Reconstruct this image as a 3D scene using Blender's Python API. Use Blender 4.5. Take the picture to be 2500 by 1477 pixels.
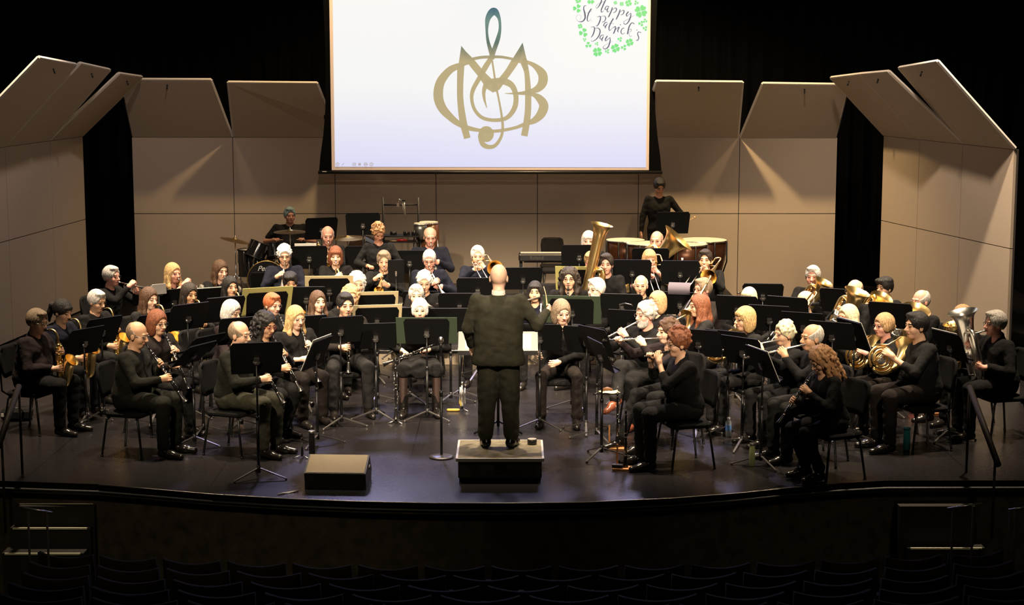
import bpy, math, random
import numpy as np
from mathutils import Vector, Matrix
for _o in list(bpy.data.objects):
    bpy.data.objects.remove(_o)
random.seed(7)
SC = bpy.context.scene
COL = SC.collection
R = math.radians

# ---------------------------------------------------------------- camera
F_PX, CAM_H, PITCH = 4200.0, 4.05, R(8.15)
cam_data = bpy.data.cameras.new('camera')
cam_data.sensor_width = 36.0
cam_data.lens = F_PX / 2500.0 * 36.0
cam_data.clip_end = 200
cam = bpy.data.objects.new('camera', cam_data)
COL.objects.link(cam)
cam.location = (0, 0, CAM_H)
cam.rotation_euler = (math.pi / 2 - PITCH, 0, 0)
SC.camera = cam

# ---------------------------------------------------------------- colour management, world
SC.view_settings.view_transform = 'Standard'
SC.view_settings.look = 'None'
SC.view_settings.gamma = 1.0
SC.view_settings.exposure = 0.0
SC.view_settings.use_curve_mapping = False
world = bpy.data.worlds.new('house_dark')
SC.world = world
world.use_nodes = True
world.node_tree.nodes['Background'].inputs[0].default_value = (0.010, 0.008, 0.006, 1)
world.node_tree.nodes['Background'].inputs[1].default_value = 0.06

# ---------------------------------------------------------------- lights
def spot(name, loc, target, power, color, size=70, blend=0.6, rad=0.12):
    d = bpy.data.lights.new(name, 'SPOT')
    d.energy = power; d.color = color; d.spot_size = R(size); d.spot_blend = blend
    d.shadow_soft_size = rad
    o = bpy.data.objects.new(name, d); COL.objects.link(o)
    o.location = loc
    o.rotation_euler = (Vector(target) - Vector(loc)).to_track_quat('-Z', 'Y').to_euler()
    return o
WARM = (1.0, 0.70, 0.34); WARM2 = (1.0, 0.80, 0.56); LAV = (0.62, 0.56, 1.0)
# overhead electrics above the band
for x, e in ((-5.4, 160), (-2.3, 1150), (0.0, 130), (2.3, 2900), (5.4, 420)):
    spot('electric_lamp', (x, 25.9, 7.6), (x * 1.0, 27.9, 0.6), e, WARM if abs(x) > 1 else (1, .72, .55), 92, 0.8)
for x, e in ((-5.4, 3500), (-2.7, 4400), (0.0, 4200), (2.7, 4500), (5.4, 4200)):
    spot('electric_lamp', (x, 21.6, 7.8), (x * 0.95, 22.2, 0.8), e, WARM2, 62, 0.7)
for x, e in ((-5.2, 3500), (-2.6, 4000), (0.0, 3900), (2.6, 4100), (5.2, 3900)):
    spot('electric_lamp', (x, 17.9, 7.8), (x * 0.80, 18.7, 0.8), e, WARM2, 54, 0.9)
# front of house wash
for x in (-4.0, 0.0, 4.0):
    spot('house_and_fill_lamp', (x, 7.5, 8.6), (x * 0.55, 20.6, 0.9), 10500, WARM2, 25, 0.85, 0.2)
spot('house_and_fill_lamp', (0.0, 5.0, 9.0), (0, 27.5, 3.0), 1750, (1, .82, .70), 50, 1.0, 0.3)  # added broad fill that lifts the back canopies, not a house fixture
# blue purple back wash skimming the deck
for x in (-2.4, 2.4):
    spot('back_lamp', (x, 27.6, 7.0), (x * 0.3, 17.5, 0.0), 1150, LAV, 46, 0.9, 0.5)
# side towers
spot('side_lamp', (-3.6, 22.0, 7.6), (-7.4, 26.5, 1.2), 620, (.92, .76, .72), 70, 0.8)
spot('side_lamp', (3.6, 22.0, 7.6), (6.7, 26.0, 1.2), 1500, (1, .80, .62), 70, 0.8)
# added fill, no actual aisle lamps, brightening the seats, steps and stage front
for x, e in ((-3.6, 420), (0.6, 90), (4.7, 200)):
    spot('front_fill', (x, 9.0, 7.5), (x * .9, 15.0, -.8), e, (1.0, 0.82, 0.5), 40, 1.0, .3)

# ---------------------------------------------------------------- pixel to stage helpers (used once, when placing things on the stage)
_F = np.array((0, math.cos(PITCH), -math.sin(PITCH))); _U = np.array((0, math.sin(PITCH), math.cos(PITCH)))
def ray(px, py):
    return _F + np.array((1., 0, 0)) * (px - 1250) / F_PX + _U * (738.5 - py) / F_PX
def at_z(px, py, z):
    d = ray(px, py); t = (z - CAM_H) / d[2]
    return Vector((d[0] * t, d[1] * t, z))
def at_y(px, py, y):
    d = ray(px, py); t = y / d[1]
    return Vector((d[0] * t, y, CAM_H + d[2] * t))
def at_x(px, py, x):
    d = ray(px, py); t = x / d[0]
    return Vector((x, d[1] * t, CAM_H + d[2] * t))
# ---------------------------------------------------------------- materials
MATS = {}
def mat(name, color, rough=0.5, metal=0.0, noise=0.0, nscale=40.0, bump=0.0, bscale=200.0, emit=None, estr=1.0, sss=0.0, coat=0.0, spec=0.5, alpha=None):
    if name in MATS: return MATS[name]
    m = bpy.data.materials.new(name); m.use_nodes = True
    nt = m.node_tree; b = nt.nodes['Principled BSDF']
    b.inputs['Base Color'].default_value = (*color, 1)
    b.inputs['Roughness'].default_value = rough
    b.inputs['Metallic'].default_value = metal
    b.inputs['Specular IOR Level'].default_value = spec
    if coat: b.inputs['Coat Weight'].default_value = coat
    if sss:
        b.inputs['Subsurface Weight'].default_value = sss
        b.inputs['Subsurface Radius'].default_value = (0.01, 0.004, 0.002)
    if alpha is not None:
        b.inputs['Transmission Weight'].default_value = alpha
    tc = None
    if noise or bump:
        tc = nt.nodes.new('ShaderNodeTexCoord')
    if noise:
        n = nt.nodes.new('ShaderNodeTexNoise'); n.inputs['Scale'].default_value = nscale; n.inputs['Detail'].default_value = 4
        nt.links.new(tc.outputs['Object'], n.inputs['Vector'])
        r = nt.nodes.new('ShaderNodeValToRGB')
        r.color_ramp.elements[0].position = 0.3; r.color_ramp.elements[1].position = 0.7
        r.color_ramp.elements[0].color = (*[max(0, c * (1 - noise)) for c in color], 1)
        r.color_ramp.elements[1].color = (*[min(1, c * (1 + noise)) for c in color], 1)
        nt.links.new(n.outputs['Fac'], r.inputs['Fac']); nt.links.new(r.outputs['Color'], b.inputs['Base Color'])
    if bump:
        n2 = nt.nodes.new('ShaderNodeTexNoise'); n2.inputs['Scale'].default_value = bscale; n2.inputs['Detail'].default_value = 3
        nt.links.new(tc.outputs['Object'], n2.inputs['Vector'])
        bp = nt.nodes.new('ShaderNodeBump'); bp.inputs['Strength'].default_value = bump; bp.inputs['Distance'].default_value = 0.01
        nt.links.new(n2.outputs['Fac'], bp.inputs['Height']); nt.links.new(bp.outputs['Normal'], b.inputs['Normal'])
    if emit:
        b.inputs['Emission Color'].default_value = (*emit, 1); b.inputs['Emission Strength'].default_value = estr
    MATS[name] = m
    return m

# ---------------------------------------------------------------- object helpers
def tag(o, label=None, cat=None, group=None, kind=None):
    if label: o['label'] = label
    if cat: o['category'] = cat
    if group: o['group'] = group
    if kind: o['kind'] = kind
    return o
def empty(name, loc=(0, 0, 0), rz=0.0, label=None, cat=None, group=None, mtx=None):
    o = bpy.data.objects.new(name, None); COL.objects.link(o)
    o.empty_display_size = 0.1
    if mtx is not None: o.matrix_world = mtx
    else:
        o.location = loc; o.rotation_euler = (0, 0, rz)
    return tag(o, label, cat, group)
def link(name, me, parent=None, mtx=None):
    o = bpy.data.objects.new(name, me); COL.objects.link(o)
    if parent is not None: o.parent = parent
    if mtx is not None: o.matrix_local = mtx
    return o
def mesh_np(name, v, quads, mats, smooth=True, mi=None):
    """mesh from numpy vertices and quads"""
    me = bpy.data.meshes.new(name)
    n = len(quads)
    me.vertices.add(len(v)); me.vertices.foreach_set('co', np.asarray(v, np.float32).ravel())
    me.loops.add(n * 4); me.loops.foreach_set('vertex_index', np.asarray(quads, np.int32).ravel())
    me.polygons.add(n); me.polygons.foreach_set('loop_start', np.arange(0, n * 4, 4, dtype=np.int32))
    me.polygons.foreach_set('loop_total', np.full(n, 4, np.int32))
    me.polygons.foreach_set('use_smooth', np.full(n, smooth))
    if mi is not None: me.polygons.foreach_set('material_index', np.asarray(mi, np.int32))
    for m in mats: me.materials.append(m)
    me.update(calc_edges=True)
    return me

class MB:
    """collects boxes, prisms, tubes and lathes and links them as one mesh object"""
    def __init__(s): s.v = []; s.f = []; s.sm = []; s.mi = []; s.m = 0
    def add(s, vs, fs, smooth=False):
        o = len(s.v); s.v += [tuple(p) for p in vs]
        for f in fs: s.f.append(tuple(i + o for i in f)); s.sm.append(smooth); s.mi.append(s.m)
        return s
    def box(s, c, size, rot=None, bev=0.0):
        x, y, z = [a / 2 for a in size]
        if bev > 0:
            return s.rbox(c, size, bev, rot)
        vs = [Vector((a * x, b * y, d * z)) for a in (-1, 1) for b in (-1, 1) for d in (-1, 1)]
        if rot is not None: vs = [rot @ p for p in vs]
        vs = [p + Vector(c) for p in vs]
        return s.add(vs, [(0, 1, 3, 2), (4, 6, 7, 5), (0, 4, 5, 1), (2, 3, 7, 6), (0, 2, 6, 4), (1, 5, 7, 3)])
    def rbox(s, c, size, r, rot=None, seg=3):
        """box with rounded vertical corners and small top and bottom chamfers"""
        x, y, z = [a / 2 for a in size]; r = min(r, x * .99, y * .99)
        b = min(r * .5, z * .6)
        ring = []
        for (cx, cy, a0) in ((x - r, y - r, 0), (-x + r, y - r, 90), (-x + r, -y + r, 180), (x - r, -y + r, 270)):
            for k in range(seg + 1):
                a = R(a0 + 90 * k / seg); ring.append((cx, cy, math.cos(a), math.sin(a)))
        vs = []; n = len(ring)
        for (zz, rr) in ((-z, r - b), (-z + b, r), (z - b, r), (z, r - b)):
            for (cx, cy, ca, sa) in ring: vs.append(Vector((cx + ca * rr, cy + sa * rr, zz)))
        if rot is not None: vs = [rot @ p for p in vs]
        vs = [p + Vector(c) for p in vs]
        fs = []
        for l in range(3):
            for k in range(n):
                fs.append((l * n + k, l * n + (k + 1) % n, (l + 1) * n + (k + 1) % n, (l + 1) * n + k))
        fs.append(tuple(reversed(range(n)))); fs.append(tuple(range(3 * n, 4 * n)))
        return s.add(vs, fs)
    def tube(s, pts, rad, n=8, cap=True, closed=False, smooth=True, flat=None):
        pts = [Vector(p) for p in pts]; m = len(pts)
        if not hasattr(rad, '__len__'): rad = [rad] * m
        t0 = (pts[1] - pts[0]).normalized()
        ref = Vector((0, 0, 1)) if abs(t0.z) < .9 else Vector((1, 0, 0))
        nx = t0.cross(ref).normalized(); vs = []
        for i, p in enumerate(pts):
            if closed: t = pts[(i + 1) % m] - pts[i - 1]
            elif i == 0: t = pts[1] - pts[0]
            elif i == m - 1: t = pts[-1] - pts[-2]
            else:
                t = (pts[i + 1] - p).normalized() + (p - pts[i - 1]).normalized()
            if t.length < 1e-9: t = t0.copy()
            t.normalize()
            nx = (nx - t * nx.dot(t))
            if nx.length < 1e-6: nx = t.orthogonal()
            nx.normalize(); ny = t.cross(nx)
            for k in range(n):
                a = 2 * math.pi * k / n
                vs.append(p + (nx * math.cos(a) + ny * math.sin(a) * (flat or 1)) * rad[i])
        fs = []
        for i in range(m if closed else m - 1):
            j = (i + 1) % m
            for k in range(n):
                k2 = (k + 1) % n
                fs.append((i * n + k, i * n + k2, j * n + k2, j * n + k))
        s.add(vs, fs, smooth)
        if cap and not closed:
            o = len(s.v) - len(vs)
            s.f.append(tuple(o + k for k in reversed(range(n)))); s.sm.append(False); s.mi.append(s.m)
            s.f.append(tuple(o + (m - 1) * n + k for k in range(n))); s.sm.append(False); s.mi.append(s.m)
        return s
    def cyl(s, a, b, r, n=16, r2=None, smooth=True):
        return s.tube([a, b], [r, r if r2 is None else r2], n, True, False, smooth)
    def lathe(s, prof, n=24, c=(0, 0, 0), cap=True, smooth=True, mtx=None):
        """prof: list of (radius, z)"""
        vs = []
        for (r, z) in prof:
            for k in range(n):
                a = 2 * math.pi * k / n; vs.append(Vector((r * math.cos(a), r * math.sin(a), z)))
        if mtx is not None: vs = [mtx @ p for p in vs]
        vs = [p + Vector(c) for p in vs]
        fs = []
        for i in range(len(prof) - 1):
            for k in range(n): fs.append((i * n + k, i * n + (k + 1) % n, (i + 1) * n + (k + 1) % n, (i + 1) * n + k))
        s.add(vs, fs, smooth)
        if cap:
            o = len(s.v) - len(vs); e = o + (len(prof) - 1) * n
            s.f.append(tuple(o + k for k in reversed(range(n)))); s.sm.append(False); s.mi.append(s.m)
            s.f.append(tuple(e + k for k in range(n))); s.sm.append(False); s.mi.append(s.m)
        return s
    def slab(s, poly, nrm, th):
        """extruded polygon; poly = 3D points, extruded along -nrm"""
        n = len(poly); d = Vector(nrm).normalized() * th
        vs = [Vector(p) for p in poly] + [Vector(p) - d for p in poly]
        fs = [tuple(range(n)), tuple(reversed(range(n, 2 * n)))]
        for k in range(n): fs.append((k, n + k, n + (k + 1) % n, (k + 1) % n))
        return s.add(vs, fs)
    def mesh(s, name, m):
        me = bpy.data.meshes.new(name); me.from_pydata(s.v, [], s.f)
        me.polygons.foreach_set('use_smooth', s.sm)
        for x in (m if isinstance(m, (list, tuple)) else [m]): me.materials.append(x)
        if any(s.mi): me.polygons.foreach_set('material_index', s.mi)
        me.update(); return me
    def build(s, name, m, parent=None, mtx=None):
        return link(name, s.mesh(name, m), parent, mtx)

def arc(c, r, a0, a1, n, u, v):
    c = Vector(c); u = Vector(u); v = Vector(v)
    return [c + u * (r * math.cos(R(a0 + (a1 - a0) * k / n))) + v * (r * math.sin(R(a0 + (a1 - a0) * k / n))) for k in range(n + 1)]
def spline(pts, n=6):
    """Catmull-Rom through points (tuples of any length)"""
    P = [np.array(p, float) for p in pts]; P = [2 * P[0] - P[1]] + P + [2 * P[-1] - P[-2]]; out = []
    for i in range(1, len(P) - 2):
        for k in range(n):
            t = k / n
            out.append(0.5 * ((2 * P[i]) + (-P[i - 1] + P[i + 1]) * t + (2 * P[i - 1] - 5 * P[i] + 4 * P[i + 1] - P[i + 2]) * t * t + (-P[i - 1] + 3 * P[i] - 3 * P[i + 1] + P[i + 2]) * t ** 3))
    out.append(P[-2]); return out

# ---------------------------------------------------------------- signed-distance modelling (bodies, clothes, hair)
class SDF:
    def __init__(s): s.p = []
    def cap(s, a, b, ra, rb=None, k=0.02):
        s.p.append(('c', np.array(a, float), np.array(b, float), ra, ra if rb is None else rb, k)); return s
    def ell(s, c, r, rot=None, k=0.02, op='u'):
        s.p.append(('e' + op, np.array(c, float), np.array(r, float), None if rot is None else np.array(rot, float), None, k)); return s
    def chain(s, pts, rads, k=0.01):
        for i in range(len(pts) - 1): s.cap(pts[i], pts[i + 1], rads[i], rads[i + 1], k)
        return s
    def half(s, c, n, k=0.004):
        """remove what lies on the +n side of the plane"""
        n = np.array(n, float); s.p.append(('h', np.array(c, float), n / np.linalg.norm(n), None, None, k)); return s
    def mesh(s, h):
        lo = np.full(3, 1e9); hi = -lo; big = []
        for q in s.p:
            if q[0] == 'c':
                r = max(q[3], q[4]); l = np.minimum(q[1], q[2]) - r; u = np.maximum(q[1], q[2]) + r
            elif q[0][0] == 'e':
                r = q[2].max() if q[3] is not None else q[2]; l = q[1] - r; u = q[1] + r
            else: l = u = None
            big.append((l, u))
            if l is not None and q[0] != 'es': lo = np.minimum(lo, l); hi = np.maximum(hi, u)
        lo -= 2.5 * h; hi += 2.5 * h
        n = np.ceil((hi - lo) / h).astype(int) + 1
        A = np.full(n, 0.05, np.float32)
        ax = [(lo[i] + h * np.arange(n[i])).astype(np.float32) for i in range(3)]
        for q, (l, u) in zip(s.p, big):
            if l is None:
                X = ax[0][:, None, None] - q[1][0]; Y = ax[1][None, :, None] - q[1][1]; Z = ax[2][None, None, :] - q[1][2]
                d = -(X * q[2][0] + Y * q[2][1] + Z * q[2][2])
                A = np.maximum(A, -d).astype(np.float32); continue
            m = q[5] + 0.03
            i0 = np.maximum(np.floor((l - m - lo) / h).astype(int), 0); i1 = np.minimum(np.ceil((u + m - lo) / h).astype(int) + 1, n)
            if (i1 <= i0).any(): continue
            sl = tuple(slice(i0[i], i1[i]) for i in range(3))
            X = ax[0][sl[0]][:, None, None] - np.float32(q[1][0]); Y = ax[1][sl[1]][None, :, None] - np.float32(q[1][1]); Z = ax[2][sl[2]][None, None, :] - np.float32(q[1][2])
            if q[0] == 'c':
                b = (q[2] - q[1]).astype(np.float32); bb = float(b @ b) + 1e-12
                t = np.clip((X * b[0] + Y * b[1] + Z * b[2]) / np.float32(bb), 0, 1)
                d = np.sqrt((X - t * b[0]) ** 2 + (Y - t * b[1]) ** 2 + (Z - t * b[2]) ** 2) - (q[3] + t * np.float32(q[4] - q[3]))
            else:
                if q[3] is not None:
                    M = q[3].astype(np.float32)
                    x = M[0, 0] * X + M[1, 0] * Y + M[2, 0] * Z; y = M[0, 1] * X + M[1, 1] * Y + M[2, 1] * Z; z = M[0, 2] * X + M[1, 2] * Y + M[2, 2] * Z
                else: x, y, z = X, Y, Z
                r = q[2].astype(np.float32)
                k0 = np.sqrt((x / r[0]) ** 2 + (y / r[1]) ** 2 + (z / r[2]) ** 2)
                k1 = np.sqrt((x / r[0] ** 2) ** 2 + (y / r[1] ** 2) ** 2 + (z / r[2] ** 2) ** 2) + np.float32(1e-6)
                d = k0 * (k0 - 1) / k1
            a = A[sl]; k = np.float32(q[5])
            if q[0] == 'es':      # subtract
                hh = np.maximum(k - np.abs(a + d), 0) / k
                A[sl] = np.maximum(a, -d) + hh * hh * k * 0.25
            else:
                hh = np.maximum(k - np.abs(a - d), 0) / k
                A[sl] = np.minimum(a, d) - hh * hh * k * 0.25
        return nets(A, lo, h)

def nets(A, lo, h):
    """naive surface nets"""
    S = A < 0
    nx, ny, nz = A.shape
    C = np.zeros((nx - 1, ny - 1, nz - 1), np.int8)
    for dx in (0, 1):
        for dy in (0, 1):
            for dz in (0, 1): C += S[dx:nx - 1 + dx, dy:ny - 1 + dy, dz:nz - 1 + dz]
    act = (C > 0) & (C < 8)
    I = np.argwhere(act)
    idx = np.full(act.shape, -1, np.int32); idx[act] = np.arange(len(I))
    acc = np.zeros((len(I), 3), np.float32); cnt = np.zeros(len(I), np.float32)
    cor = [(a, b, c) for a in (0, 1) for b in (0, 1) for c in (0, 1)]
    val = {c: A[I[:, 0] + c[0], I[:, 1] + c[1], I[:, 2] + c[2]] for c in cor}
    for c in cor:
        for k in range(3):
            if c[k]: continue
            e = list(c); e[k] = 1; e = tuple(e)
            va, vb = val[c], val[e]
            x = (va < 0) != (vb < 0)
            if not x.any(): continue
            t = va[x] / (va[x] - vb[x])
            p = np.tile(np.array(c, np.float32), (x.sum(), 1)); p[:, k] += t
            acc[x] += p; cnt[x] += 1
    V = (I + acc / cnt[:, None]) * h + lo
    Q = []
    for k in range(3):
        sa = [slice(None)] * 3; sb = [slice(None)] * 3
        sa[k] = slice(0, -1); sb[k] = slice(1, None)
        s0 = S[tuple(sa)]; s1 = S[tuple(sb)]
        for flip in (False, True):
            E = np.argwhere((s0 & ~s1) if not flip else (~s0 & s1))
            if not len(E): continue
            u, v = (k + 1) % 3, (k + 2) % 3
            E = E[(E[:, u] > 0) & (E[:, v] > 0)]
            E = E[(E[:, u] < A.shape[u] - 1) & (E[:, v] < A.shape[v] - 1)]
            def g(du, dv):
                P = E.copy(); P[:, u] -= du; P[:, v] -= dv
                return idx[P[:, 0], P[:, 1], P[:, 2]]
            q = np.stack([g(1, 1), g(0, 1), g(0, 0), g(1, 0)], 1)
            if flip: q = q[:, ::-1]
            Q.append(q)
    Q = np.concatenate(Q)
    return V, Q[(Q >= 0).all(1)]
# ---------------------------------------------------------------- setting materials
def floor_material():
    m = mat('stage_floor_black', (0.02, 0.017, 0.018), 0.33)
    nt = m.node_tree; b = nt.nodes['Principled BSDF']; L = nt.links.new
    g = nt.nodes.new('ShaderNodeNewGeometry'); sp = nt.nodes.new('ShaderNodeSeparateXYZ'); L(g.outputs['Position'], sp.inputs[0])
    def math_(op, a, bb=None):
        n = nt.nodes.new('ShaderNodeMath'); n.operation = op
        for i, v in enumerate((a, bb)):
            if v is None: continue
            if isinstance(v, (int, float)): n.inputs[i].default_value = v
            else: L(v, n.inputs[i])
        return n.outputs[0]
    def line(coord, c0, sp_, w):       # repeating seam lines
        t = math_('ADD', coord, -c0 + sp_ * 50); t = math_('MODULO', t, sp_)
        t = math_('MINIMUM', t, math_('SUBTRACT', sp_, t)); return math_('LESS_THAN', t, w)
    sx = line(sp.outputs['X'], -1.03, 1.84, 0.006); sy = line(sp.outputs['Y'], 17.45, 2.44, 0.006)
    seam = math_('MAXIMUM', sx, sy)
    n = nt.nodes.new('ShaderNodeTexNoise'); n.inputs['Scale'].default_value = 1.4; n.inputs['Detail'].default_value = 6; L(g.outputs['Position'], n.inputs['Vector'])
    n2 = nt.nodes.new('ShaderNodeTexNoise'); n2.inputs['Scale'].default_value = 22; n2.inputs['Detail'].default_value = 5; L(g.outputs['Position'], n2.inputs['Vector'])
    r = math_('ADD', math_('MULTIPLY', n.outputs['Fac'], 0.10), 0.21)
    r = math_('ADD', r, math_('MULTIPLY', n2.outputs['Fac'], 0.04)); L(r, b.inputs['Roughness'])
    mx = nt.nodes.new('ShaderNodeMix'); mx.data_type = 'RGBA'
    mx.inputs[6].default_value = (0.0105, 0.0092, 0.010, 1); mx.inputs[7].default_value = (0.004, 0.004, 0.004, 1); L(seam, mx.inputs[0])
    mx2 = nt.nodes.new('ShaderNodeMix'); mx2.data_type = 'RGBA'; mx2.inputs[7].default_value = (0.020, 0.018, 0.019, 1); L(mx.outputs[2], mx2.inputs[6])
    sc = math_('MULTIPLY', math_('GREATER_THAN', n2.outputs['Fac'], 0.66), 0.3); L(sc, mx2.inputs[0])
    L(mx2.outputs[2], b.inputs['Base Color'])
    return m
M_FLOOR = floor_material()
M_RISER = mat('riser_carpet', (0.018, 0.015, 0.014), 0.6, noise=.3, nscale=20)
M_CREAM = mat('riser_face_cream', (0.62, 0.50, 0.36), 0.7, noise=.08, nscale=6)
M_PANEL = mat('shell_fabric', (0.42, 0.335, 0.255), 0.9, noise=0.10, nscale=120, bump=0.25, bscale=260)
M_PEDGE = mat('shell_edge_trim', (0.55, 0.50, 0.45), 0.45)
M_SEAM = mat('shell_seam', (0.05, 0.04, 0.035), 0.7)
M_CURT = mat('black_velour', (0.0010, 0.0010, 0.0016), 0.95, spec=.1)
M_BLACK = mat('black_paint', (0.012, 0.012, 0.012), 0.45)
M_BLACKM = mat('black_metal', (0.010, 0.010, 0.011), 0.35, spec=0.4)
M_DESK = mat('desk_black', (0.004, 0.004, 0.0045), 0.55, spec=0.16)
M_CHROME = mat('chrome', (0.75, 0.74, 0.72), 0.16, 1.0)
M_STEEL = mat('brushed_steel', (0.42, 0.41, 0.40), 0.38, 1.0)
M_FACE = mat('stage_front_black', (0.060, 0.046, 0.028), 0.75, noise=.4, nscale=9)
M_HOUSE = mat('house_floor', (0.008, 0.006, 0.005), 0.9)

# ---------------------------------------------------------------- stage floor with curved front edge
edge = [(-8.6, 16.2), (-4.9, 16.16), (-3.95, 16.03), (-3.45, 15.88), (-2.8, 15.67), (-2.09, 15.51), (-1.4, 15.41), (-0.7, 15.35), (0.0, 15.345), (0.7, 15.38), (1.48, 15.52), (2.1, 15.7), (2.6, 15.9), (3.1, 16.06), (3.6, 16.17), (4.9, 16.18), (8.8, 16.2)]
mb = MB(); mb.slab([(x, y, 0) for x, y in edge] + [(8.8, 31.2, 0), (-8.6, 31.2, 0)], (0, 0, 1), 0.05)
tag(mb.build('floor', M_FLOOR), kind='structure')
mb = MB()     # stage front wall below the lip
for (a, b) in zip(edge[:-1], edge[1:]):
    mb.add([(a[0], a[1] + .05, -0.05), (b[0], b[1] + .05, -0.05), (b[0], b[1] + .05, -1.6), (a[0], a[1] + .05, -1.6)], [(0, 3, 2, 1)])
tag(mb.build('wall_front', M_FACE), kind='structure')
mb = MB()
mb.tube([(x, y - .012, -0.005) for x, y in edge[2:-3]], 0.009, 6)
tag(mb.build('trim_1', mat('lip_metal', (0.35, 0.33, 0.30), 0.3, 1.0)), kind='structure')
mb = MB()
mb.tube([(x, y - .02, -0.075) for x, y in edge], 0.02, 6)
tag(mb.build('trim_2', M_BLACK), kind='structure')
mb = MB(); mb.box((0, 8.0, -1.62), (22, 16.6, 0.04)); tag(mb.build('house_floor', M_HOUSE), kind='structure')
bpy.data.objects['house_floor'].name = 'floor_house'
# black surroundings
mb = MB(); mb.box((0, 31.3, 4), (18, 0.1, 8.2)); tag(mb.build('wall_back', M_CURT), kind='structure')
mb = MB(); mb.box((-8.75, 22.5, 4), (0.1, 18, 11)); tag(mb.build('wall_left', M_CURT), kind='structure')
mb = MB(); mb.box((8.95, 22.5, 4), (0.1, 18, 11)); tag(mb.build('wall_right', M_CURT), kind='structure')
mb = MB(); mb.box((0, 22, 9.6), (18.2, 19, 0.1)); tag(mb.build('ceiling', M_CURT), kind='structure')
# proscenium return at the right edge of the stage
mb = MB(); mb.box((7.42, 21.7, 3.4), (0.10, 0.9, 6.8)); mb.box((7.3, 22.2, 3.4), (0.26, 0.06, 6.8))
tag(mb.build('trim_3', mat('proscenium_brown', (0.035, 0.024, 0.017), .6)), kind='structure')

def drape(name, x0, x1, y, z0, z1, label, seed):
    rnd = random.Random(seed); n = int((x1 - x0) / 0.035); vs = []; fs = []
    for i in range(n + 1):
        x = x0 + (x1 - x0) * i / n
        d = 0.06 * math.sin(x * 21 + 1.3 * math.sin(x * 3.1 + seed)) + 0.02 * math.sin(x * 53)
        vs += [(x, y + d, z0), (x, y + d * .8, z1)]
    for i in range(n): fs.append((2 * i, 2 * i + 2, 2 * i + 3, 2 * i + 1))
    m = MB(); m.add(vs, fs, True); o = m.build(name, M_CURT); tag(o, label, 'curtain')
    md = o.modifiers.new('thickness', 'SOLIDIFY'); md.thickness = 0.01
drape('stage_curtain', -8.4, 8.6, 30.3, 0, 8.0, 'black velour curtain hanging across the back above the acoustic shell', 1)

# ---------------------------------------------------------------- acoustic shell
WY = 28.6; SEAM_Z = 1.45; TOP_Z = 2.72
bx = [at_y(p, 521, WY).x for p in (327, 572, 819, 1065, 1312, 1558, 1803, 2040)]
def panel(m, quad, th=0.05):
    q = [Vector(p) for p in quad]; n = (q[1] - q[0]).cross(q[3] - q[0]).normalized()
    m.slab(q, n, th)
def tower(label, base, dirv, z0=0.02, flap=None, top_z=TOP_Z, seam_z=SEAM_Z, group=None):
    """base = (A, B) ground points left to right as seen from the house"""
    A, B = [Vector((p[0], p[1], 0)) for p in base]; u = (B - A).normalized(); g = 0.006
    nrm = u.cross(Vector((0, 0, 1)))       # towards the house side
    t = empty('acoustic_tower', (A + B) / 2, 0, label, 'acoustic panel', group)
    inv = Matrix.Translation(-((A + B) / 2))
    def P(a, z): return tuple(inv @ (A + u * a + Vector((0, 0, z))))
    L = (B - A).length
    for nm, za, zb in (('lower_panel', z0, seam_z - g), ('upper_panel', seam_z + g, top_z - g)):
        m = MB(); m.slab([P(g, za), P(L - g, za), P(L - g, zb), P(g, zb)], nrm, 0.05); m.build(nm, M_PANEL, t)
    m = MB(); m.slab([tuple(Vector(P(-.0, z0)) - nrm * .04), tuple(Vector(P(L, z0)) - nrm * .04), tuple(Vector(P(L, top_z)) - nrm * .04), tuple(Vector(P(0, top_z)) - nrm * .04)], nrm, 0.03); m.build('backing_frame', M_SEAM, t)
    if flap:
        q = [inv @ Vector(p) for p in flap]
        n = (q[1] - q[0]).cross(q[-1] - q[0]).normalized()
        if n.dot(nrm) < 0: n = -n
        m = MB(); m.slab(q, n, 0.045); m.build('canopy_panel', M_PANEL, t)
        e = MB()
        for i in range(1, len(q)):
            j = (i + 1) % len(q)
            a, b = q[i] - n * .022, q[j] - n * .022
            e.tube([a, b], 0.026, 4, smooth=False)
        e.build('canopy_edge', M_PEDGE, t)
        c = (q[2] + q[3]) / 2 * .93 + (q[0] + q[1]) / 2 * .07
        h = MB(); h.tube([c + n * .004, c + n * .03 - Vector((0, 0, .05))], 0.012, 6); h.build('lifting_hook', M_BLACKM, t)
    return t
names = ['at the far left end beside the dark gap', 'left of the screen behind the drum kit', 'behind the chime rack below the screen', 'in the middle right of the chime rack', 'behind the keyboard', 'behind the timpanist', 'at the far right end beside the dark gap']
def fl(base_px, top_px, ytop):
    return [at_y(*base_px[0], WY), at_y(*base_px[1], WY), at_y(*top_px[1], ytop), at_y(*top_px[0], ytop)]
YF = 27.72
flaps = {0: fl([(325, 335), (567, 335)], [(296, 196), (515, 197)], YF),
         1: fl([(571, 335), (816, 335)], [(557, 203), (774, 205)], YF),
         5: fl([(1562, 337), (1801, 337)], [(1602, 201), (1813, 203)], YF),
         6: fl([(1807, 338), (2040, 338)], [(1862, 206), (2072, 209)], YF)}
flaps[1] = [at_y(571, 335, WY), at_y(816, 335, WY), at_y(803, 290, 28.2), at_y(797, 262, 28.0), at_y(774, 205, YF), at_y(557, 203, YF)]
for i in range(7):
    tower('tan acoustic panel of the back row ' + names[i], ((bx[i], WY), (bx[i + 1], WY)), None, flap=flaps.get(i))
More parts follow.
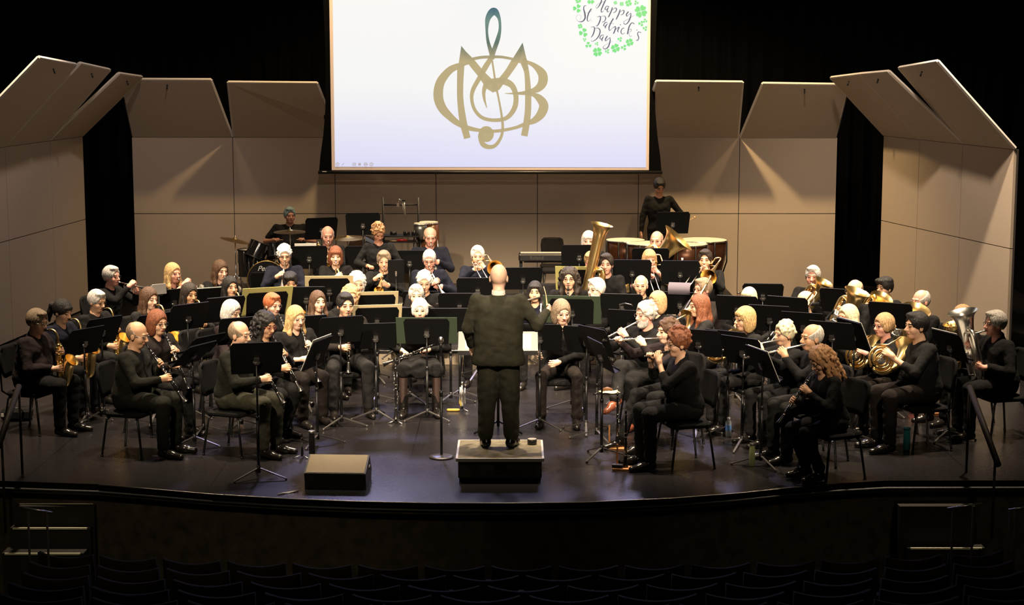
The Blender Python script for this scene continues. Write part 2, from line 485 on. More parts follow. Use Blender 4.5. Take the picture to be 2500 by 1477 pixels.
# side towers
def side(px, P0, P1):
    """point on the side wall's base line seen at pixel column px"""
    k = (px - 1250) / F_PX
    f = lambda t: (P0 + (P1 - P0) * t)
    lo, hi = -1.0, 3.0
    def g(t):
        p = f(t); dep = p.y * math.cos(PITCH) - (1.45 - CAM_H) * math.sin(PITCH); return p.x / dep - k
    s = 1 if g(hi) > g(lo) else -1
    for _ in range(60):
        m = (lo + hi) / 2
        if g(m) * s < 0: lo = m
        else: hi = m
    return f(lo)
L0, L1 = Vector((-6.88, 27.45, 0)), Vector((-7.22, 23.9, 0))
lp = [side(209, L0, L1), side(130, L0, L1), side(22, L0, L1), side(-118, L0, L1)]
R0, R1 = Vector((5.90, 27.4, 0)), Vector((6.84, 23.1, 0))
rp = [side(2151, R0, R1), side(2238, R0, R1), side(2342, R0, R1), side(2466, R0, R1)]
TL, TR = 2.78, 2.80
def top(p, z): return Vector((p.x, p.y, z))
lflap = [[((292, 182), 0), ((348, 190), 0)], [((197, 157), 0), ((270, 173), 0)], [((97, 143), 0), ((187, 160), 0)]]
ln = ['nearest the dark gap', 'in the middle of its row', 'nearest the audience, cut by the picture edge']
for i in range(3):
    a, b = lp[i + 1], lp[i]       # a = nearer the house
    (t0, _), (t1, _) = lflap[i]
    ya, yb = a.y + (.12), b.y + (-.02)
    flp = [top(a, TL), top(b, TL), at_y(*t1, yb), at_y(*t0, ya)]
    tower('tan acoustic panel of the left side ' + ln[i], ((a.x, a.y), (b.x, b.y)), None, flap=flp, top_z=TL, seam_z=1.45)
rflap = [[(2027, 192), (2100, 183)], [(2100, 183), (2168, 177)], [(2193, 168), (2287, 152)]]
for i in range(3):
    a, b = rp[i], rp[i + 1]
    flp = [top(a, TR), top(b, TR), at_y(*rflap[i][1], b.y), at_y(*rflap[i][0], a.y)]
    tower('tan acoustic panel of the right side ' + ln[i].replace(', cut by the picture edge', ' with its canopy split off'), ((a.x, a.y), (b.x, b.y)), None, flap=flp, top_z=TR, seam_z=1.45)

# ---------------------------------------------------------------- risers (platforms of the stage)
def riser(name, poly, z0, z1, label):
    t = empty(name, (0, 0, 0), 0, label, 'riser')
    m = MB(); m.slab([(x, y, z1) for x, y in poly], (0, 0, 1), 0.045); m.build('deck', M_RISER, t)
    m = MB(); m.slab([(x, y + (.02 if k < 2 else -.02), z1 - .046) for k, (x, y) in enumerate(poly)], (0, 0, 1), z1 - .046 - z0 - .002); m.build('fascia', M_CREAM, t)
    m = MB(); m.tube([(poly[0][0], poly[0][1] - .004, z1 - .01), (poly[1][0], poly[1][1] - .004, z1 - .01)], .010, 6); m.build('edge_strip', M_STEEL, t)
riser('band_riser', [(-3.6, 22.45), (0.55, 22.45), (0.55, 25.4), (-3.6, 25.4)], 0, .2, 'low black riser with cream front under the left trumpet players')
riser('band_riser', [(0.6, 22.45), (3.2, 22.45), (3.2, 25.4), (0.6, 25.4)], 0, .2, 'low black riser with cream front under the right trombone players')
riser('band_riser', [(-4.7, 25.45), (3.4, 25.45), (3.4, 27.7), (-4.7, 27.7)], 0, .4, 'tall black back riser carrying the drums, keyboard and timpani')

# ---------------------------------------------------------------- projection screen
SY = 27.85
def scr(px, py, off=0.0): return at_y(px, py, SY - off)
def screen_image_material():
    m = bpy.data.materials.new('projected_white'); m.use_nodes = True; nt = m.node_tree; b = nt.nodes['Principled BSDF']
    b.inputs['Base Color'].default_value = (.8, .8, .8, 1); b.inputs['Roughness'].default_value = .9
    g = nt.nodes.new('ShaderNodeNewGeometry'); sp = nt.nodes.new('ShaderNodeSeparateXYZ'); nt.links.new(g.outputs['Position'], sp.inputs[0])
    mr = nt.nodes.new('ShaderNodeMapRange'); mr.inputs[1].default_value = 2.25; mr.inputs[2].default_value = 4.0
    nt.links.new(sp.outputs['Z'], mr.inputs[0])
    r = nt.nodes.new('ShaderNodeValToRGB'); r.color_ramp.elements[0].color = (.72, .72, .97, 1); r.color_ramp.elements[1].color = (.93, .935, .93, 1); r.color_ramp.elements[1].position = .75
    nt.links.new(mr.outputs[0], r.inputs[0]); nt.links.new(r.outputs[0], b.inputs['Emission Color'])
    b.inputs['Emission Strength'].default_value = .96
    b.inputs['Base Color'].default_value = (.02, .02, .02, 1)
    return m
s0 = scr(810, 412)
scr_e = empty('projection_screen', (0, SY, 0), 0, 'large white projection screen with gold treble clef emblem hanging over the band', 'screen')
def sp_(px, py, off=0.0):
    p = scr(px, py); return (p.x, -off, p.z)
ztop = 5.6
def quad_on(m, pts, off, th):
    m.slab([(p[0], -off, p[2]) for p in pts], (0, -1, 0), th)
bl, br = sp_(818, 407), sp_(1577, 409)
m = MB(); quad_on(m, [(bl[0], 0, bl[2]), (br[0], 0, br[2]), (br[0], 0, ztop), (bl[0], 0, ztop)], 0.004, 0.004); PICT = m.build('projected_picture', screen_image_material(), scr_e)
bl2, br2 = sp_(810, 415), sp_(1584, 415)
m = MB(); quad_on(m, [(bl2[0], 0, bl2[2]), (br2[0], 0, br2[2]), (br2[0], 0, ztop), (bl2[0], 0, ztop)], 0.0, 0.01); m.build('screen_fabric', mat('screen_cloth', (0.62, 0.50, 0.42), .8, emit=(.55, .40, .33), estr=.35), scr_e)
m = MB()
for sgn, x0 in ((-1, 809), (1, 1585)):
    pts = [(x0, -60), (x0, 417)]
    outer = [(x0 + sgn * d, y) for d, y in ((30, 417), (27, 380), (20, 330), (15, 270), (14, 150), (20, 0), (28, -60))]
    q = [sp_(*p) for p in pts + outer]
    if sgn > 0: q = q[::-1]
    quad_on(m, q, -0.012, 0.006); m.build('tension_border', M_CURT, scr_e); m = MB()
m = MB(); a, b = sp_(777, 421), sp_(1617, 421); m.tube([a, b], 0.027, 10); m.build('bottom_bar', M_BLACKM, scr_e)
m = MB(); a, b = sp_(787, 418.5, .03), sp_(798, 418.5, .03); m.box(((a[0] + b[0]) / 2, -.03, a[2]), (.07, .004, .012)); m.build('maker_mark', mat('white_print', (.7, .7, .65), .6), scr_e)

def logo_material():
    m = bpy.data.materials.new('projected_gold'); m.use_nodes = True; nt = m.node_tree; b = nt.nodes['Principled BSDF']
    b.inputs['Base Color'].default_value = (.02, .02, .02, 1); b.inputs['Roughness'].default_value = .9
    g = nt.nodes.new('ShaderNodeNewGeometry'); sp = nt.nodes.new('ShaderNodeSeparateXYZ'); nt.links.new(g.outputs['Position'], sp.inputs[0])
    z0, z1 = scr(1200, 150).z, scr(1200, 20).z
    mr = nt.nodes.new('ShaderNodeMapRange'); mr.inputs[1].default_value = z0; mr.inputs[2].default_value = z1; nt.links.new(sp.outputs['Z'], mr.inputs[0])
    r = nt.nodes.new('ShaderNodeValToRGB'); e = r.color_ramp.elements; e[0].color = (.47, .385, .21, 1); e[1].color = (.04, .13, .19, 1)
    k = r.color_ramp.elements.new(.35); k.color = (.08, .15, .13, 1); k = r.color_ramp.elements.new(.75); k.color = (.14, .26, .22, 1)
    nt.links.new(mr.outputs[0], r.inputs[0]); nt.links.new(r.outputs[0], b.inputs['Emission Color']); b.inputs['Emission Strength'].default_value = 1.0
    return m
M_GOLD = logo_material()
def flat_mat(name, c):
    return mat(name, (.02, .02, .02), .9, emit=c, estr=1.0)
def zl(x, y): return (1020 + x / 3.887, y / 3.887)      # logo tracing coordinates
def ribbon(m, pts, off, tr, n=8):
    """flat stroke: pts = (x, y, half width) in tracing units, smooth"""
    P = spline(pts, n); vs = []; fs = []
    for i, p in enumerate(P):
        a = P[max(0, i - 1)]; b = P[min(len(P) - 1, i + 1)]; d = np.array((b[0] - a[0], b[1] - a[1])); d /= (np.linalg.norm(d) + 1e-9)
        nn = np.array((-d[1], d[0])); w = max(p[2], .2)
        for s in (-1, 1):
            q = sp_(*tr(p[0] + nn[0] * w * s, p[1] + nn[1] * w * s)); vs.append((q[0], -off, q[2]))
    for i in range(len(P) - 1): fs.append((2 * i, 2 * i + 1, 2 * i + 3, 2 * i + 2))
    m.add(vs, fs)
def fpoly(m, pts, off, tr):
    q = [sp_(*tr(*p)) for p in pts]; m.add([(p[0], -off, p[2]) for p in q], [tuple(range(len(q)))])
m = MB(); O = 0.012
rb = lambda pts, off=O: ribbon(m, pts, off, zl)
# loop of the clef
rb([(705, 520, 24), (668, 400, 15), (655, 280, 13), (668, 170, 26), (722, 108, 36), (770, 170, 16), (780, 270, 13), (760, 370, 20), (715, 500, 22), (700, 560, 26)])
# ellipse top, bottom and big C
rb([(385, 625, 28), (300, 670, 34), (215, 780, 42), (195, 915, 46), (235, 1030, 42), (330, 1130, 32), (400, 1180, 26), (480, 1215, 22), (600, 1238, 16), (720, 1245, 16), (830, 1232, 15), (930, 1210, 15), (1010, 1180, 18)])
rb([(500, 565, 15), (600, 545, 14), (710, 540, 14), (800, 542, 13), (900, 560, 12)])
# left M leg and its spike
fpoly(m, [(413, 435), (515, 560), (545, 590), (440, 625), (376, 665), (390, 590)], O, zl)
rb([(410, 600, 34), (402, 800, 30), (405, 960, 30), (430, 1150, 34), (470, 1312, 31)])
rb([(440, 500, 20), (510, 590, 34), (600, 700, 36), (690, 810, 46), (725, 872, 14)])
# right M leg and spike
fpoly(m, [(995, 405), (1038, 585), (1050, 650), (1010, 680), (975, 600), (935, 590), (880, 590), (905, 548)], O, zl)
rb([(1005, 560, 28), (1035, 700, 24), (1047, 880, 29), (1045, 1050, 30), (1030, 1180, 31), (1010, 1290, 31)])
rb([(985, 470, 10), (930, 570, 34), (860, 680, 32), (790, 770, 34), (740, 830, 40), (728, 868, 16)])
# small cross stroke from the loop down to the left
rb([(700, 545, 22), (640, 640, 26), (585, 740, 22), (525, 850, 20), (512, 940, 16), (540, 1040, 16), (610, 1115, 17), (720, 1140, 17), (840, 1120, 20), (915, 1030, 24), (932, 920, 24), (900, 820, 27), (830, 775, 32), (740, 765, 24), (660, 790, 26), (628, 860, 18), (632, 940, 12), (655, 1025, 3)])
# long clef stem with curl
rb([(705, 570, 9), (722, 680, 9), (740, 800, 10), (770, 950, 9), (795, 1090, 11), (806, 1210, 13), (790, 1300, 14), (740, 1375, 17), (680, 1395, 20), (620, 1370, 24), (590, 1300, 18), (600, 1260, 20)])
c = [(650 + 72 * math.cos(a * math.pi / 12), 1272 + 76 * math.sin(a * math.pi / 12)) for a in range(24)]; fpoly(m, c, O, zl)
# B bowls
rb([(1030, 585, 15), (1110, 625, 24), (1180, 700, 42), (1185, 780, 44), (1140, 840, 34), (1060, 870, 20), (950, 886, 12), (825, 887, 2)])
rb([(950, 886, 12), (1080, 895, 16), (1150, 930, 34), (1195, 1000, 44), (1170, 1080, 42), (1110, 1140, 30), (1050, 1165, 22)])
m.build('clef_emblem', M_GOLD, PICT)
# toolbar icons at the lower left of the picture
ic = lambda x, y: (x, y); ICM = flat_mat('projected_grey', (.45, .40, .42))
def icon(*rs):
    m = MB()
    for r_ in rs: ribbon(m, r_, O, ic, 2)
    m.build('toolbar_icon', ICM, PICT)
ring_ = lambda cx, cy: [(cx + 4 * math.cos(a * math.pi / 6), cy + 4 * math.sin(a * math.pi / 6), .7) for a in range(13)]
icon(ring_(824, 401), [(826, 399, .6), (822, 401, .6), (826, 403, .6)]); icon([(834, 404, .7), (840, 398, .7)]); icon(ring_(893, 401), [(890, 401, 1.2), (896, 401, 1.2)]); icon(ring_(907, 401), [(905, 399, .6), (909, 401, .6), (905, 403, .6)])
icon([(861, 398, .6), (869, 398, .6)], [(861, 404, .6), (869, 404, .6)], [(865, 397.5, .5), (865, 404.5, .5)], [(861, 397.5, .5), (861, 404.5, .5)], [(869, 397.5, .5), (869, 404.5, .5)], [(861, 401, .6), (869, 401, .6)])
icon([(875, 401, 3), (881, 401, 3)])

# greeting lettering
def zt(x, y): return (1380 + x / 9.233, y / 9.233)
m = MB(); W = 11
S = lambda pts: ribbon(m, pts, O, zt, 6)
# Happy
S([(820, -90, 3), (815, 20, 14), (770, 120, 12), (715, 185, 5), (690, 160, 3), (740, 90, 3), (880, 30, 3)])
S([(960, -90, 4), (890, 40, 14), (840, 150, 14), (810, 230, 12), (820, 275, 8), (870, 240, 3)])
S([(990, 150, 8), (930, 140, 7), (895, 200, 11), (930, 215, 5), (975, 160, 6)]); S([(975, 160, 6), (945, 225, 13), (955, 272, 7), (1000, 240, 3)])
S([(1060, 165, 12), (1040, 240, 14), (1000, 330, 14), (970, 388, 12)]); S([(1050, 230, 4), (1120, 180, 6), (1155, 200, 12), (1135, 260, 9), (1080, 290, 5)])
S([(1235, 215, 12), (1215, 290, 14), (1175, 380, 14), (1145, 440, 10)]); S([(1225, 280, 4), (1295, 230, 6), (1325, 255, 13), (1300, 315, 9), (1250, 335, 5)])
S([(1425, 260, 12), (1380, 320, 14), (1385, 365, 8), (1420, 340, 4), (1470, 300, 5)]); S([(1475, 290, 6), (1475, 360, 13), (1430, 480, 13), (1370, 545, 8), (1322, 530, 7), (1330, 480, 4), (1440, 420, 3), (1560, 340, 2)])
# St.
S([(480, 130, 4), (430, 135, 8), (415, 200, 12), (440, 300, 17), (445, 410, 16), (390, 480, 12), (310, 485, 5), (255, 440, 2), (255, 360, 2), (310, 330, 2), (360, 380, 2), (330, 440, 2)])
S([(590, 195, 13), (535, 280, 14), (500, 390, 13), (500, 465, 9), (540, 470, 3), (590, 410, 2)]); S([(583, 470, 8), (592, 470, 8)]); S([(470, 300, 2), (600, 250, 3)])
# Patrick's
S([(710, 385, 2), (785, 370, 10), (790, 440, 14), (750, 540, 13), (710, 590, 6), (690, 560, 2)]); S([(780, 380, 3), (870, 360, 5), (910, 400, 11), (890, 470, 9), (820, 510, 3)])
S([(950, 505, 6), (900, 510, 9), (865, 570, 10), (900, 590, 5), (950, 540, 5)]); S([(950, 535, 6), (905, 600, 13), (905, 640, 7)])
S([(1085, 415, 13), (1030, 510, 14), (985, 620, 13), (1000, 690, 7), (1050, 640, 3)]); S([(960, 530, 2), (1100, 530, 3)])
S([(1050, 640, 3), (1130, 600, 10), (1120, 680, 14), (1085, 760, 12)]); S([(1110, 680, 3), (1215, 610, 9), (1180, 690, 12), (1200, 725, 6)]); S([(1235, 550, 9), (1252, 565, 9)])
S([(1330, 630, 7), (1280, 650, 8), (1255, 720, 11), (1285, 768, 6), (1350, 740, 3)]); S([(1560, 540, 8), (1500, 515, 9), (1440, 600, 14), (1400, 770, 14)]); S([(1420, 680, 3), (1485, 660, 5), (1475, 710, 4), (1430, 730, 3), (1460, 820, 4), (1510, 800, 2)])
S([(1610, 672, 9), (1622, 685, 9)]); S([(1710, 735, 6), (1650, 720, 8), (1630, 770, 10), (1655, 850, 11), (1630, 910, 8), (1595, 905, 6)])
# Day
S([(570, 610, 2), (650, 610, 9), (655, 690, 14), (620, 790, 12), (580, 845, 5)]); S([(665, 640, 4), (740, 635, 8), (785, 690, 13), (760, 800, 13), (690, 890, 9), (600, 935, 4), (580, 900, 2)])
S([(870, 795, 7), (815, 795, 8), (780, 855, 11), (810, 880, 5), (860, 820, 5)]); S([(862, 820, 6), (825, 890, 13), (835, 925, 6)])
S([(950, 810, 12), (905, 880, 13), (915, 920, 7), (1000, 850, 5)]); S([(1005, 840, 6), (1010, 920, 12), (970, 1050, 13), (900, 1105, 8), (855, 1080, 7), (880, 1030, 3), (1060, 930, 2)])
m.build('greeting_lettering', flat_mat('projected_navy', (.06, .07, .16)), PICT)
# clovers around the lettering
m = MB()
def clover(cx, cy, r, n, a0):
    for k in range(n):
        a = R(a0 + 360 * k / n); ux, uy = math.cos(a), math.sin(a); wx, wy = -uy, ux
        pts = []
        for (u, w) in ((.08, 0), (.45, -.42), (.75, -.5), (.98, -.35), (1.0, -.14), (.9, 0), (1.0, .14), (.98, .35), (.75, .5), (.45, .42)):
            pts.append((cx + r * (ux * u + wx * w), cy + r * (uy * u + wy * w)))
        fpoly(m, pts, O + .0005 * (k + 1), zt)
for c in ((290, 10, 65, 4, 20), (575, 10, 85, 4, 45), (1130, 62, 42, 4, 20), (1272, 88, 48, 4, 45), (1425, 70, 75, 4, 20), (1598, 62, 52, 3, 10), (1705, 255, 140, 4, 30), (1708, 530, 62, 3, 60), (1800, 470, 50, 3, 20), (1800, 640, 55, 3, 70),
          (270, 190, 95, 3, 60), (335, 590, 55, 4, 30), (410, 735, 100, 3, 50), (437, 893, 42, 3, 90), (520, 1015, 70, 3, 25), (710, 985, 42, 3, 60), (725, 1170, 105, 4, 35), (948, 1155, 52, 3, 60), (1130, 1085, 100, 4, 20), (1320, 1070, 65, 3, 60), (1450, 955, 88, 4, 25), (1232, 885, 55, 3, 70)):
    m = MB(); clover(*c); m.build('clover_picture', flat_mat('projected_green', (.16, .74, .22)), PICT)
# ---------------------------------------------------------------- people
V3 = lambda *a: np.array(a, float)
def unit(v):
    v = np.array(v, float); return v / (np.linalg.norm(v) + 1e-9)
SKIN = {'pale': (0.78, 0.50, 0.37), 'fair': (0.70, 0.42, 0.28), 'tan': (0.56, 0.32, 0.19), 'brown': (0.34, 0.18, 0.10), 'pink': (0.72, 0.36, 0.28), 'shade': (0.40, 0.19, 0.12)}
HAIR = {'white': (0.80, 0.77, 0.72), 'grey': (0.46, 0.42, 0.38), 'silver': (0.62, 0.58, 0.55), 'greybrown': (0.25, 0.18, 0.12), 'brown': (0.085, 0.042, 0.022), 'dark': (0.022, 0.014, 0.010), 'black': (0.010, 0.008, 0.008),
        'blonde': (0.55, 0.36, 0.16), 'paleblonde': (0.78, 0.64, 0.42), 'auburn': (0.20, 0.065, 0.028), 'red': (0.42, 0.12, 0.045), 'curlyblonde': (0.36, 0.19, 0.085), 'teal': (0.20, 0.29, 0.28), 'sandy': (0.48, 0.30, 0.15)}
CLOTH = {'black': (0.0045, 0.0042, 0.0045), 'green': (0.009, 0.009, 0.006), 'plum': (0.016, 0.010, 0.011), 'navy': (0.006, 0.007, 0.016), 'char': (0.011, 0.0105, 0.011), 'suit': (0.034, 0.033, 0.022), 'brownblack': (0.010, 0.007, 0.006)}
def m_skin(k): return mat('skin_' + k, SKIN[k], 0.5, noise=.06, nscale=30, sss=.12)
def m_hair(k):
    n = 'hair_' + k
    if n in MATS: return MATS[n]
    m = mat(n, HAIR[k], 0.5, noise=.5, nscale=150, bump=1.0, bscale=190)
    for nd in m.node_tree.nodes:      # stretch the strands along z
        if nd.type == 'TEX_COORD':
            mp = m.node_tree.nodes.new('ShaderNodeMapping'); mp.inputs['Scale'].default_value = (1, 1, .16)
            for l in list(m.node_tree.links):
                if l.from_node == nd: m.node_tree.links.new(mp.outputs[0], l.to_socket)
            m.node_tree.links.new(nd.outputs['Object'], mp.inputs[0])
    return m
def m_cloth(k): return mat('cloth_' + k, CLOTH[k], 0.9, spec=.22, noise=.25, nscale=14, bump=.7, bscale=26)
M_LIP = mat('lip_colour', (0.42, 0.13, 0.10), .5); M_EYE = mat('eye_dark', (0.03, 0.02, 0.015), .3)
M_SHOE = mat('shoe_leather_black', (0.012, 0.010, 0.009), .22); M_SHOEB = mat('shoe_leather_brown', (0.20, 0.06, 0.03), .25)
M_GLASS = mat('spectacle_frame', (0.03, 0.025, 0.025), .3); M_GLASSR = mat('spectacle_frame_red', (0.30, 0.04, 0.03), .3)

def head_rot(yaw, pitch, roll=0):
    """yaw > 0 turns to the person's left, pitch > 0 looks up"""
    return np.array(Matrix.Rotation(R(yaw), 3, 'Z') @ Matrix.Rotation(R(pitch), 3, 'X') @ Matrix.Rotation(R(roll), 3, 'Y'))

def ik(S, W, a, b, hint):
    d = W - S; L = np.linalg.norm(d)
    if L > (a + b) * .995: W = S + d / L * (a + b) * .995; d = W - S; L = np.linalg.norm(d)
    x = (a * a - b * b + L * L) / (2 * L); h = math.sqrt(max(a * a - x * x, 1e-6))
    u = d / L; n = np.array(hint, float); n = unit(n - u * (n @ u))
    return S + u * x + n * h, W

def hand(S, P, axis, u, nh, side, rad=.012, s=1.0):
    """five-fingered hand closing on a tube at P; u = forearm direction, nh = side on which the back of the hand lies"""
    ax = unit(axis - u * (np.dot(axis, u))) if abs(np.dot(unit(axis), u)) < .95 else unit(np.cross(u, nh))
    n = unit(nh - u * np.dot(nh, u) - ax * np.dot(nh, ax))
    r = rad + .010
    K0 = P - u * .012 + n * (r + .010)
    W = P - u * .088 * s + n * (r + .006)
    for i in range(4):
        o = (i - 1.5) * .0205 * s; ln = (.9, 1.05, 1.0, .8)[i] * s
        K = K0 + ax * o - u * (.004 * abs(i - 1.3))
        S.cap(W + ax * o * .5 + u * .012, K, .0125 * s, .0105 * s, .012)
        a = K + u * .030 * ln - n * (.004 + .002 * (i % 2)); b = a + u * .006 * ln - n * .024 * ln; c = b - u * .016 * ln - n * .008
        S.chain([K, a, b, c], [.0094 * s, .0086 * s, .0078 * s, .0070 * s], .0035)
    t0 = W + u * .022 - ax * .022 * s; t1 = P - u * .022 - ax * .040 * s - n * .004; t2 = P + u * .002 - ax * .026 * s - n * (r - .002)
    S.chain([t0, t1, t2], [.0135 * s, .0105 * s, .0085 * s], .006)
    S.cap(W, W + u * .05, .024 * s, .022 * s, .015)
    return W
def rest_hand(S, P, u, nh, s=1.0):
    """relaxed, slightly curled open hand lying at P"""
    ax = unit(np.cross(u, nh)); n = unit(np.cross(ax, u)); 
    if np.dot(n, nh) < 0: n = -n
    W = P - u * .07
    for i in range(4):
        o = (i - 1.5) * .0205 * s; ln = (.9, 1.05, 1.0, .8)[i] * s
        K = P + ax * o; S.cap(W + ax * o * .5, K, .0125, .0105, .012)
        S.chain([K, K + u * .034 * ln - n * .006, K + u * .056 * ln - n * .018, K + u * .066 * ln - n * .036], [.0094, .0086, .0078, .007], .0035)
    sgn = 1 if ax[0] * P[0] < 0 else -1
    S.chain([W + u * .02 + ax * .02 * sgn, P - u * .01 + ax * .048 * sgn - n * .008, P + u * .024 + ax * .056 * sgn - n * .016], [.0135, .0105, .0085], .006)
    return W

def limb(S, a, b, c, r, k=.015): S.cap(a, b, r[0], r[1], k); S.cap(b, c, r[1], r[2], k)

SHOES = {}
def shoe_mesh(kind):
    if kind in SHOES: return SHOES[kind]
    S = SDF()
    S.cap((0, -.055, .045), (0, .06, .040), .043, .044, .02); S.cap((0, .06, .035), (0, .165, .026), .043, .031, .02)
    if kind == 'pointed': S.cap((0, .16, .026), (0, .205, .022), .028, .014, .02)
    S.cap((0, -.035, .06), (0, -.03, .105), .043, .045, .02)
    if kind == 'boot': S.cap((0, -.035, .08), (0, -.045, .22), .046, .052, .02)
    S.half((0, 0, .004), (0, 0, -1))
    v, q = S.mesh(.0085); SHOES[kind] = mesh_np('shoe', v, q, [M_SHOEB if kind == 'pointed' else M_SHOE]); return SHOES[kind]

def hair_sdf(style, seed, s=1.0):
    """returns vertices, quads in head space"""
    rnd = random.Random(seed); H = SDF()
    infl = {'bald': .004, 'ring': .006, 'buzz': .006}.get(style, .012)
    H.ell((0, -.014, .026), (.078 + infl, .098 + infl, .099 + infl), k=.01)
    def face(depth=0.0, top=.055): H.ell((0, .112 + depth, top - .112), (.073, .088, .117), k=.012, op='s')
    if style in ('short', 'buzz', 'wavy', 'ring', 'bald', 'flop', 'curlytop'):
        if style == 'wavy':
            for _ in range(60):
                a = rnd.uniform(0, 6.28); e = rnd.uniform(-.3, 1.4)
                H.ell((.088 * math.cos(a) * math.cos(e), -.02 + .105 * math.sin(a) * math.cos(e), .03 + .105 * math.sin(e)), (.018, .018, .016), k=.01)
        if style == 'curlytop':
            for _ in range(150):
                a = rnd.uniform(0, 6.28); e = rnd.uniform(-.35, 1.5); rr = rnd.uniform(.009, .016)
                H.ell((.095 * math.cos(a) * math.cos(e) + .01, -.02 + .11 * math.sin(a) * math.cos(e), .04 + .115 * math.sin(e)), (rr,) * 3, k=.006)
        if style == 'flop': H.ell((.02, .06, .085), (.065, .05, .035), k=.02); H.ell((0, -.02, .09), (.08, .09, .045), k=.02)
        if style == 'short': H.ell((0.01, .045, .098), (.058, .045, .024), k=.02)
        face(0, .070 if style != 'flop' else .052)
        H.half((0, 0, -.028), (0, .45, -1))
        if style == 'ring': H.half((0, 0, .062), (0, .65, 1))
        if style == 'bald': H.half((0, 0, .030), (0, .85, 1))
    elif style in ('bob', 'bangs', 'puffy', 'page'):
        z = -.05 if style != 'puffy' else -.045
        for sx in (-1, 1): H.ell((sx * .067, -.015, z), (.030, .062, .085), k=.03)
        H.ell((0, -.068, -.045), (.078, .050, .092), k=.03)
        if style in ('puffy',):
            for _ in range(130):
                a = rnd.uniform(0, 6.28); e = rnd.uniform(-.7, 1.45)
                H.ell((.104 * math.cos(a) * math.cos(e), -.025 + .115 * math.sin(a) * math.cos(e), .015 + .120 * math.sin(e)), (.015, .015, .018), k=.008)
        face(0.0, .062 if style in ('bob', 'puffy') else .046)
        if style in ('bangs', 'page'): H.ell((0, .066, .056), (.064, .030, .030), k=.01)
    elif style in ('long', 'longbangs', 'curlylong'):
        for sx in (-1, 1):
            H.ell((sx * .064, -.015, -.04), (.032, .064, .085), k=.03)
            H.chain([(sx * .066, -.03, -.06), (sx * .085, -.035, -.17), (sx * .09, -.015, -.27)], [.038, .036, .022], .03)
            H.chain([(sx * .078, .005, -.04), (sx * .088, .03, -.15), (sx * .080, .055, -.24)], [.020, .024, .014], .02)
        H.chain([(0, -.075, 0), (0, -.095, -.15), (0, -.095, -.28)], [.060, .062, .040], .03)
        if style == 'curlylong':
            for _ in range(300):
                a = rnd.uniform(0, 6.28); z = rnd.uniform(-.26, .12); w = .112 if z < 0 else .10 * math.sqrt(max(.05, 1 - (z / .13) ** 2))
                if math.sin(a) > .45 and z < .05: continue
                H.ell((w * math.cos(a) * 1.08, -.025 + w * math.sin(a) * 1.12, z), (.013, .013, .020), k=.004)
        face(0.0, .064)
        if style == 'longbangs': H.ell((0, .068, .070), (.062, .028, .024), k=.01)
    elif style == 'ponytail':
        H.half((0, 0, -.035), (0, .5, -1)); face(0, .05)
        H.ell((0, .066, .058), (.060, .028, .028), k=.01)
        H.chain([(0, -.10, .05), (0, -.145, .02), (0, -.155, -.06), (0, -.145, -.16)], [.022, .034, .032, .012], .015)
    elif style == 'bun':
        H.half((0, 0, -.045), (0, .55, -1)); face(0, .055)
        H.ell((0, -.112, -.02), (.040, .036, .038), k=.015)
        for sx in (-1, 1): H.ell((sx * .070, .01, -.02), (.02, .04, .04), k=.02)
    v, q = H.mesh(.0078)
    if style not in ('curlytop', 'curlylong', 'puffy', 'wavy'):
        a = np.arctan2(v[:, 1] + .01, v[:, 0]); d = .0016 * np.sin(a * 23 + 4 * np.sin(v[:, 2] * 30)) + .0011 * np.sin(a * 51 + v[:, 2] * 40)
        v[:, 0] += np.cos(a) * d; v[:, 1] += np.sin(a) * d
    return v, q

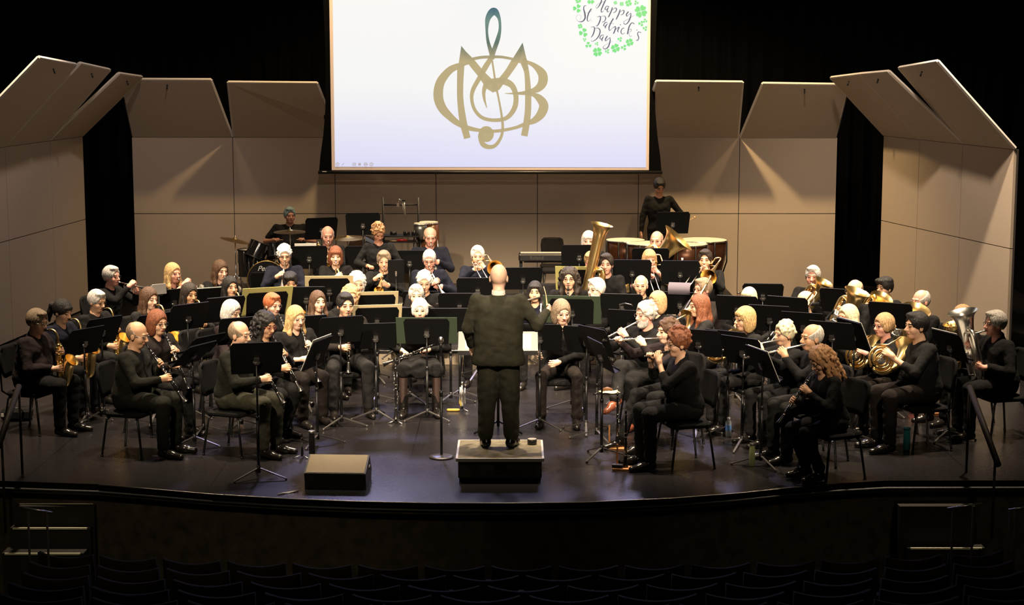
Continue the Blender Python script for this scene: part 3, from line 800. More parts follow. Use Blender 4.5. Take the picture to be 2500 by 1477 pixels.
def skeleton(kind, s, legs, lean=0.0, w=1.0):
    J = {}
    if kind == 'sit':
        J.update(pel=V3(0, 0, .565), wai=V3(0, .035 + lean * .3, .72), che=V3(0, .05 + lean * .7, .89), nb=V3(0, .055 + lean, 1.035), shz=V3(0, .045 + lean, .985), hc=V3(0, .095 + lean * 1.15, 1.185))
        J['hip'] = [V3(x * .09, .02, .555) for x in (-1, 1)]; J['kn'] = [V3(x * .125, .44, .535) for x in (-1, 1)]; J['an'] = [V3(x * .13, .43, .095) for x in (-1, 1)]
        J['tdir'] = [V3(-.12, 1, 0), V3(.12, 1, 0)]; J['up'] = [V3(0, 0, 1)] * 2
        if legs == 'wide': J['kn'] = [V3(x * .19, .42, .535) for x in (-1, 1)]; J['an'] = [V3(x * .19, .44, .095) for x in (-1, 1)]
        if legs == 'back': J['an'] = [V3(x * .12, .25, .11) for x in (-1, 1)]; J['kn'] = [V3(x * .12, .43, .50) for x in (-1, 1)]
        if legs == 'fwd': J['an'] = [V3(x * .14, .62, .10) for x in (-1, 1)]; J['kn'] = [V3(x * .13, .43, .54) for x in (-1, 1)]
        if legs == 'split': J['an'] = [V3(-.15, .56, .095), V3(.13, .30, .105)]
        if legs == 'cross':        # left leg over right knee
            J['kn'] = [V3(-.04, .46, .665), V3(.07, .44, .53)]; J['an'] = [V3(.10, .72, .37), V3(.10, .42, .095)]; J['tdir'] = [V3(.10, .9, -.25), V3(.1, 1, 0)]; J['up'] = [V3(.1, .3, .9), V3(0, 0, 1)]
        if legs == 'crossr':
            J['kn'] = [V3(-.07, .44, .53), V3(.04, .46, .665)]; J['an'] = [V3(-.10, .42, .095), V3(-.10, .72, .37)]; J['tdir'] = [V3(-.1, 1, 0), V3(-.10, .9, -.25)]; J['up'] = [V3(0, 0, 1), V3(-.1, .3, .9)]
    else:
        J.update(pel=V3(0, 0, .96), wai=V3(0, .01, 1.12), che=V3(0, .015 + lean * .6, 1.29), nb=V3(0, 0 + lean, 1.465), shz=V3(0, -.005 + lean, 1.415), hc=V3(0, .035 + lean * 1.1, 1.625))
        J['hip'] = [V3(x * .09, 0, .94) for x in (-1, 1)]; J['kn'] = [V3(x * .105, .02, .50) for x in (-1, 1)]; J['an'] = [V3(x * .125, -.01, .095) for x in (-1, 1)]
        J['tdir'] = [V3(-.25, 1, 0), V3(.25, 1, 0)]; J['up'] = [V3(0, 0, 1)] * 2
    sw = .175 + .02 * (w - 1) * 5
    J['sh'] = [J['shz'] + V3(x * min(sw, .23), 0, 0) for x in (-1, 1)]
    return J

PEOPLE = {}
HS = 1.07
def folds(v, amp, seed):
    """soft cloth folds"""
    x, y, z = v[:, 0], v[:, 1], v[:, 2]; q = seed * 1.7
    d = np.sin(x * 31 + 2.1 * np.sin(z * 17 + q)) * np.sin(z * 43 + 3 * np.sin(y * 13 + x * 9 + q)) + .6 * np.sin(z * 61 + y * 37 + x * 23 + q)
    out = v.copy(); out[:, 1] += d * amp; out[:, 2] += .5 * d * amp; out[:, 0] += .5 * amp * np.sin(y * 47 + z * 29 + q)
    return out
def person(key, head, floor, face, desc, inst=None, hair=('short', 'grey'), skin='fair', sex='m', w=1.0, sit=1.30, kind='sit', legs='normal', top='black', bottom='black', sleeve='long',
           hy=0, hp=0, lean=.02, glasses=None, beard=None, shoes='plain', skirt=False, extra=None, place=None, iargs=None, jacket=False, hands=None):
    """head = pixel of the top of the head; face = direction faced in degrees (0 towards the house, + to the picture's right)"""
    s = sit / (1.305 if kind == 'sit' else 1.745)
    top_z = floor + sit
    hd = at_z(head[0], head[1], top_z) if place is None else None
    J = skeleton(kind, s, legs, lean, w)
    ang = R(face); Fv = Vector((math.sin(ang), -math.cos(ang), 0)); Rv = Vector((-math.cos(ang), -math.sin(ang), 0))
    if place is None:
        off = J['hc'] * s; pos = Vector((hd.x, hd.y, floor)) - Fv * off[1] - Rv * off[0]
    else: pos = Vector((place[0], place[1], floor))
    rootM = Matrix.Translation(pos) @ Matrix.Rotation(ang + math.pi, 4, 'Z')
    root = empty('person', label='person in black: ' + desc if False else desc, cat='person', mtx=rootM @ Matrix.Scale(s, 4))
    root['group'] = ''; del root['group']
    Hr = head_rot(hy, hp); hc = J['hc']; fem = sex == 'f'
    mouth = hc + Hr @ V3(0, .098, -.062) * HS
    grips = []; instM = None
    if inst:
        spec = INST[inst](**(iargs or {})); instM = Matrix.Translation(Vector(mouth)) @ spec['rot']
        if spec.get('fixed'): instM = Matrix.Translation(Vector(mouth)) @ spec['rot']
        for g in spec['grips']:
            P = np.array(instM @ Vector(g[1])); ax = np.array(instM.to_3x3() @ Vector(g[2])); grips.append((g[0], P, ax, unit(g[3]), g[4] if len(g) > 4 else .012))
    if hands:
        for g in hands: grips.append(g)
    a_len, b_len = .285, .255
    if not grips:
        grips = [('L', V3(-.13, .36, .655), None, V3(0, 0, 1), .01), ('R', V3(.13, .36, .655), None, V3(0, 0, 1), .01)]
    B = SDF(); T = SDF(); arms = {}
    for g in grips:
        si = 0 if g[0] == 'L' else 1            # index 0 = person's left (x < 0)
        Sh = J['sh'][si]; sx = -1 if si == 0 else 1
        P = g[1]; hint = V3(sx * .75, -.15, -.8) if len(g) < 6 else g[5]
        W = P - unit(P - Sh) * .08
        for _ in range(3):
            E, W2 = ik(Sh, W, a_len, b_len, hint); u = unit(W2 - E)
            if g[2] is None: W = P - u * .07
            else: W = P - u * .088 + g[3] * .02
        E, W = ik(Sh, W, a_len, b_len, hint); u = unit(W - E)
        if g[2] is None: Wh = rest_hand(B, W + u * .07, u, g[3])
        else: Wh = hand(B, W + u * .088 - g[3] * .02, g[2], u, g[3], si, g[4])
        arms[si] = (Sh, E, W, Wh)
    # ---- body
    thick = .9 if fem else 1.0
    for si, (Sh, E, W, Wh) in arms.items():
        limb(B, Sh, E, W, (.046 * thick, .038 * thick, .0255 * thick), .02); B.cap(W, Wh, .0255 * thick, .024, .015)
    B.chain([J['pel'], J['wai'], J['che'], J['nb']], [.085, .085, .085, .06], .03)
    B.cap(J['sh'][0] * .9 + J['shz'] * .1, J['sh'][1] * .9 + J['shz'] * .1, .038, None, .03); B.cap(J['che'], J['shz'], .085, .06, .03)
    def hp_(x, y, z): return hc + Hr @ V3(x, y, z) * HS
    _e, _c = B.ell, B.cap
    B.cap(J['nb'] - V3(0, .012, .02), hp_(0, -.018, -.075), .058 * thick, .050 * thick, .03)
    B.ell(hp_(0, -.014, .024), np.array((.075, .095, .096)) * HS, Hr, .02)
    B.ell(hp_(0, .020, -.042), np.array((.059 if not fem else .056, .066, .078)) * HS, Hr, .03)
    B.cap(hp_(-.014, .052, -.092), hp_(.014, .052, -.092), .024, None, .02)
    for x in (-1, 1):
        B.ell(hp_(x * .037, .048, -.034), np.array((.028, .030, .030)) * HS, Hr, .02)
        B.ell(hp_(x * .032, .094, .001), np.array((.019, .012, .010)) * HS, Hr, .008, 's')
        B.ell(hp_(x * .031, .076, .0), np.array((.014, .013, .011)) * HS, Hr, .004)
        B.ell(hp_(x * .077, -.008, -.012), np.array((.009, .020, .031)) * HS, Hr, .006)
    B.cap(hp_(-.034, .076, .021), hp_(.034, .076, .021), .013, None, .012)
    B.cap(hp_(0, .084, .004), hp_(0, .106, -.032), .0085, .0125, .008); B.cap(hp_(-.011, .094, -.036), hp_(.011, .094, -.036), .009, None, .006)
    B.cap(hp_(-.018, .082, -.062), hp_(.018, .082, -.062), .0085, None, .005)
    if skirt:
        for i in (0, 1): limb(B, J['hip'][i], J['kn'][i], J['an'][i], (.075, .056, .038), .03)
    v, q = B.mesh(.0056)
    c = v[q].mean(1); hl = (c - hc) @ Hr / HS      # head-local face centres
    mi = np.zeros(len(q), np.int32); ax_ = np.abs(hl[:, 0])
    fr = hl[:, 1] > .066
    mi[fr & (ax_ < .021) & (np.abs(hl[:, 2] + .062) < .0075)] = 1
    mi[fr & (np.abs(ax_ - .032) < .0125) & (np.abs(hl[:, 2] - .000) < .0058)] = 2
    mi[fr & (np.abs(ax_ - .033) < .018) & (np.abs(hl[:, 2] - .0235) < .0048)] = 3
    mats = [m_skin(skin), M_LIP, M_EYE, m_hair('greybrown' if hair[1] in ('white', 'silver', 'grey', 'teal') else hair[1])]
    if skirt:
        mats.append(mat('sheer_tights', (.05, .03, .025), .5)); mi[(c[:, 2] < .60) & (c[:, 1] > .12) & (c[:, 2] < J['kn'][0][2] + .2)] = 4
        for si in arms: pass
        nearhand = np.zeros(len(c), bool)
        for si, (Sh, E, W, Wh) in arms.items(): nearhand |= np.linalg.norm(c - Wh, axis=1) < .15
        mi[nearhand] = 0
    link('body', mesh_np('body', v, q, mats, True, mi), root)
    # ---- shirt or jacket
    wt = w * (1.0 if not fem else .94)
    if kind == 'sit': hipz = J['pel'] + V3(0, .0, .0)
    else: hipz = J['pel'] - V3(0, 0, .02)
    if jacket: hipz = J['pel'] - V3(0, 0, .10)
    def bar(cn, hw, r, k=.05): T.cap(cn - V3(hw, 0, 0), cn + V3(hw, 0, 0), r, None, k)
    bar(hipz + V3(0, 0, .04), .055 * wt, .118 * wt - (.010 if jacket else 0)); bar(J['wai'], .06 * wt, .108 * wt); bar((J['wai'] + J['che']) / 2, .068 * wt, .110 * wt); bar(J['che'], .078 * wt, .112 * min(wt, 1.12)); bar(J['shz'] - V3(0, 0, .025), .125 * min(wt, 1.1), .068)
    if jacket:
        bar((hipz + J['wai']) / 2 + V3(0, 0, .03), .065 * wt, .110 * wt)
        bar(hipz + V3(0, 0, -.02), .085 * wt, .108 * wt, .05); bar(J['che'] + V3(0, -.02, .04), .10, .105); T.half(hipz - V3(0, 0, .055), (0, 0, -1))
    T.cap(J['shz'] - V3(0, 0, .0), J['nb'] - V3(0, .010, -.012), .075, .060, .03)
    if wt > 1.1: T.ell(J['wai'] + V3(0, .06, .0), (.14 * wt, .12 * wt, .13), k=.05)
    if fem:
        for x in (-1, 1): T.ell(J['che'] + V3(x * .065, .085, .0), (.062, .055, .06), k=.04)
    for si, (Sh, E, W, Wh) in arms.items():
        k = 1.0 if not jacket else 1.12
        if sleeve == 'long': T.cap(Sh, E, .060 * k, .051 * k, .03); T.cap(E, W - unit(W - E) * .012, .051 * k, .037 * k, .02)
        elif sleeve == 'three': T.cap(Sh, E, .058, .050, .03); T.cap(E, E + (W - E) * .45, .050, .045, .02)
        else: T.cap(Sh, Sh + (E - Sh) * .72, .060, .056, .03)
    nkc = J['nb'] + V3(0, .058, .020)
    T.ell(J['nb'] + V3(0, .075, .03), (.034 if not fem else .052, .06, .055 if not fem else .085), k=.012, op='s')
    v, q = T.mesh(.0125); v = folds(v, .0034, len(key) + ord(key[0]))
    top_o = link('jacket' if jacket else 'shirt', mesh_np('shirt', v, q, [m_cloth(top)]), root)
    if jacket:
        C = MB(); C.lathe([(.066, 0), (.062, .045), (.058, .045), (.058, 0)], 20, c=tuple(J['nb'] + V3(0, -.008, .005)), cap=False); C.build('shirt_collar', mat('white_cotton', (.75, .70, .62), .8), top_o)
    elif not fem and sleeve == 'long':
        C = MB(); C.lathe([(.064, -.012), (.061, .028), (.056, .024), (.056, -.01)], 18, c=tuple(J['nb'] + V3(0, -.006, 0)), cap=False); C.build('collar', mat('collar_green', (.03, .45, .08), .6) if key == 'tb3' else m_cloth(top), top_o)
    # ---- trousers or skirt
    D = SDF()
    bar2 = lambda cn, hw, r, k=.05: D.cap(cn - V3(hw, 0, 0), cn + V3(hw, 0, 0), r, None, k)
    if skirt:
        bar2(J['pel'] - V3(0, -.02, .0), .06, .115); D.cap((J['hip'][0] + J['hip'][1]) / 2, (J['kn'][0] + J['kn'][1]) / 2 - V3(0, -.02, .0), .125, .11, .05)
        for i in (0, 1): D.cap(J['hip'][i], J['kn'][i] + V3(0, .03, 0), .10, .088, .05)
        D.half(J['kn'][0] + V3(0, .03, -.10), (0, .25, -1)); D.half(J['kn'][0] + V3(0, .075, 0), (0, 1, .1))
    else:
        bar2(J['pel'] - V3(0, 0, .01), .055 * wt, .112 * wt)
        for i in (0, 1):
            kk = min(wt, 1.2)
            an = J['an'][i] + (J['kn'][i] - J['an'][i]) * .06
            D.cap(J['hip'][i], J['kn'][i], .092 * kk, .066 * kk, .035); D.cap(J['kn'][i], an, .064 * kk, .058 if not fem else .056, .02)
            if jacket: D.cap(J['kn'][i] + V3(0, .0, .1), an + V3(0, .02, .02), .086, .074, .03); D.cap(J['hip'][i], J['kn'][i], .112, .09, .03)
            D.cap(an, an, .060, None, .01)
            D.half(J['an'][i] - unit(J['kn'][i] - J['an'][i]) * .02, -unit(J['kn'][i] - J['an'][i])) if i == 1 and legs not in ('cross', 'crossr', 'split', 'back') else None
    v, q = D.mesh(.0125); v = folds(v, .0034, ord(key[-1]))
    if kind == 'sit': v[:, 2] = np.maximum(v[:, 2], np.where((v[:, 1] < .34) & (v[:, 2] > .33), .462 / s, -9))
    link('skirt' if skirt else 'trousers', mesh_np('trousers', v, q, [m_cloth(bottom)]), root)
    # ---- shoes
    for i in (0, 1):
        an, td, up = J['an'][i], unit(J['tdir'][i]), unit(J['up'][i])
        x = unit(np.cross(td, up)); up = unit(np.cross(x, td)); M = Matrix(((x[0], td[0], up[0], 0), (x[1], td[1], up[1], 0), (x[2], td[2], up[2], 0), (0, 0, 0, 1)))
        org = an - up * (.095 if abs(up[2]) > .99 else .08); 
        if abs(up[2]) > .99: org = V3(an[0], an[1] + .03, 0.002)
        link('shoe', shoe_mesh(shoes if not (shoes == 'pointed' and 0) else 'plain'), root, Matrix.Translation(Vector(org)) @ M)
    # ---- hair, beard, glasses
    HM = Matrix.Translation(Vector(hc)) @ Matrix(Hr.tolist()).to_4x4() @ Matrix.Scale(HS, 4)
    if hair and hair[0] != 'none':
        hk = (hair[0], hash(key) % 3 if hair[0] in ('puffy', 'wavy', 'curlylong', 'curlytop') else 0)
        hk = (hair[0], sum(map(ord, key)) % 3 if hair[0] in ('puffy', 'wavy', 'curlylong', 'curlytop') else 0)
        if hk not in HAIRC: HAIRC[hk] = hair_sdf(hair[0], hk[1] + 5)
        v, q = HAIRC[hk]; link('hair', mesh_np('hair', v, q, [m_hair(hair[1])]), root, HM)
    if beard:
        if beard[0] not in HAIRC:
            Bd = SDF(); full = beard[0] == 'full'
            Bd.ell((0, .022, -.052), (.066, .072, .082), k=.01)
            if full: Bd.ell((0, .055, -.105), (.040, .034, .030), k=.02)
            Bd.ell((0, .10, -.002), (.060, .06, .045), k=.01, op='s'); Bd.ell((0, .105, -.064), (.020, .03, .0075), k=.004, op='s')
            Bd.half((0, 0, -.030), (0, .0, 1)); Bd.half((0, .005, 0), (0, -1, 0))
            if not full: Bd.half((0, 0, -.050), (0, 0, 1)); Bd.half((.030, 0, 0), (1, 0, 0)); Bd.half((-.030, 0, 0), (-1, 0, 0))
            HAIRC[beard[0]] = Bd.mesh(.0075)
        v, q = HAIRC[beard[0]]; link('beard', mesh_np('beard', v, q, [m_hair(beard[1])]), root, HM)
    if glasses:
        if glasses not in HAIRC:
            g = MB(); r = .0012 if glasses == 'thin' else .0019
            for x in (-1, 1):
                g.tube([(x * .033 + .021 * math.cos(a), .097 - .004 * abs(math.cos(a)), -.002 + .0165 * math.sin(a)) for a in [k * math.pi / 8 for k in range(16)]], r, 5, closed=True)
                g.tube([(x * .054, .094, .003), (x * .076, .06, .004), (x * .080, -.01, .002), (x * .078, -.03, -.012)], r, 5)
            g.tube([(-.012, .099, .002), (0, .101, .006), (.012, .099, .002)], r, 5)
            HAIRC[glasses] = g.mesh('glasses', M_GLASSR if glasses == 'red' else (M_STEEL if glasses == 'thin' else M_GLASS))
        link('glasses', HAIRC[glasses], root, HM)
    # ---- the instrument, a thing of its own
    if inst:
        nm = spec['name']; col_ = spec.get('look', '')
        io = empty(nm, label=(spec['label'] + ' held by the ' + short(desc)) if 'ilabel' not in (extra or {}) else extra['ilabel'], cat=spec['cat'], mtx=rootM @ Matrix.Scale(s, 4) @ instM)
        for pn, me in spec['parts']: link(pn, me, io)
    PEOPLE[key] = dict(pos=pos, ang=ang, F=Fv, R=Rv, s=s, floor=floor, desc=desc, mouth=rootM @ Matrix.Scale(s, 4) @ Vector(mouth))
    return root
HAIRC = {}
def short(d):
    d = d.split(',')[0]
    w = d.split(' ')
    return ' '.join(w[:11])
# ---------------------------------------------------------------- instruments (each in its own frame, mouthpiece at the origin; x right, y forward, z up of the player)
M_BRASS = mat('lacquered_brass', (0.97, 0.72, 0.32), .30, 1.0)
M_SILV = mat('silver_plate', (0.90, 0.87, 0.82), .28, 1.0)
M_DBRASS = mat('aged_brass', (0.50, 0.33, 0.13), .24, 1.0)
M_EBONY = mat('grenadilla_black', (0.010, 0.009, 0.009), .28)
M_KEY = mat('nickel_keys', (0.88, 0.86, 0.82), .18, 1.0)
IM = {}
def imesh(key, fn, m):
    if key not in IM: IM[key] = fn().mesh(key[0] if isinstance(key, tuple) else key, m)
    return IM[key]
RX = lambda a: Matrix.Rotation(R(a), 4, 'X'); RY = lambda a: Matrix.Rotation(R(a), 4, 'Y'); RZ = lambda a: Matrix.Rotation(R(a), 4, 'Z')

def _clar_body(L=.60, r=.0125):
    b = MB(); b.tube([(0, 0, -.07), (0, 0, -.11), (0, 0, -.112), (0, 0, -.14), (0, 0, -L * .55), (0, 0, -L + .02)], [r, r + .002, r, r, r + .001, r + .003], 10); return b
def _clar_mp():
    b = MB(); b.tube([(0, 0, 0), (0, 0, -.04), (0, 0, -.075)], [.006, .011, .012], 8); return b
def _clar_bell(L=.60, r=.036):
    b = MB(); b.tube([(0, 0, -L + .03), (0, 0, -L), (0, 0, -L - .05), (0, 0, -L - .08), (0, 0, -L - .09)], [.016, .017, .022, .030, r], 16, cap=False); return b
def _clar_keys(L=.60, n=15, seed=3):
    b = MB(); rnd = random.Random(seed)
    for i in range(n):
        z = -.15 - (L - .20) * i / n; a = rnd.choice((60, 90, 120, 20, 160, 90)); c, s_ = math.cos(R(a)), math.sin(R(a))
        b.lathe([(.0085, 0), (.0085, .004), (.004, .006)], 8, mtx=Matrix.Translation((c * .015, s_ * .015, z)) @ Matrix.Rotation(R(90), 4, 'X') @ Matrix.Rotation(R(a + 90), 4, 'Y'))
    for (x, y, z0, z1) in ((.014, .008, -.16, -.33), (-.014, .008, -.20, -.36), (.014, .006, -.38, -.52), (-.012, .010, -.40, -.54)):
        b.tube([(x, y, z0 * L / .6), (x, y, z1 * L / .6)], .0028, 6)
    for z in (-.112, -.30, -.34, -L + .035): b.tube([(0, 0, z), (0, 0, z - .008)], .0165, 10)
    return b
def clarinet(tilt=34, yaw=0, silver=False, look='black clarinet with silver keys'):
    return dict(name='clarinet', cat='clarinet', label=look, rot=RZ(yaw) @ RX(tilt),
        grips=[('L', (0, 0, -.22), (0, 0, 1), (-.5, 1, .2)), ('R', (0, 0, -.40), (0, 0, 1), (.5, 1, .2))],
        parts=[('barrel_and_joints', imesh('clar_body', _clar_body, M_EBONY)), ('mouthpiece', imesh('clar_mp', _clar_mp, M_EBONY)), ('bell', imesh('clar_bell', _clar_bell, M_KEY if silver else M_EBONY)), ('keywork', imesh('clar_keys', _clar_keys, M_KEY))])
def oboe(tilt=40, yaw=0):
    return dict(name='oboe', cat='oboe', label='slim black oboe with silver keys', rot=RZ(yaw) @ RX(tilt),
        grips=[('L', (0, 0, -.20), (0, 0, 1), (-.5, 1, .2)), ('R', (0, 0, -.36), (0, 0, 1), (.5, 1, .2))],
        parts=[('joints', imesh('ob_body', lambda: _clar_body(.56, .010), M_EBONY)), ('reed', imesh('ob_reed', lambda: MB().tube([(0, 0, 0), (0, 0, -.075)], [.003, .003], 6), M_KEY)), ('bell', imesh('ob_bell', lambda: _clar_bell(.56, .024), M_EBONY)), ('keywork', imesh('ob_keys', lambda: _clar_keys(.56, 20, 8), M_KEY))])

def _sax_path(k):
    return [(0, .155, -.10 * k), (0, .158, -.30 * k), (0, .160, -.47 * k), (0, .170, -.535 * k), (0, .205, -.575 * k), (0, .245, -.55 * k), (0, .262, -.48 * k), (0, .275, -.38 * k), (0, .295, -.315 * k), (0, .318, -.285 * k)]
def sax(k=1.0, tilt=0, roll=14, yaw=0, name='saxophone', look='gold saxophone'):
    def body():
        b = MB(); P = spline(_sax_path(k), 4); rr = spline([(.013,), (.020,), (.027,), (.030,), (.033,), (.035,), (.038,), (.045,), (.056,), (.068,)], 4)
        b.tube([tuple(p) for p in P], [r[0] * (0.9 + .3 * k) for r in rr], 14, cap=False); return b
    def neck():
        b = MB(); P = spline([(0, .035, .008), (0, .08, .016), (0, .125, .0), (0, .150, -.05), (0, .155, -.10 * k)], 5); b.tube([tuple(p) for p in P], spline([(.009,), (.010,), (.011,), (.012,), (.013,)], 5), 10); return b
    def keys():
        b = MB(); rnd = random.Random(4)
        for i in range(20):
            z = -.14 * k - .36 * k * i / 20; a = rnd.choice((0, 35, 90, 150, 60, 180)); c, s_ = math.cos(R(a)), math.sin(R(a)); r = .031
            b.lathe([(.019, 0), (.019, .008), (.008, .012)], 10, mtx=Matrix.Translation((c * r, .158 + s_ * r, z)) @ Matrix.Rotation(R(a - 90), 4, 'Z') @ Matrix.Rotation(R(-90), 4, 'X'))
        for (x, y) in ((.026, .170), (-.026, .168), (.012, .188)): b.tube([(x, y, -.13 * k), (x, y, -.47 * k)], .003, 6)
        b.lathe([(.024, 0), (.024, .008)], 12, mtx=Matrix.Translation((.032, .262, -.45 * k)) @ Matrix.Rotation(R(90), 4, 'Y'))
        for z in (-.2, -.34): b.tube(arc((0, .158, z * k), .024, 0, 360, 12, (1, 0, 0), (0, 1, 0)), .003, 5)
        return b
    K = round(k, 2)
    return dict(name=name, cat='saxophone', label=look, rot=RZ(yaw) @ RY(roll) @ RX(tilt),
        grips=[('L', (0, .158, -.20 * k), (0, 0, 1), (-.6, .8, .2), .02), ('R', (0, .160, -.39 * k), (0, 0, 1), (.7, .5, .2), .026)],
        parts=[('body_and_bell', imesh(('sx_body', K), body, M_BRASS)), ('neck', imesh(('sx_neck', K), neck, M_BRASS)), ('mouthpiece', imesh('sx_mp', lambda: MB().tube([(0, -.012, 0), (0, .01, .004), (0, .05, .010)], [.006, .010, .012], 8), M_EBONY)), ('keywork', imesh(('sx_keys', K), keys, M_BRASS))])
def flute(droop=8, yaw=0, L=.66):
    def tube():
        b = MB(); b.tube([(-.075 * L / .66, .012, .0), (L - .08, .012, 0)], [.0098, .0098], 10)
        b.lathe([(.014, -.004), (.015, .003)], 10, c=(0, .012, .008)); return b
    def keys():
        b = MB()
        for i in range(13):
            x = (.17 + .033 * i) * L / .66; b.lathe([(.0085, 0), (.0085, .005)], 10, c=(x, .012, .010))
        b.tube([(.16 * L / .66, .024, .006), (L - .10, .024, .006)], .0025, 6); b.tube([(.13 * L / .66, .012, 0), (.145 * L / .66, .012, 0)], .0125, 10); return b
    K = round(L, 2); q = L / .66
    return dict(name='flute' if L > .4 else 'piccolo', cat='flute' if L > .4 else 'piccolo', label='silver flute' if L > .4 else 'short black and silver piccolo', rot=RZ(yaw) @ RY(droop),
        grips=[('L', (.20 * q, .012, 0), (1, 0, 0), (-.2, .9, -.4), .010), ('R', (.42 * q, .012, 0), (1, 0, 0), (.1, .7, .7), .010)],
        parts=[('flute_tube', imesh(('fl_tube', K), tube, M_SILV if L > .4 else M_EBONY)), ('keywork', imesh(('fl_keys', K), keys, M_KEY))])

def bellrad(r0, r1, n, p=5.0): return [r0 + (r1 - r0) * ((k / n) * .25 + .75 * (k / n) ** p) for k in range(n + 1)]
def trumpet(pitch=-12, yaw=0, silver=False, roll=0):
    M = M_SILV if silver else M_BRASS
    def bell():
        b = MB(); n = 14; ys = [.20 + .29 * k / n for k in range(n + 1)]; b.tube([(0.012, y, 0) for y in ys], bellrad(.0075, .062, n), 20, cap=False)
        return b
    def tubing():
        b = MB(); b.tube([(0, .03, 0), (0, .40, 0)], .0062, 8)
        b.tube([(0, .40, 0)] + arc((0, .40, -.032), .032, 90, -90, 8, (0, 1, 0), (0, 0, 1)) + [(0, .26, -.064)], .0062, 8)
        b.tube([(.012, .21, 0), (.012, .13, 0)] + arc((.012, .13, -.035), .035, 90, 270, 8, (0, 1, 0), (0, 0, 1)) + [(.012, .22, -.07)], .0070, 8)
        b.tube([(.03, .24, -.02), (.06, .24, -.02)], .005, 6); return b
    def valve(i):
        b = MB(); y = .215 + .026 * i; b.tube([(0.006, y, -.085), (0.006, y, .045)], .0115, 10); b.tube([(.006, y, .045), (.006, y, .06)], .004, 6); b.lathe([(.008, .06), (.008, .064)], 10, c=(.006, y, 0)); return b
    key = 's' if silver else 'b'
    return dict(name='trumpet', cat='trumpet', label='silver trumpet' if silver else 'brass trumpet', rot=RZ(yaw) @ RX(pitch) @ RY(roll),
        grips=[('L', (-.004, .245, -.045), (0, 0, 1), (-1, .2, .0), .016), ('R', (.006, .245, .035), (0, 1, 0), (.7, -.1, .9), .016)],
        parts=[('bell', imesh(('tp_bell', key), bell, M)), ('tubing', imesh(('tp_tub', key), tubing, M)), ('mouthpiece', imesh('tp_mp', lambda: MB().tube([(0, 0, 0), (0, .012, 0), (0, .02, 0), (0, .06, 0)], [.013, .010, .005, .006], 10), M_SILV))] + [('valve', imesh(('tp_valve', key, i), lambda i=i: valve(i), M)) for i in range(3)])
def trombone(pitch=-28, yaw=0, ext=.15, roll=0):
    def slide():
        b = MB(); L = .66 + ext
        for x in (0, .08): b.tube([(x, .05, 0), (x, L, 0)], .0068, 8)
        b.tube(arc((.04, L, 0), .04, 180, 0, 10, (1, 0, 0), (0, 1, 0)), .0075, 8)
        for y in (.08, .16 + ext * .9): b.tube([(0, y, 0), (.08, y, 0)], .005, 6)
        return b
    def bell():
        b = MB(); b.tube([(.08, .05, 0), (.08, -.02, 0), (.05, -.05, 0), (-.04, -.05, .01), (-.09, -.05, .01)], .0085, 8)
        b.tube([(-.09, -.05, .01), (-.09, -.22, .01)] + arc((-.13, -.22, .01), .04, 0, -180, 8, (1, 0, 0), (0, 1, 0)) + [(-.17, -.1, .01)], .010, 8)
        n = 16; b.tube([(-.17, -.10 + .50 * k / n, .01) for k in range(n + 1)], bellrad(.010, .108, n, 5), 24, cap=False)
        b.tube([(-.17, .02, .01), (-.09, .02, .01)], .005, 6); return b
    k = round(ext, 2)
    return dict(name='trombone', cat='trombone', label='brass trombone', rot=RZ(yaw) @ RX(pitch) @ RY(roll),
        grips=[('L', (-.01, .09, 0), (0, 0, 1), (-1, .0, .2), .014), ('R', (.04, .17 + ext * .9, 0), (1, 0, 0), (.4, .1, .9), .010)],
        parts=[('slide', imesh(('tb_slide', k), slide, M_SILV)), ('bell_section', imesh('tb_bell', bell, M_BRASS)), ('mouthpiece', imesh('tb_mp', lambda: MB().tube([(0, 0, 0), (0, .015, 0), (0, .025, 0), (0, .06, 0)], [.016, .013, .006, .007], 10), M_SILV))])
def horn(pitch=-38, yaw=0, big=1.0, silver=False):
    M = M_SILV if silver else M_BRASS
    def coil():
        b = MB(); c = (.05, .33, -.02)
        for r, dx in ((.125, 0), (.108, .022), (.088, -.015), (.065, .012)):
            b.tube(arc((c[0] + dx, c[1], c[2] - .03), r, 0, 350, 26, (0, 1, 0), (0, 0, 1)), .0095, 7)
        b.tube([(0, .06, 0), (0.02, .20, .02), (.045, .30, .095)], [.006, .007, .008], 7)
        for dx in (-.02, .03):
            for z in (-.02, -.06): b.tube([(c[0] + dx, .25, z), (c[0] + dx, .41, z)], .007, 6)
        return b
    def valves():
        b = MB()
        for i in range(4): b.tube([(.02, .27 + .032 * i, -.05), (.075, .27 + .032 * i, -.05)], .015, 10)
        return b
    def bell():
        b = MB(); n = 14; P = spline([(.06, .45, -.08), (.07, .40, -.17), (.09, .28, -.21), (.12, .18, -.20), (.17, .07, -.19), (.20, .00, -.185)], 4)
        m = len(P) - 1; b.tube([tuple(p) for p in P], bellrad(.012, .145, m, 4.2), 24, cap=False); return b
    key = 's' if silver else 'b'
    return dict(name='french_horn', cat='french horn', label='coiled french horn', rot=RZ(yaw) @ RX(pitch) @ RY(10),
        grips=[('L', (.02, .27, -.02), (0, 1, 0), (-1, .3, .2), .02), ('R', (.17, .07, -.19), (1, 0, 0), (.6, -.2, -.6), .03)],
        parts=[('coil', imesh(('hn_coil', key), coil, M)), ('valves', imesh(('hn_valve', key), valves, M_SILV)), ('bell', imesh(('hn_bell', key), bell, M))])
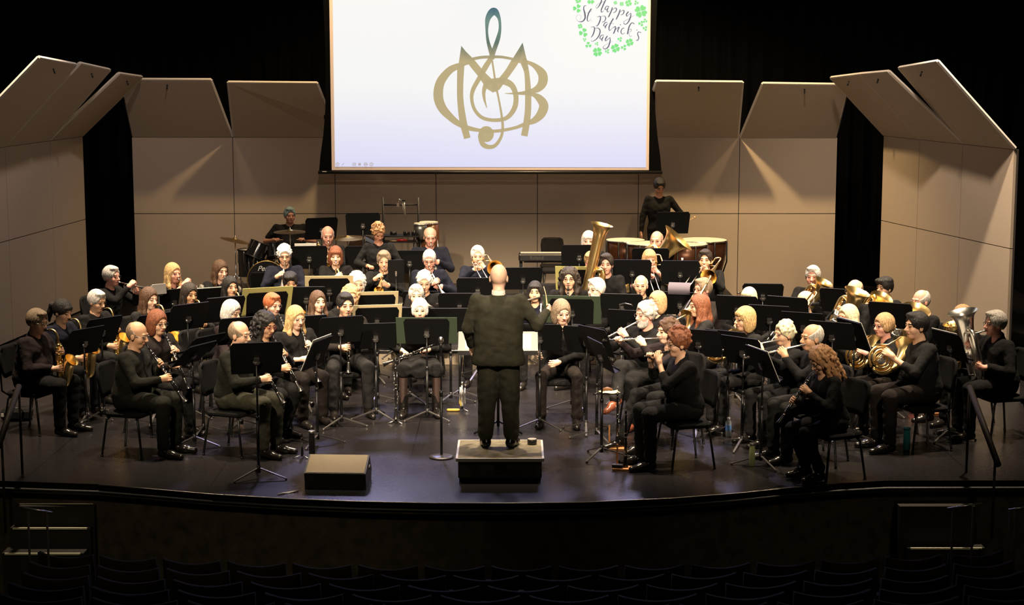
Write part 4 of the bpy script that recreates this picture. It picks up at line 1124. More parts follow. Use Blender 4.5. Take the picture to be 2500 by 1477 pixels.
def low_brass(k=1.0, lean=-14, yaw=0, roll=0, br=.145, bh=.27, silver=False, name='euphonium', fwd=False, mir=1):
    M = M_SILV if silver else M_BRASS
    def bell():
        b = MB(); P = spline([(.15, .13, -.42), (.15, .13, -.30), (.15, .125, min(-.12, bh - .30)), (.15, .12, bh - .21), (.15, .12, bh - .07), (.15, .12, bh)], 4)
        P = [np.array((p[0] * mir * k, p[1] * k, p[2] * k)) for p in P]
        if fwd: P = [p + V3(0, max(0, p[2] + .05) ** 1.6 * 1.6, 0) for p in P]
        m = len(P) - 1; b.tube([tuple(p) for p in P], bellrad(.048 * k, br * k, m, 4.5), 26, cap=False); return b
    def body():
        b = MB(); sc = lambda L: [tuple(np.array((p[0] * mir, p[1], p[2])) * k) for p in L]
        P = spline([(.15, .13, -.42), (.135, .13, -.50), (.08, .13, -.54), (.01, .13, -.50), (-.01, .13, -.40), (-.01, .13, -.1), (.01, .13, 0), (.06, .13, .03), (.10, .13, -.02)], 5)
        b.tube(sc(P), [x * k for x in np.linspace(.050, .018, len(P))], 12)
        P = spline([(.04, .155, -.02), (.02, .155, -.15), (.03, .155, -.36), (.06, .155, -.44), (.09, .155, -.36), (.09, .155, -.15)], 5); b.tube(sc(P), .011 * k, 8)
        P = spline([(.0, .03, 0), (.0, .10, .0), (.03, .16, .02), (.10, .17, .0), (.12, .17, -.10), (.08, .17, -.2)], 5); b.tube(sc(P), .009 * k, 8)
        return b
    def valves():
        b = MB()
        for i in range(4):
            x = (.025 + .03 * i) * mir * k; y = .185 * k; b.tube([(x, y, -.31 * k), (x, y, -.13 * k)], .0135 * k, 10); b.tube([(x, y, -.13 * k), (x, y, -.105 * k)], .004, 6); b.lathe([(.009, 0), (.009, .004)], 8, c=(x, y, -.105 * k))
        for z in (-.17, -.24): b.tube(arc((.07 * mir * k, .20 * k, z * k), .035 * k, 0, 360, 14, (1, 0, 0), (0, 1, 0)), .007 * k, 6)
        return b
    key = (name, silver, round(k, 2), fwd, mir, br, bh)
    return dict(name=name, cat=name.replace('_', ' '), label=('silver ' if silver else 'brass ') + name.replace('_', ' '), rot=RZ(yaw) @ RX(lean) @ RY(roll),
        grips=[('L', (-.012 * mir * k, .13 * k, -.30 * k), (0, 0, 1), (-1, .3, 0), .03 * k), ('R', (.06 * mir * k, .185 * k, -.11 * k), (1, 0, 0), (.6, .1, .8), .014)],
        parts=[('bell', imesh(('lb_bell',) + key, bell, M)), ('body_tubing', imesh(('lb_body',) + key, body, M)), ('valves', imesh(('lb_valve',) + key, valves, M_SILV)), ('mouthpiece', imesh('tb_mp', lambda: MB().tube([(0, 0, 0), (0, .015, 0), (0, .025, 0), (0, .06, 0)], [.016, .013, .006, .007], 10), M_SILV))])
INST = dict(clarinet=clarinet, oboe=oboe, sax=sax, flute=flute, trumpet=trumpet, trombone=trombone, horn=horn, low=low_brass)
# ---------------------------------------------------------------- furniture: chairs and music stands
M_SEAT = mat('chair_cloth_charcoal', (0.009, 0.0085, 0.009), .9, spec=.15, noise=.3, nscale=60, bump=.4, bscale=300)
M_LEG = mat('chair_frame_black', (0.012, 0.012, 0.012), .3)
def chair_meshes():
    m = {}
    b = MB(); b.rbox((0, .0, .435), (.455, .44, .05), .09, seg=5); m['seat'] = b.mesh('seat', M_SEAT)
    b = MB(); n = 8; vs = []; fs = []
    rows = [(.60, .17, -.215), (.66, .205, -.225), (.80, .215, -.245), (.90, .20, -.262), (.935, .15, -.268)]
    for sgn in (0, 1):
        for (z, hw, y) in rows:
            for k in range(n + 1):
                t = -1 + 2 * k / n; vs.append((hw * t, y - .035 * (1 - t * t) - .012 * sgn * 2.6, z))
    W = n + 1; H = len(rows)
    for i in range(H - 1):
        for k in range(n):
            a = i * W + k; fs.append((a, a + 1, a + W + 1, a + W)); o = H * W; fs.append((o + a, o + a + W, o + a + W + 1, o + a + 1))
    o = H * W
    for k in range(n): fs.append((k, o + k, o + k + 1, k + 1)); a = (H - 1) * W + k; fs.append((a, a + 1, o + a + 1, o + a))
    for i in range(H - 1): a = i * W; fs.append((a, a + W, o + a + W, o + a)); a = i * W + n; fs.append((a, o + a, o + a + W, a + W))
    b.add(vs, fs, True); m['backrest'] = b.mesh('backrest', M_SEAT)
    b = MB()
    for x in (-1, 1): b.tube([(x * .17, -.19, .41), (x * .19, -.265, .46), (x * .175, -.285, .66), (x * .165, -.29, .80)], .011, 8)
    b.tube([(-.20, .16, .405), (.20, .16, .405)], .010, 6); b.tube([(-.20, -.17, .405), (.20, -.17, .405)], .010, 6)
    m['back_frame'] = b.mesh('back_frame', M_LEG)
    for i, (x, y) in enumerate(((-1, 1), (1, 1), (-1, -1), (1, -1))):
        b = MB(); b.tube([(x * .19, y * .15, .405), (x * .215, y * .175, .385), (x * .245, y * .225, .012)], .0125, 8); b.cyl((x * .245, y * .225, 0), (x * .245, y * .225, .02), .015, 8); m['leg%d' % i] = b.mesh('leg', M_LEG)
    return m
CH = chair_meshes()
CHAIRS = []
def chair(pos, ang, label, s=1.0, group=None):
    CHAIRS.append(Vector(pos) - Vector((math.sin(ang), -math.cos(ang), 0)) * .15)
    t = empty('orchestra_chair', mtx=Matrix.Translation(pos) @ Matrix.Rotation(ang + math.pi, 4, 'Z') @ Matrix.Scale(s, 4), label=label, cat='chair', group=group)
    for k, me in CH.items(): link(k.rstrip('0123'), me, t)
    return t

def stand_meshes():
    m = {}
    b = MB()
    w0, w1, h = .255, .235, .335          # half widths top and bottom
    pts = [(-w1, 0), (w1, 0), (w0, h - .03), (w0 - .03, h), (-w0 + .03, h), (-w0, h - .03)]
    b.slab([(x, 0.0, z) for x, z in pts], (0, -1, 0), .005); b.slab([(-w1, .0, 0), (w1, .0, 0), (w1, -.06, 0), (-w1, -.06, 0)][::-1], (0, 0, 1), .006)
    b.box((0, -.060, .012), (2 * w1, .004, .03)); m['desk'] = b
    return m
def desk_mesh():
    """front of the desk (player's side) looks along +y; the lip sticks out there"""
    b = MB(); w0, w1, h = .255, .238, .335
    pts = [(-w1, -.14), (w1, -.14), (w0, h - .18), (w0 - .025, h - .14), (-w0 + .025, h - .14), (-w0, h - .18)]
    b.slab([(x, 0, z) for x, z in pts], (0, 1, 0), .004)
    b.box((0, .028, -.14), (2 * w1, .062, .004)); b.box((0, .058, -.130), (2 * w1, .003, .022)); b.box((0, -.001, h - .141), (2 * w0 - .05, .012, .004))
    return b.mesh('desk', M_DESK)
DESK = desk_mesh()
_b = MB(); _b.box((0, -.018, .0), (.05, .025, .07)); _b.cyl((-.035, -.02, -.01), (.035, -.02, -.01), .013, 10); TILTER = _b.mesh('tilt_bracket', M_STEEL)
LEGM = []
for k in range(3):
    a = R(90 + 120 * k); d = Vector((math.cos(a), math.sin(a), 0)); b = MB()
    p0 = Vector((0, 0, .10)) + d * .012; p1 = d * .285 + Vector((0, 0, .018)); u = (p1 - p0).normalized(); sd = Vector((-d.y, d.x, 0)) * .013; up = u.cross(sd).normalized() * .005
    b.add([p0 - sd - up, p0 + sd - up, p0 + sd + up, p0 - sd + up, p1 - sd * .8 - up, p1 + sd * .8 - up, p1 + sd * .8 + up, p1 - sd * .8 + up], [(0, 3, 2, 1), (4, 5, 6, 7), (0, 1, 5, 4), (1, 2, 6, 5), (2, 3, 7, 6), (3, 0, 4, 7)])
    b.cyl(p1 - Vector((0, 0, .018)), p1 + Vector((0, 0, .006)), .012, 8); LEGM.append(b.mesh('leg', mat('stand_leg_grey', (.16, .15, .145), .32, .8)))
_b = MB(); _b.cyl((0, 0, .055), (0, 0, .13), .02, 12); HUB = _b.mesh('hub', M_BLACKM)
POLES = {}
def pole_mesh(h):
    k = round(h * 20) / 20
    if k not in POLES:
        b = MB(); b.cyl((0, 0, .10), (0, 0, min(.60, k - .15)), .0155, 10); b.cyl((0, 0, min(.60, k - .15)), (0, 0, k), .010, 10); b.cyl((0, 0, min(.60, k - .15) - .03), (0, 0, min(.60, k - .15) + .012), .019, 10); POLES[k] = b.mesh('pole', M_BLACKM)
    return POLES[k], k
NST = 0
def stand(desk, face, label, base=None, z=None, floor=0.0, tilt=24, leg=None, mat_=None, group=None, small=False, far=False, behind=None):
    """desk = pixel of the desk's middle; face = direction its back looks (0 = to the house)"""
    global NST; NST += 1
    if base: y = at_z(base[0], base[1], floor + .03).y; p0 = at_y(desk[0], desk[1], y)
    else: p0 = at_z(desk[0], desk[1], floor + (z or 1.06))
    if behind: p0 = at_y(desk[0], desk[1], behind)
    # keep the desk clear of the players around it
    W = Vector((math.cos(R(face)), math.sin(R(face)), 0)) * (.11 if small else .24); best = None
    for k in sorted(range(0 if base else (-24 if far else -18), 1 if far else 19), key=abs):
        zz = p0.z + k * .015
        if not (.70 < zz - floor < 1.45): continue
        q = at_z(desk[0], desk[1], zz); bad = 0
        for d in PEOPLE.values():
            if abs(d['pos'].y - q.y) > 1.6 or abs(d['pos'].x - q.x) > 1.3: continue
            for fo, rr in ((.03, .27), (.22, .27), (.36, .20)):
                c = d['pos'] + d['F'] * fo
                for t in (-1, -.5, 0, .5, 1):
                    e = rr - ((q + W * t) - c).xy.length
                    if e > 0: bad += e
            for fo in (.3, .45):
                e = .19 - (q - d['pos'] - d['F'] * fo).xy.length
                if e > 0: bad += e
        for cp in CHAIRS:
            e = .27 - (q - cp).xy.length
            if e > 0: bad += e
        cost = bad * 30 + abs(k) * .02
        if best is None or cost < best[0]: best = (cost, q)
    p = best[1]
    hz = p.z - floor; pm, k = pole_mesh(max(.6, hz - .02))
    a = R(face)
    t = empty('music_stand', (p.x, p.y, floor), a + math.pi, label, 'music stand', group)
    # local +y = direction the back looks ... player's side is local -y
    dm = Matrix.Translation((0, 0, hz)) @ Matrix.Rotation(math.pi, 4, 'Z') @ Matrix.Rotation(R(tilt), 4, 'X')
    if small: dm = dm @ Matrix.Diagonal((.42, 1, .9, 1))
    d = link('desk', DESK, t, dm); 
    if mat_: d.material_slots[0].link = 'OBJECT'; d.material_slots[0].material = mat_
    link('tilt_bracket', TILTER, d)
    po = link('pole', pm, t)
    lr = Matrix.Rotation(R(leg if leg is not None else (NST * 47) % 120), 4, 'Z')
    for me in LEGM: link('leg', me, t, lr)
    link('hub', HUB, po)
    return t, Matrix.Translation((p.x, p.y, floor)) @ Matrix.Rotation(a + math.pi, 4, 'Z') @ dm
def sheet(M, label, w, h, dx=0, dz=0, m=None, name='sheet_music', cat='sheet music', th=.004, back=False, rot=0, y=.006):
    """paper or folder standing on the desk's ledge, on the player's side"""
    o = MB(); o.box((0, 0, 0), (w, th, h)); me = o.mesh(name, m or M_PAPER)
    ob = bpy.data.objects.new(name, me); COL.objects.link(ob); ob.matrix_world = M @ Matrix.Translation((dx, y + th / 2, -.138 + h / 2 + dz)) @ Matrix.Rotation(R(rot), 4, 'Y'); tag(ob, label, cat); return ob
M_PAPER = mat('paper_white', (.78, .76, .70), .8)
M_FOLDY = mat('folder_yellow_green', (.42, .38, .13), .7); M_FOLDT = mat('folder_tan', (.55, .45, .26), .7); M_FOLDG = mat('folder_dark_green', (.035, .055, .03), .7)

def simple(name, mb, m, label, cat, loc=(0, 0, 0), rz=0, group=None):
    o = mb.build(name, m); o.location = loc; o.rotation_euler = (0, 0, rz); return tag(o, label, cat, group)

# ---------------------------------------------------------------- percussion
M_DRUMB = mat('drum_shell_black', (0.010, 0.010, 0.011), .15, coat=.6); M_HEAD = mat('drum_head_white', (.62, .57, .48), .6)
M_CYM = mat('bronze_cymbal', (.62, .44, .18), .28, 1.0); M_COPPER = mat('timpani_copper', (.10, .035, .014), .35, .5)
def drum(name, label, c, r, d, axis, shell, head, rimm, lugs=8, cat='drum', extra=None, front=None, nseg=32):
    """c = centre, axis = unit direction the batter or front head faces"""
    ax = Vector(axis).normalized(); Q = ax.to_track_quat('Z', 'Y').to_matrix().to_4x4()
    t = empty(name, mtx=Matrix.Translation(c) @ Q, label=label, cat=cat)
    b = MB(); b.lathe([(r * .97, -d / 2), (r * .975, -d / 2 + .01), (r * .975, d / 2 - .01), (r * .97, d / 2)], nseg); b.build('shell', shell, t)
    b = MB(); b.lathe([(r * .955, d / 2), (r * .955, d / 2 + .004)], nseg); b.build('drum_head', head, t)
    for z in (d / 2, -d / 2):
        b = MB(); b.tube([(r * math.cos(a), r * math.sin(a), z) for a in [2 * math.pi * k / nseg for k in range(nseg)]], .008, 6, closed=True); b.build('rim', rimm, t)
    for k in range(lugs):
        a = 2 * math.pi * (k + .5) / lugs; b = MB(); b.tube([(r * 1.0 * math.cos(a), r * 1.0 * math.sin(a), d / 2), (r * 1.02 * math.cos(a), r * 1.02 * math.sin(a), d / 4), (r * 1.01 * math.cos(a), r * 1.01 * math.sin(a), 0)], .0055, 6); b.build('lug', M_CHROME, t)
    return t
def cymbal(c, r, tilt, label, stand_z, yaw=0, m=None, pole_off=None):
    t = empty('cymbal', (c[0], c[1], stand_z), 0, label, 'cymbal'); h = c[2] - stand_z
    Q = Matrix.Translation((0, 0, h)) @ RZ(yaw) @ RX(tilt)
    b = MB(); b.lathe([(r, -.022), (r * .6, -.006), (r * .2, .004), (r * .16, .014), (r * .06, .024), (.004, .026)], 36, mtx=Q, cap=False); b.lathe([(r, -.023), (r * .6, -.008), (r * .2, .002), (.004, .020)], 36, mtx=Q, cap=False); b.build('bronze_plate', m or M_CYM, t)
    b = MB(); b.cyl((0, 0, .25), (0, 0, h + .05), .008, 8); b.cyl((0, 0, .0), (0, 0, .5), .012, 8); b.build('stand_tube', M_CHROME, t)
    for k in range(3):
        a = R(30 + 120 * k); b = MB(); b.tube([(0, 0, .32), (.26 * math.cos(a), .26 * math.sin(a), .01)], .008, 6); b.build('leg', M_CHROME, t)
    return t
def timpano(x, y, z0, r, h, label):
    t = empty('timpano', (x, y, z0), 0, label, 'timpani')
    b = MB(); b.lathe([(r * .30, h * .28), (r * .62, h * .36), (r * .86, h * .52), (r * .97, h * .74), (r, h * .98)], 36, cap=True); b.build('copper_bowl', M_COPPER, t)
    b = MB(); b.lathe([(r * .99, h), (r * .99, h + .006)], 36); b.build('drum_head', M_HEAD, t)
    b = MB(); b.tube([(r * 1.02 * math.cos(k * math.pi / 18), r * 1.02 * math.sin(k * math.pi / 18), h - .004) for k in range(36)], .012, 6, closed=True); b.build('rim', M_CHROME, t)
    for k in range(8):
        a = R(22 + 45 * k); b = MB(); b.tube([(r * 1.04 * math.cos(a), r * 1.04 * math.sin(a), h), (r * 1.04 * math.cos(a), r * 1.04 * math.sin(a), h * .62), (r * .8 * math.cos(a), r * .8 * math.sin(a), h * .30)], .013, 6); b.build('strut', M_BLACKM, t)
    b = MB(); b.lathe([(r * .75, .03), (r * .78, .06), (r * .3, .09), (r * .22, h * .28)], 24); b.build('base', M_BLACKM, t)
    for k in range(3):
        a = R(90 + 120 * k); b = MB(); b.cyl((r * .75 * math.cos(a), r * .75 * math.sin(a), 0), (r * .75 * math.cos(a), r * .75 * math.sin(a), .05), .03, 10); b.build('caster', M_BLACKM, t)
    return t
def text_mesh(name, s, size, m, parent, M, shear=0.0, extrude=.001):
    c = bpy.data.curves.new(name, 'FONT'); c.body = s; c.size = size; c.align_x = 'CENTER'; c.align_y = 'CENTER'; c.shear = shear; c.extrude = extrude
    tmp = bpy.data.objects.new('lettering_source', c); COL.objects.link(tmp); bpy.context.view_layer.update()
    me = bpy.data.meshes.new_from_object(tmp.evaluated_get(bpy.context.evaluated_depsgraph_get())); bpy.data.objects.remove(tmp); me.materials.clear(); me.materials.append(m)
    return link(name, me, parent, M)
# ================================================================ the band
def P(*a, **k):
    o = person(*a, **k); d = PEOPLE[a[0]]
    if k.get('kind', 'sit') == 'sit' and not k.get('nochair'):
        pass
    return o
CHAIR_OFF = 0.0
def seat(key, off=(0, 0), rot=0):
    d = PEOPLE[key]; s = 1.0
    pos = d['pos'] + d['F'] * (.035 + off[1]) + d['R'] * off[0]
    chair(pos, d['ang'] + R(rot), 'black padded chair under the ' + short(d['desc']), 1.0, None)
A, Bz = .2, .4       # riser heights
T_ = dict
# key, head pixel, floor, face, description, instrument, kwargs
ROWS = [
 ('ax1', (90, 758), 0, 72, 'person with thinning hair in plum shirt playing saxophone', 'sax', T_(hair=('short', 'greybrown'), glasses='thin', top='plum', bottom='black', w=1.25, sit=1.33, hp=-12, iargs=T_(roll=6, tilt=-4), legs='normal')),
 ('ax2', (152, 735), 0, 66, 'person with black ponytail playing saxophone', 'sax', T_(hair=('ponytail', 'black'), skin='fair', sex='f', top='navy', hp=-16, iargs=T_(k=1.1, roll=4))),
 ('ax3', (236, 711), 0, 60, 'person with silver hair playing saxophone at far left', 'sax', T_(hair=('short', 'silver'), glasses='dark', w=1.15, hp=-12, sit=1.30, iargs=T_(k=1.1, roll=4), legs='split')),
 ('tp1', (272, 652), 0, 66, 'grey haired person playing trumpet before the dark gap', 'trumpet', T_(hair=('short', 'silver'), glasses='dark', w=1.05, sit=1.33, iargs=T_(pitch=-8, silver=True), skin='pink')),
 ('tp2', (422, 645), 0, 48, 'person with long blonde hair playing trumpet', 'trumpet', T_(hair=('long', 'blonde'), sex='f', sleeve='short', glasses='thin', sit=1.32, iargs=T_(pitch=-10, silver=True), skin='pink')),
 ('tp3', (538, 638), 0, 30, 'person with very long brown hair playing trumpet', 'trumpet', T_(hair=('long', 'brown'), sex='f', sit=1.32, hp=-8, hy=10, iargs=T_(pitch=-14, silver=True), skin='pale')),
 ('sx4', (364, 705), 0, 52, 'person with straight brown hair and closed eyes', 'sax', T_(hair=('long', 'brown'), sex='f', top='char', sit=1.30, hp=-6, iargs=T_(k=1.2, roll=8), skin='pale')),
 ('sx5', (462, 694), 0, 42, 'person with dark hair playing tall saxophone', 'sax', T_(hair=('long', 'dark'), sex='f', sit=1.28, hp=-8, top='char', iargs=T_(k=1.3, roll=-4), skin='tan')),
 ('sx6', (562, 678), 0, 34, 'person with long black hair in third row', 'sax', T_(hair=('long', 'black'), sex='f', sit=1.28, iargs=T_(k=1.2, roll=8))),
 ('cl1', (335, 788), 0, 74, 'bald person in dark green shirt playing clarinet', 'clarinet', T_(hair=('bald', 'greybrown'), skin='tan', glasses='thin', top='green', bottom='green', w=1.18, sit=1.36, hp=-12, iargs=T_(tilt=36), legs='normal')),
 ('cl2', (384, 760), 0, 52, 'person with reddish brown bob playing clarinet', 'clarinet', T_(hair=('bob', 'auburn'), glasses='dark', sex='f', skin='fair', top='brownblack', w=1.15, sit=1.33, hp=-6, iargs=T_(tilt=32))),
 ('cl3', (565, 736), 0, 62, 'person with pinned grey bob behind a stand', 'clarinet', T_(hair=('bob', 'silver'), glasses='dark', sex='f', sit=1.28, hp=-14, top='plum', skin='pale')),
 ('cl4', (585, 787), 0, 68, 'balding person with goatee playing clarinet', 'clarinet', T_(hair=('ring', 'greybrown'), glasses='thin', beard=('goatee', 'grey'), skin='fair', top='green', bottom='suit', w=1.15, sit=1.36, hp=-6, iargs=T_(tilt=33), legs='normal')),
 ('cl5', (648, 765), 0, 54, 'person with curly black hair and red glasses', 'clarinet', T_(hair=('curlylong', 'black'), glasses='red', sex='f', skin='tan', sit=1.34, hp=-14, w=1.1, iargs=T_(tilt=35, silver=True), legs='back')),
 ('cl6', (722, 750), 0, 40, 'person with golden blonde hair playing clarinet', 'clarinet', T_(hair=('long', 'blonde'), glasses='thin', sex='f', skin='pale', sit=1.29, hp=-8, w=1.32, sleeve='three', top='black', bottom='brownblack', iargs=T_(tilt=30, silver=True))),
 ('cl7', (665, 719), 0, 48, 'person with short red hair playing clarinet', 'clarinet', T_(hair=('short', 'red'), glasses='thin', sit=1.29, hp=-8, sex='f', skin='pale')),
 ('bn1', (708, 668), 0, 15, 'person with black hair looking down behind stand', 'sax', T_(hair=('flop', 'black'), skin='tan', sit=1.31, hp=-8, top='char')),
 ('cl8', (843, 718), 0, 14, 'person with cropped black hair and round glasses', 'clarinet', T_(hair=('short', 'black'), glasses='thin', sit=1.36, hp=-4, hy=10, top='brownblack', bottom='char', w=1.08, iargs=T_(tilt=26, silver=True, yaw=-10), legs='wide')),
 ('cl9', (776, 713), 0, 30, 'person with straight brown hair playing clarinet', 'clarinet', T_(hair=('long', 'brown'), sex='f', skin='pale', sit=1.25, iargs=T_(tilt=28, silver=True))),
 ('wh1', (872, 669), 0, 16, 'person with big white hair', 'clarinet', T_(hair=('puffy', 'white'), sex='f', skin='pale', sit=1.29, hp=-12)),
 ('wh2', (856, 701), 0, 18, 'person with curly blonde grey hair', 'clarinet', T_(hair=('puffy', 'sandy'), sex='f', skin='fair', sit=1.25, hp=-4)),
 ('bs1', (1036, 666), 0, 2, 'person with spiky white hair and shiny glasses', 'clarinet', T_(hair=('wavy', 'white'), glasses='thin', skin='fair', sit=1.32, hp=-12)),
 ('bs2', (1016, 698), 0, 6, 'person with receding grey hair half hidden by stand', None, T_(hair=('short', 'silver'), skin='pale', sit=1.28)),
 ('ob1', (1025, 732), 0, 2, 'person in skirt and boots in the middle', None, T_(hair=('bun', 'white'), glasses='thin', sex='f', skin='pale', sit=1.285, skirt=True, shoes='boot', w=1.12, sleeve='long', legs='wide', hands='lap')),
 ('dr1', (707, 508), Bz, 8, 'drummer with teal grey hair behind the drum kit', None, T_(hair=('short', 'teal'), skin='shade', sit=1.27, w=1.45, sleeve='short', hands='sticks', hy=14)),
 ('tp4', (800, 554), A, 10, 'bald person in dark suit playing trumpet', 'trumpet', T_(hair=('bald', 'grey'), skin='pink', glasses='thin', sit=1.38, w=1.1, top='char', iargs=T_(pitch=-35, yaw=-8), hp=-8, place=None)),
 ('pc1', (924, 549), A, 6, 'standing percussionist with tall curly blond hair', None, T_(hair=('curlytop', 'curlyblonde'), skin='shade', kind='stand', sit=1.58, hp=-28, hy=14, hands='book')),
 ('tp5', (1050, 557), A, 8, 'balding person in navy shirt playing trumpet', 'trumpet', T_(hair=('ring', 'greybrown'), skin='pink', glasses='dark', sit=1.38, w=1.22, top='navy', iargs=T_(pitch=-38, silver=True), hp=-10)),
 ('tp6', (694, 602), A, 10, 'person with wavy white hair playing silver trumpet', 'trumpet', T_(hair=('wavy', 'white'), glasses='dark', skin='fair', top='navy', sit=1.31, w=1.15, iargs=T_(pitch=-42, silver=True, yaw=-8), hp=-8)),
 ('tp7', (819, 604), A, 6, 'person with brown fringe playing trumpet', 'trumpet', T_(hair=('bangs', 'auburn'), sex='f', skin='pale', sleeve='short', sit=1.27, iargs=T_(pitch=-50, yaw=25), hp=-4)),
 ('tp8', (937, 615), A, 6, 'person with high forehead playing gold flugelhorn', 'trumpet', T_(hair=('short', 'greybrown'), skin='fair', glasses='thin', sit=1.30, w=1.12, iargs=T_(pitch=-30, yaw=-10), hp=-6)),
 ('tp9', (1048, 612), A, 10, 'person with white crew cut playing trumpet', 'trumpet', T_(hair=('buzz', 'white'), skin='pink', glasses='dark', top='navy', sit=1.29, w=1.08, iargs=T_(pitch=-50, yaw=35, silver=True), hp=-16, hy=-10)),
 ('tb1', (1166, 603), A, 4, 'person with white hair playing trombone', 'trombone', T_(hair=('short', 'white'), skin='fair', glasses='thin', top='navy', sit=1.29, iargs=T_(pitch=-9, yaw=6, roll=4), w=1.05, hp=-4)),
 ('fl0', (1172, 692), 0, -4, 'person with dark red fringe beside the conductor', 'flute', T_(hair=('bangs', 'auburn'), sex='f', skin='pale', sit=1.24)),
 ('fl1', (1306, 690), 0, -4, 'smiling person with shoulder length black hair', 'flute', T_(hair=('longbangs', 'black'), sex='f', skin='fair', sit=1.27, top='navy', iargs=T_(droop=12, yaw=12), hy=0)),
 ('bc1', (1390, 656), 0, -8, 'person with long curly dark hair', 'clarinet', T_(hair=('curlylong', 'dark'), sex='f', skin='fair', glasses='dark', sit=1.38, w=1.15, iargs=T_(tilt=18), hp=0)),
 ('wb1', (1455, 682), 0, -48, 'person with white beard and white hair', None, T_(hair=('short', 'white'), beard=('full', 'white'), skin='pale', glasses='dark', sit=1.34, top='char', w=1.1, hands=None)),
 ('fl2', (1371, 735), 0, -6, 'person with layered grey brown hair in front row', None, T_(hair=('bob', 'greybrown'), sex='f', skin='pale', glasses='thin', sit=1.35, bottom='brownblack', legs='wide', hy=24, hp=-12, hands='flute_up')),
 ('bc2', (1565, 674), 0, -10, 'bald person in third row playing bass clarinet', 'clarinet', T_(hair=('bald', 'grey'), skin='fair', glasses='thin', sit=1.30, iargs=T_(tilt=16, silver=True))),
 ('fl3', (1604, 714), 0, -44, 'person with straight ash blonde hair', 'flute', T_(hair=('bob', 'sandy'), sex='f', skin='pale', glasses='thin', sit=1.26, hy=-14)),
 ('fl4', (1576, 741), 0, -44, 'person with curly grey hair and beard, legs crossed', 'flute', T_(hair=('wavy', 'grey'), beard=('full', 'silver'), skin='pink', glasses='thin', sit=1.36, w=1.2, bottom='char', legs='crossr', shoes='pointed', iargs=T_(droop=28, yaw=42), hy=-14)),
 ('fl5', (1630, 781), 0, -52, 'person with wavy light brown hair', 'flute', T_(hair=('wavy', 'brown'), sex='f', skin='pale', sit=1.32, bottom='char', top='plum', iargs=T_(droop=3, yaw=46), hy=-16, legs='fwd')),
 ('pi1', (1655, 808), 0, -74, 'person with curly auburn grey hair playing piccolo', 'flute', T_(hair=('curlytop', 'auburn'), sex='f', skin='fair', glasses='dark', sit=1.36, w=1.18, bottom='char', sleeve='three', iargs=T_(droop=18, yaw=30, L=.33), hp=-4, legs='normal')),
 ('tb2', (1716, 682), 0, -40, 'person with receding brown hair playing trombone', 'trombone', T_(hair=('short', 'greybrown'), skin='pink', glasses='dark', sit=1.32, w=1.1, iargs=T_(pitch=-42, roll=30), top='brownblack', hy=-20)),
 ('hn1', (1706, 722), 0, -78, 'person with long reddish brown hair', 'horn', T_(hair=('long', 'auburn'), sex='f', skin='fair', glasses='dark', sit=1.30, w=1.12, top='char', iargs=T_(pitch=-34))),
 ('hn2', (1818, 752), 0, -66, 'person with golden bob and dark glasses', 'horn', T_(hair=('page', 'blonde'), sex='f', skin='fair', glasses='dark', sit=1.33, top='char', bottom='char', iargs=T_(pitch=-36))),
 ('sm1', (1828, 705), 0, -30, 'smiling person with feathered blonde hair', None, T_(hair=('page', 'paleblonde'), sex='f', skin='fair', sit=1.26)),
 ('fl6', (1915, 788), 0, -66, 'person with short platinum hair', 'flute', T_(hair=('wavy', 'paleblonde'), sex='f', skin='fair', glasses='thin', sit=1.28, bottom='char', iargs=T_(droop=12, yaw=58))),
 ('fl7', (1982, 794), 0, -70, 'balding person with grey sides', 'flute', T_(hair=('ring', 'grey'), skin='tan', sit=1.37, bottom='char', iargs=T_(droop=16, yaw=52))),
 ('ob2', (2003, 849), 0, -66, 'person with long curly golden brown hair', 'oboe', T_(hair=('curlylong', 'curlyblonde'), sex='f', skin='tan', glasses='dark', sit=1.28, hp=-30, lean=.09, iargs=T_(tilt=40), legs='back')),
 ('tu1', (1437, 567), A, -4, 'grey haired person behind the tall tuba bell', None, T_(hair=('page', 'silver'), sex='f', skin='pink', sit=1.36, hp=0, w=1.1)),
 ('tu0', (1480, 622), A, -10, 'dark haired person playing the big upright tuba', 'low', T_(hair=('short', 'dark'), skin='pink', sit=1.32, iargs=T_(k=1.08, name='tuba', lean=-2, br=.135, roll=-13, bh=.54))),
 ('tb3', (1442, 617), A, -12, 'person with sandy hair and green collar', 'trombone', T_(hair=('short', 'sandy'), skin='pink', sit=1.22, w=1.1, iargs=T_(pitch=-24, yaw=10, roll=0), hp=-16)),
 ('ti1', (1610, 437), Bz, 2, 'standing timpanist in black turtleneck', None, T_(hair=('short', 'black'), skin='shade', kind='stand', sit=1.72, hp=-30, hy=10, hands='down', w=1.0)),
 ('tu2', (1603, 566), A, -20, 'bald person in back row playing tuba', 'low', T_(hair=('bald', 'greybrown'), skin='pink', glasses='dark', sit=1.38, iargs=T_(k=1.25, name='tuba', lean=8, mir=-1, br=.19, roll=-42))),
 ('tb4', (1586, 612), A, 6, 'blonde person playing trombone', 'trombone', T_(hair=('bangs', 'sandy'), sex='f', skin='pink', sleeve='short', sit=1.28, iargs=T_(pitch=-22, yaw=0, roll=4))),
 ('tb5', (1722, 612), A, -14, 'dark haired person playing bass trombone', 'trombone', T_(hair=('short', 'dark'), skin='fair', sit=1.30, w=1.15, iargs=T_(pitch=-16, yaw=-8, roll=0))),
 ('eu1', (1985, 652), 0, -18, 'person with white grey hair playing baritone horn', 'low', T_(hair=('short', 'silver'), skin='pink', sit=1.35, w=1.1, iargs=T_(k=.85, lean=-8, name='baritone_horn', mir=-1, roll=-26, bh=.14))),
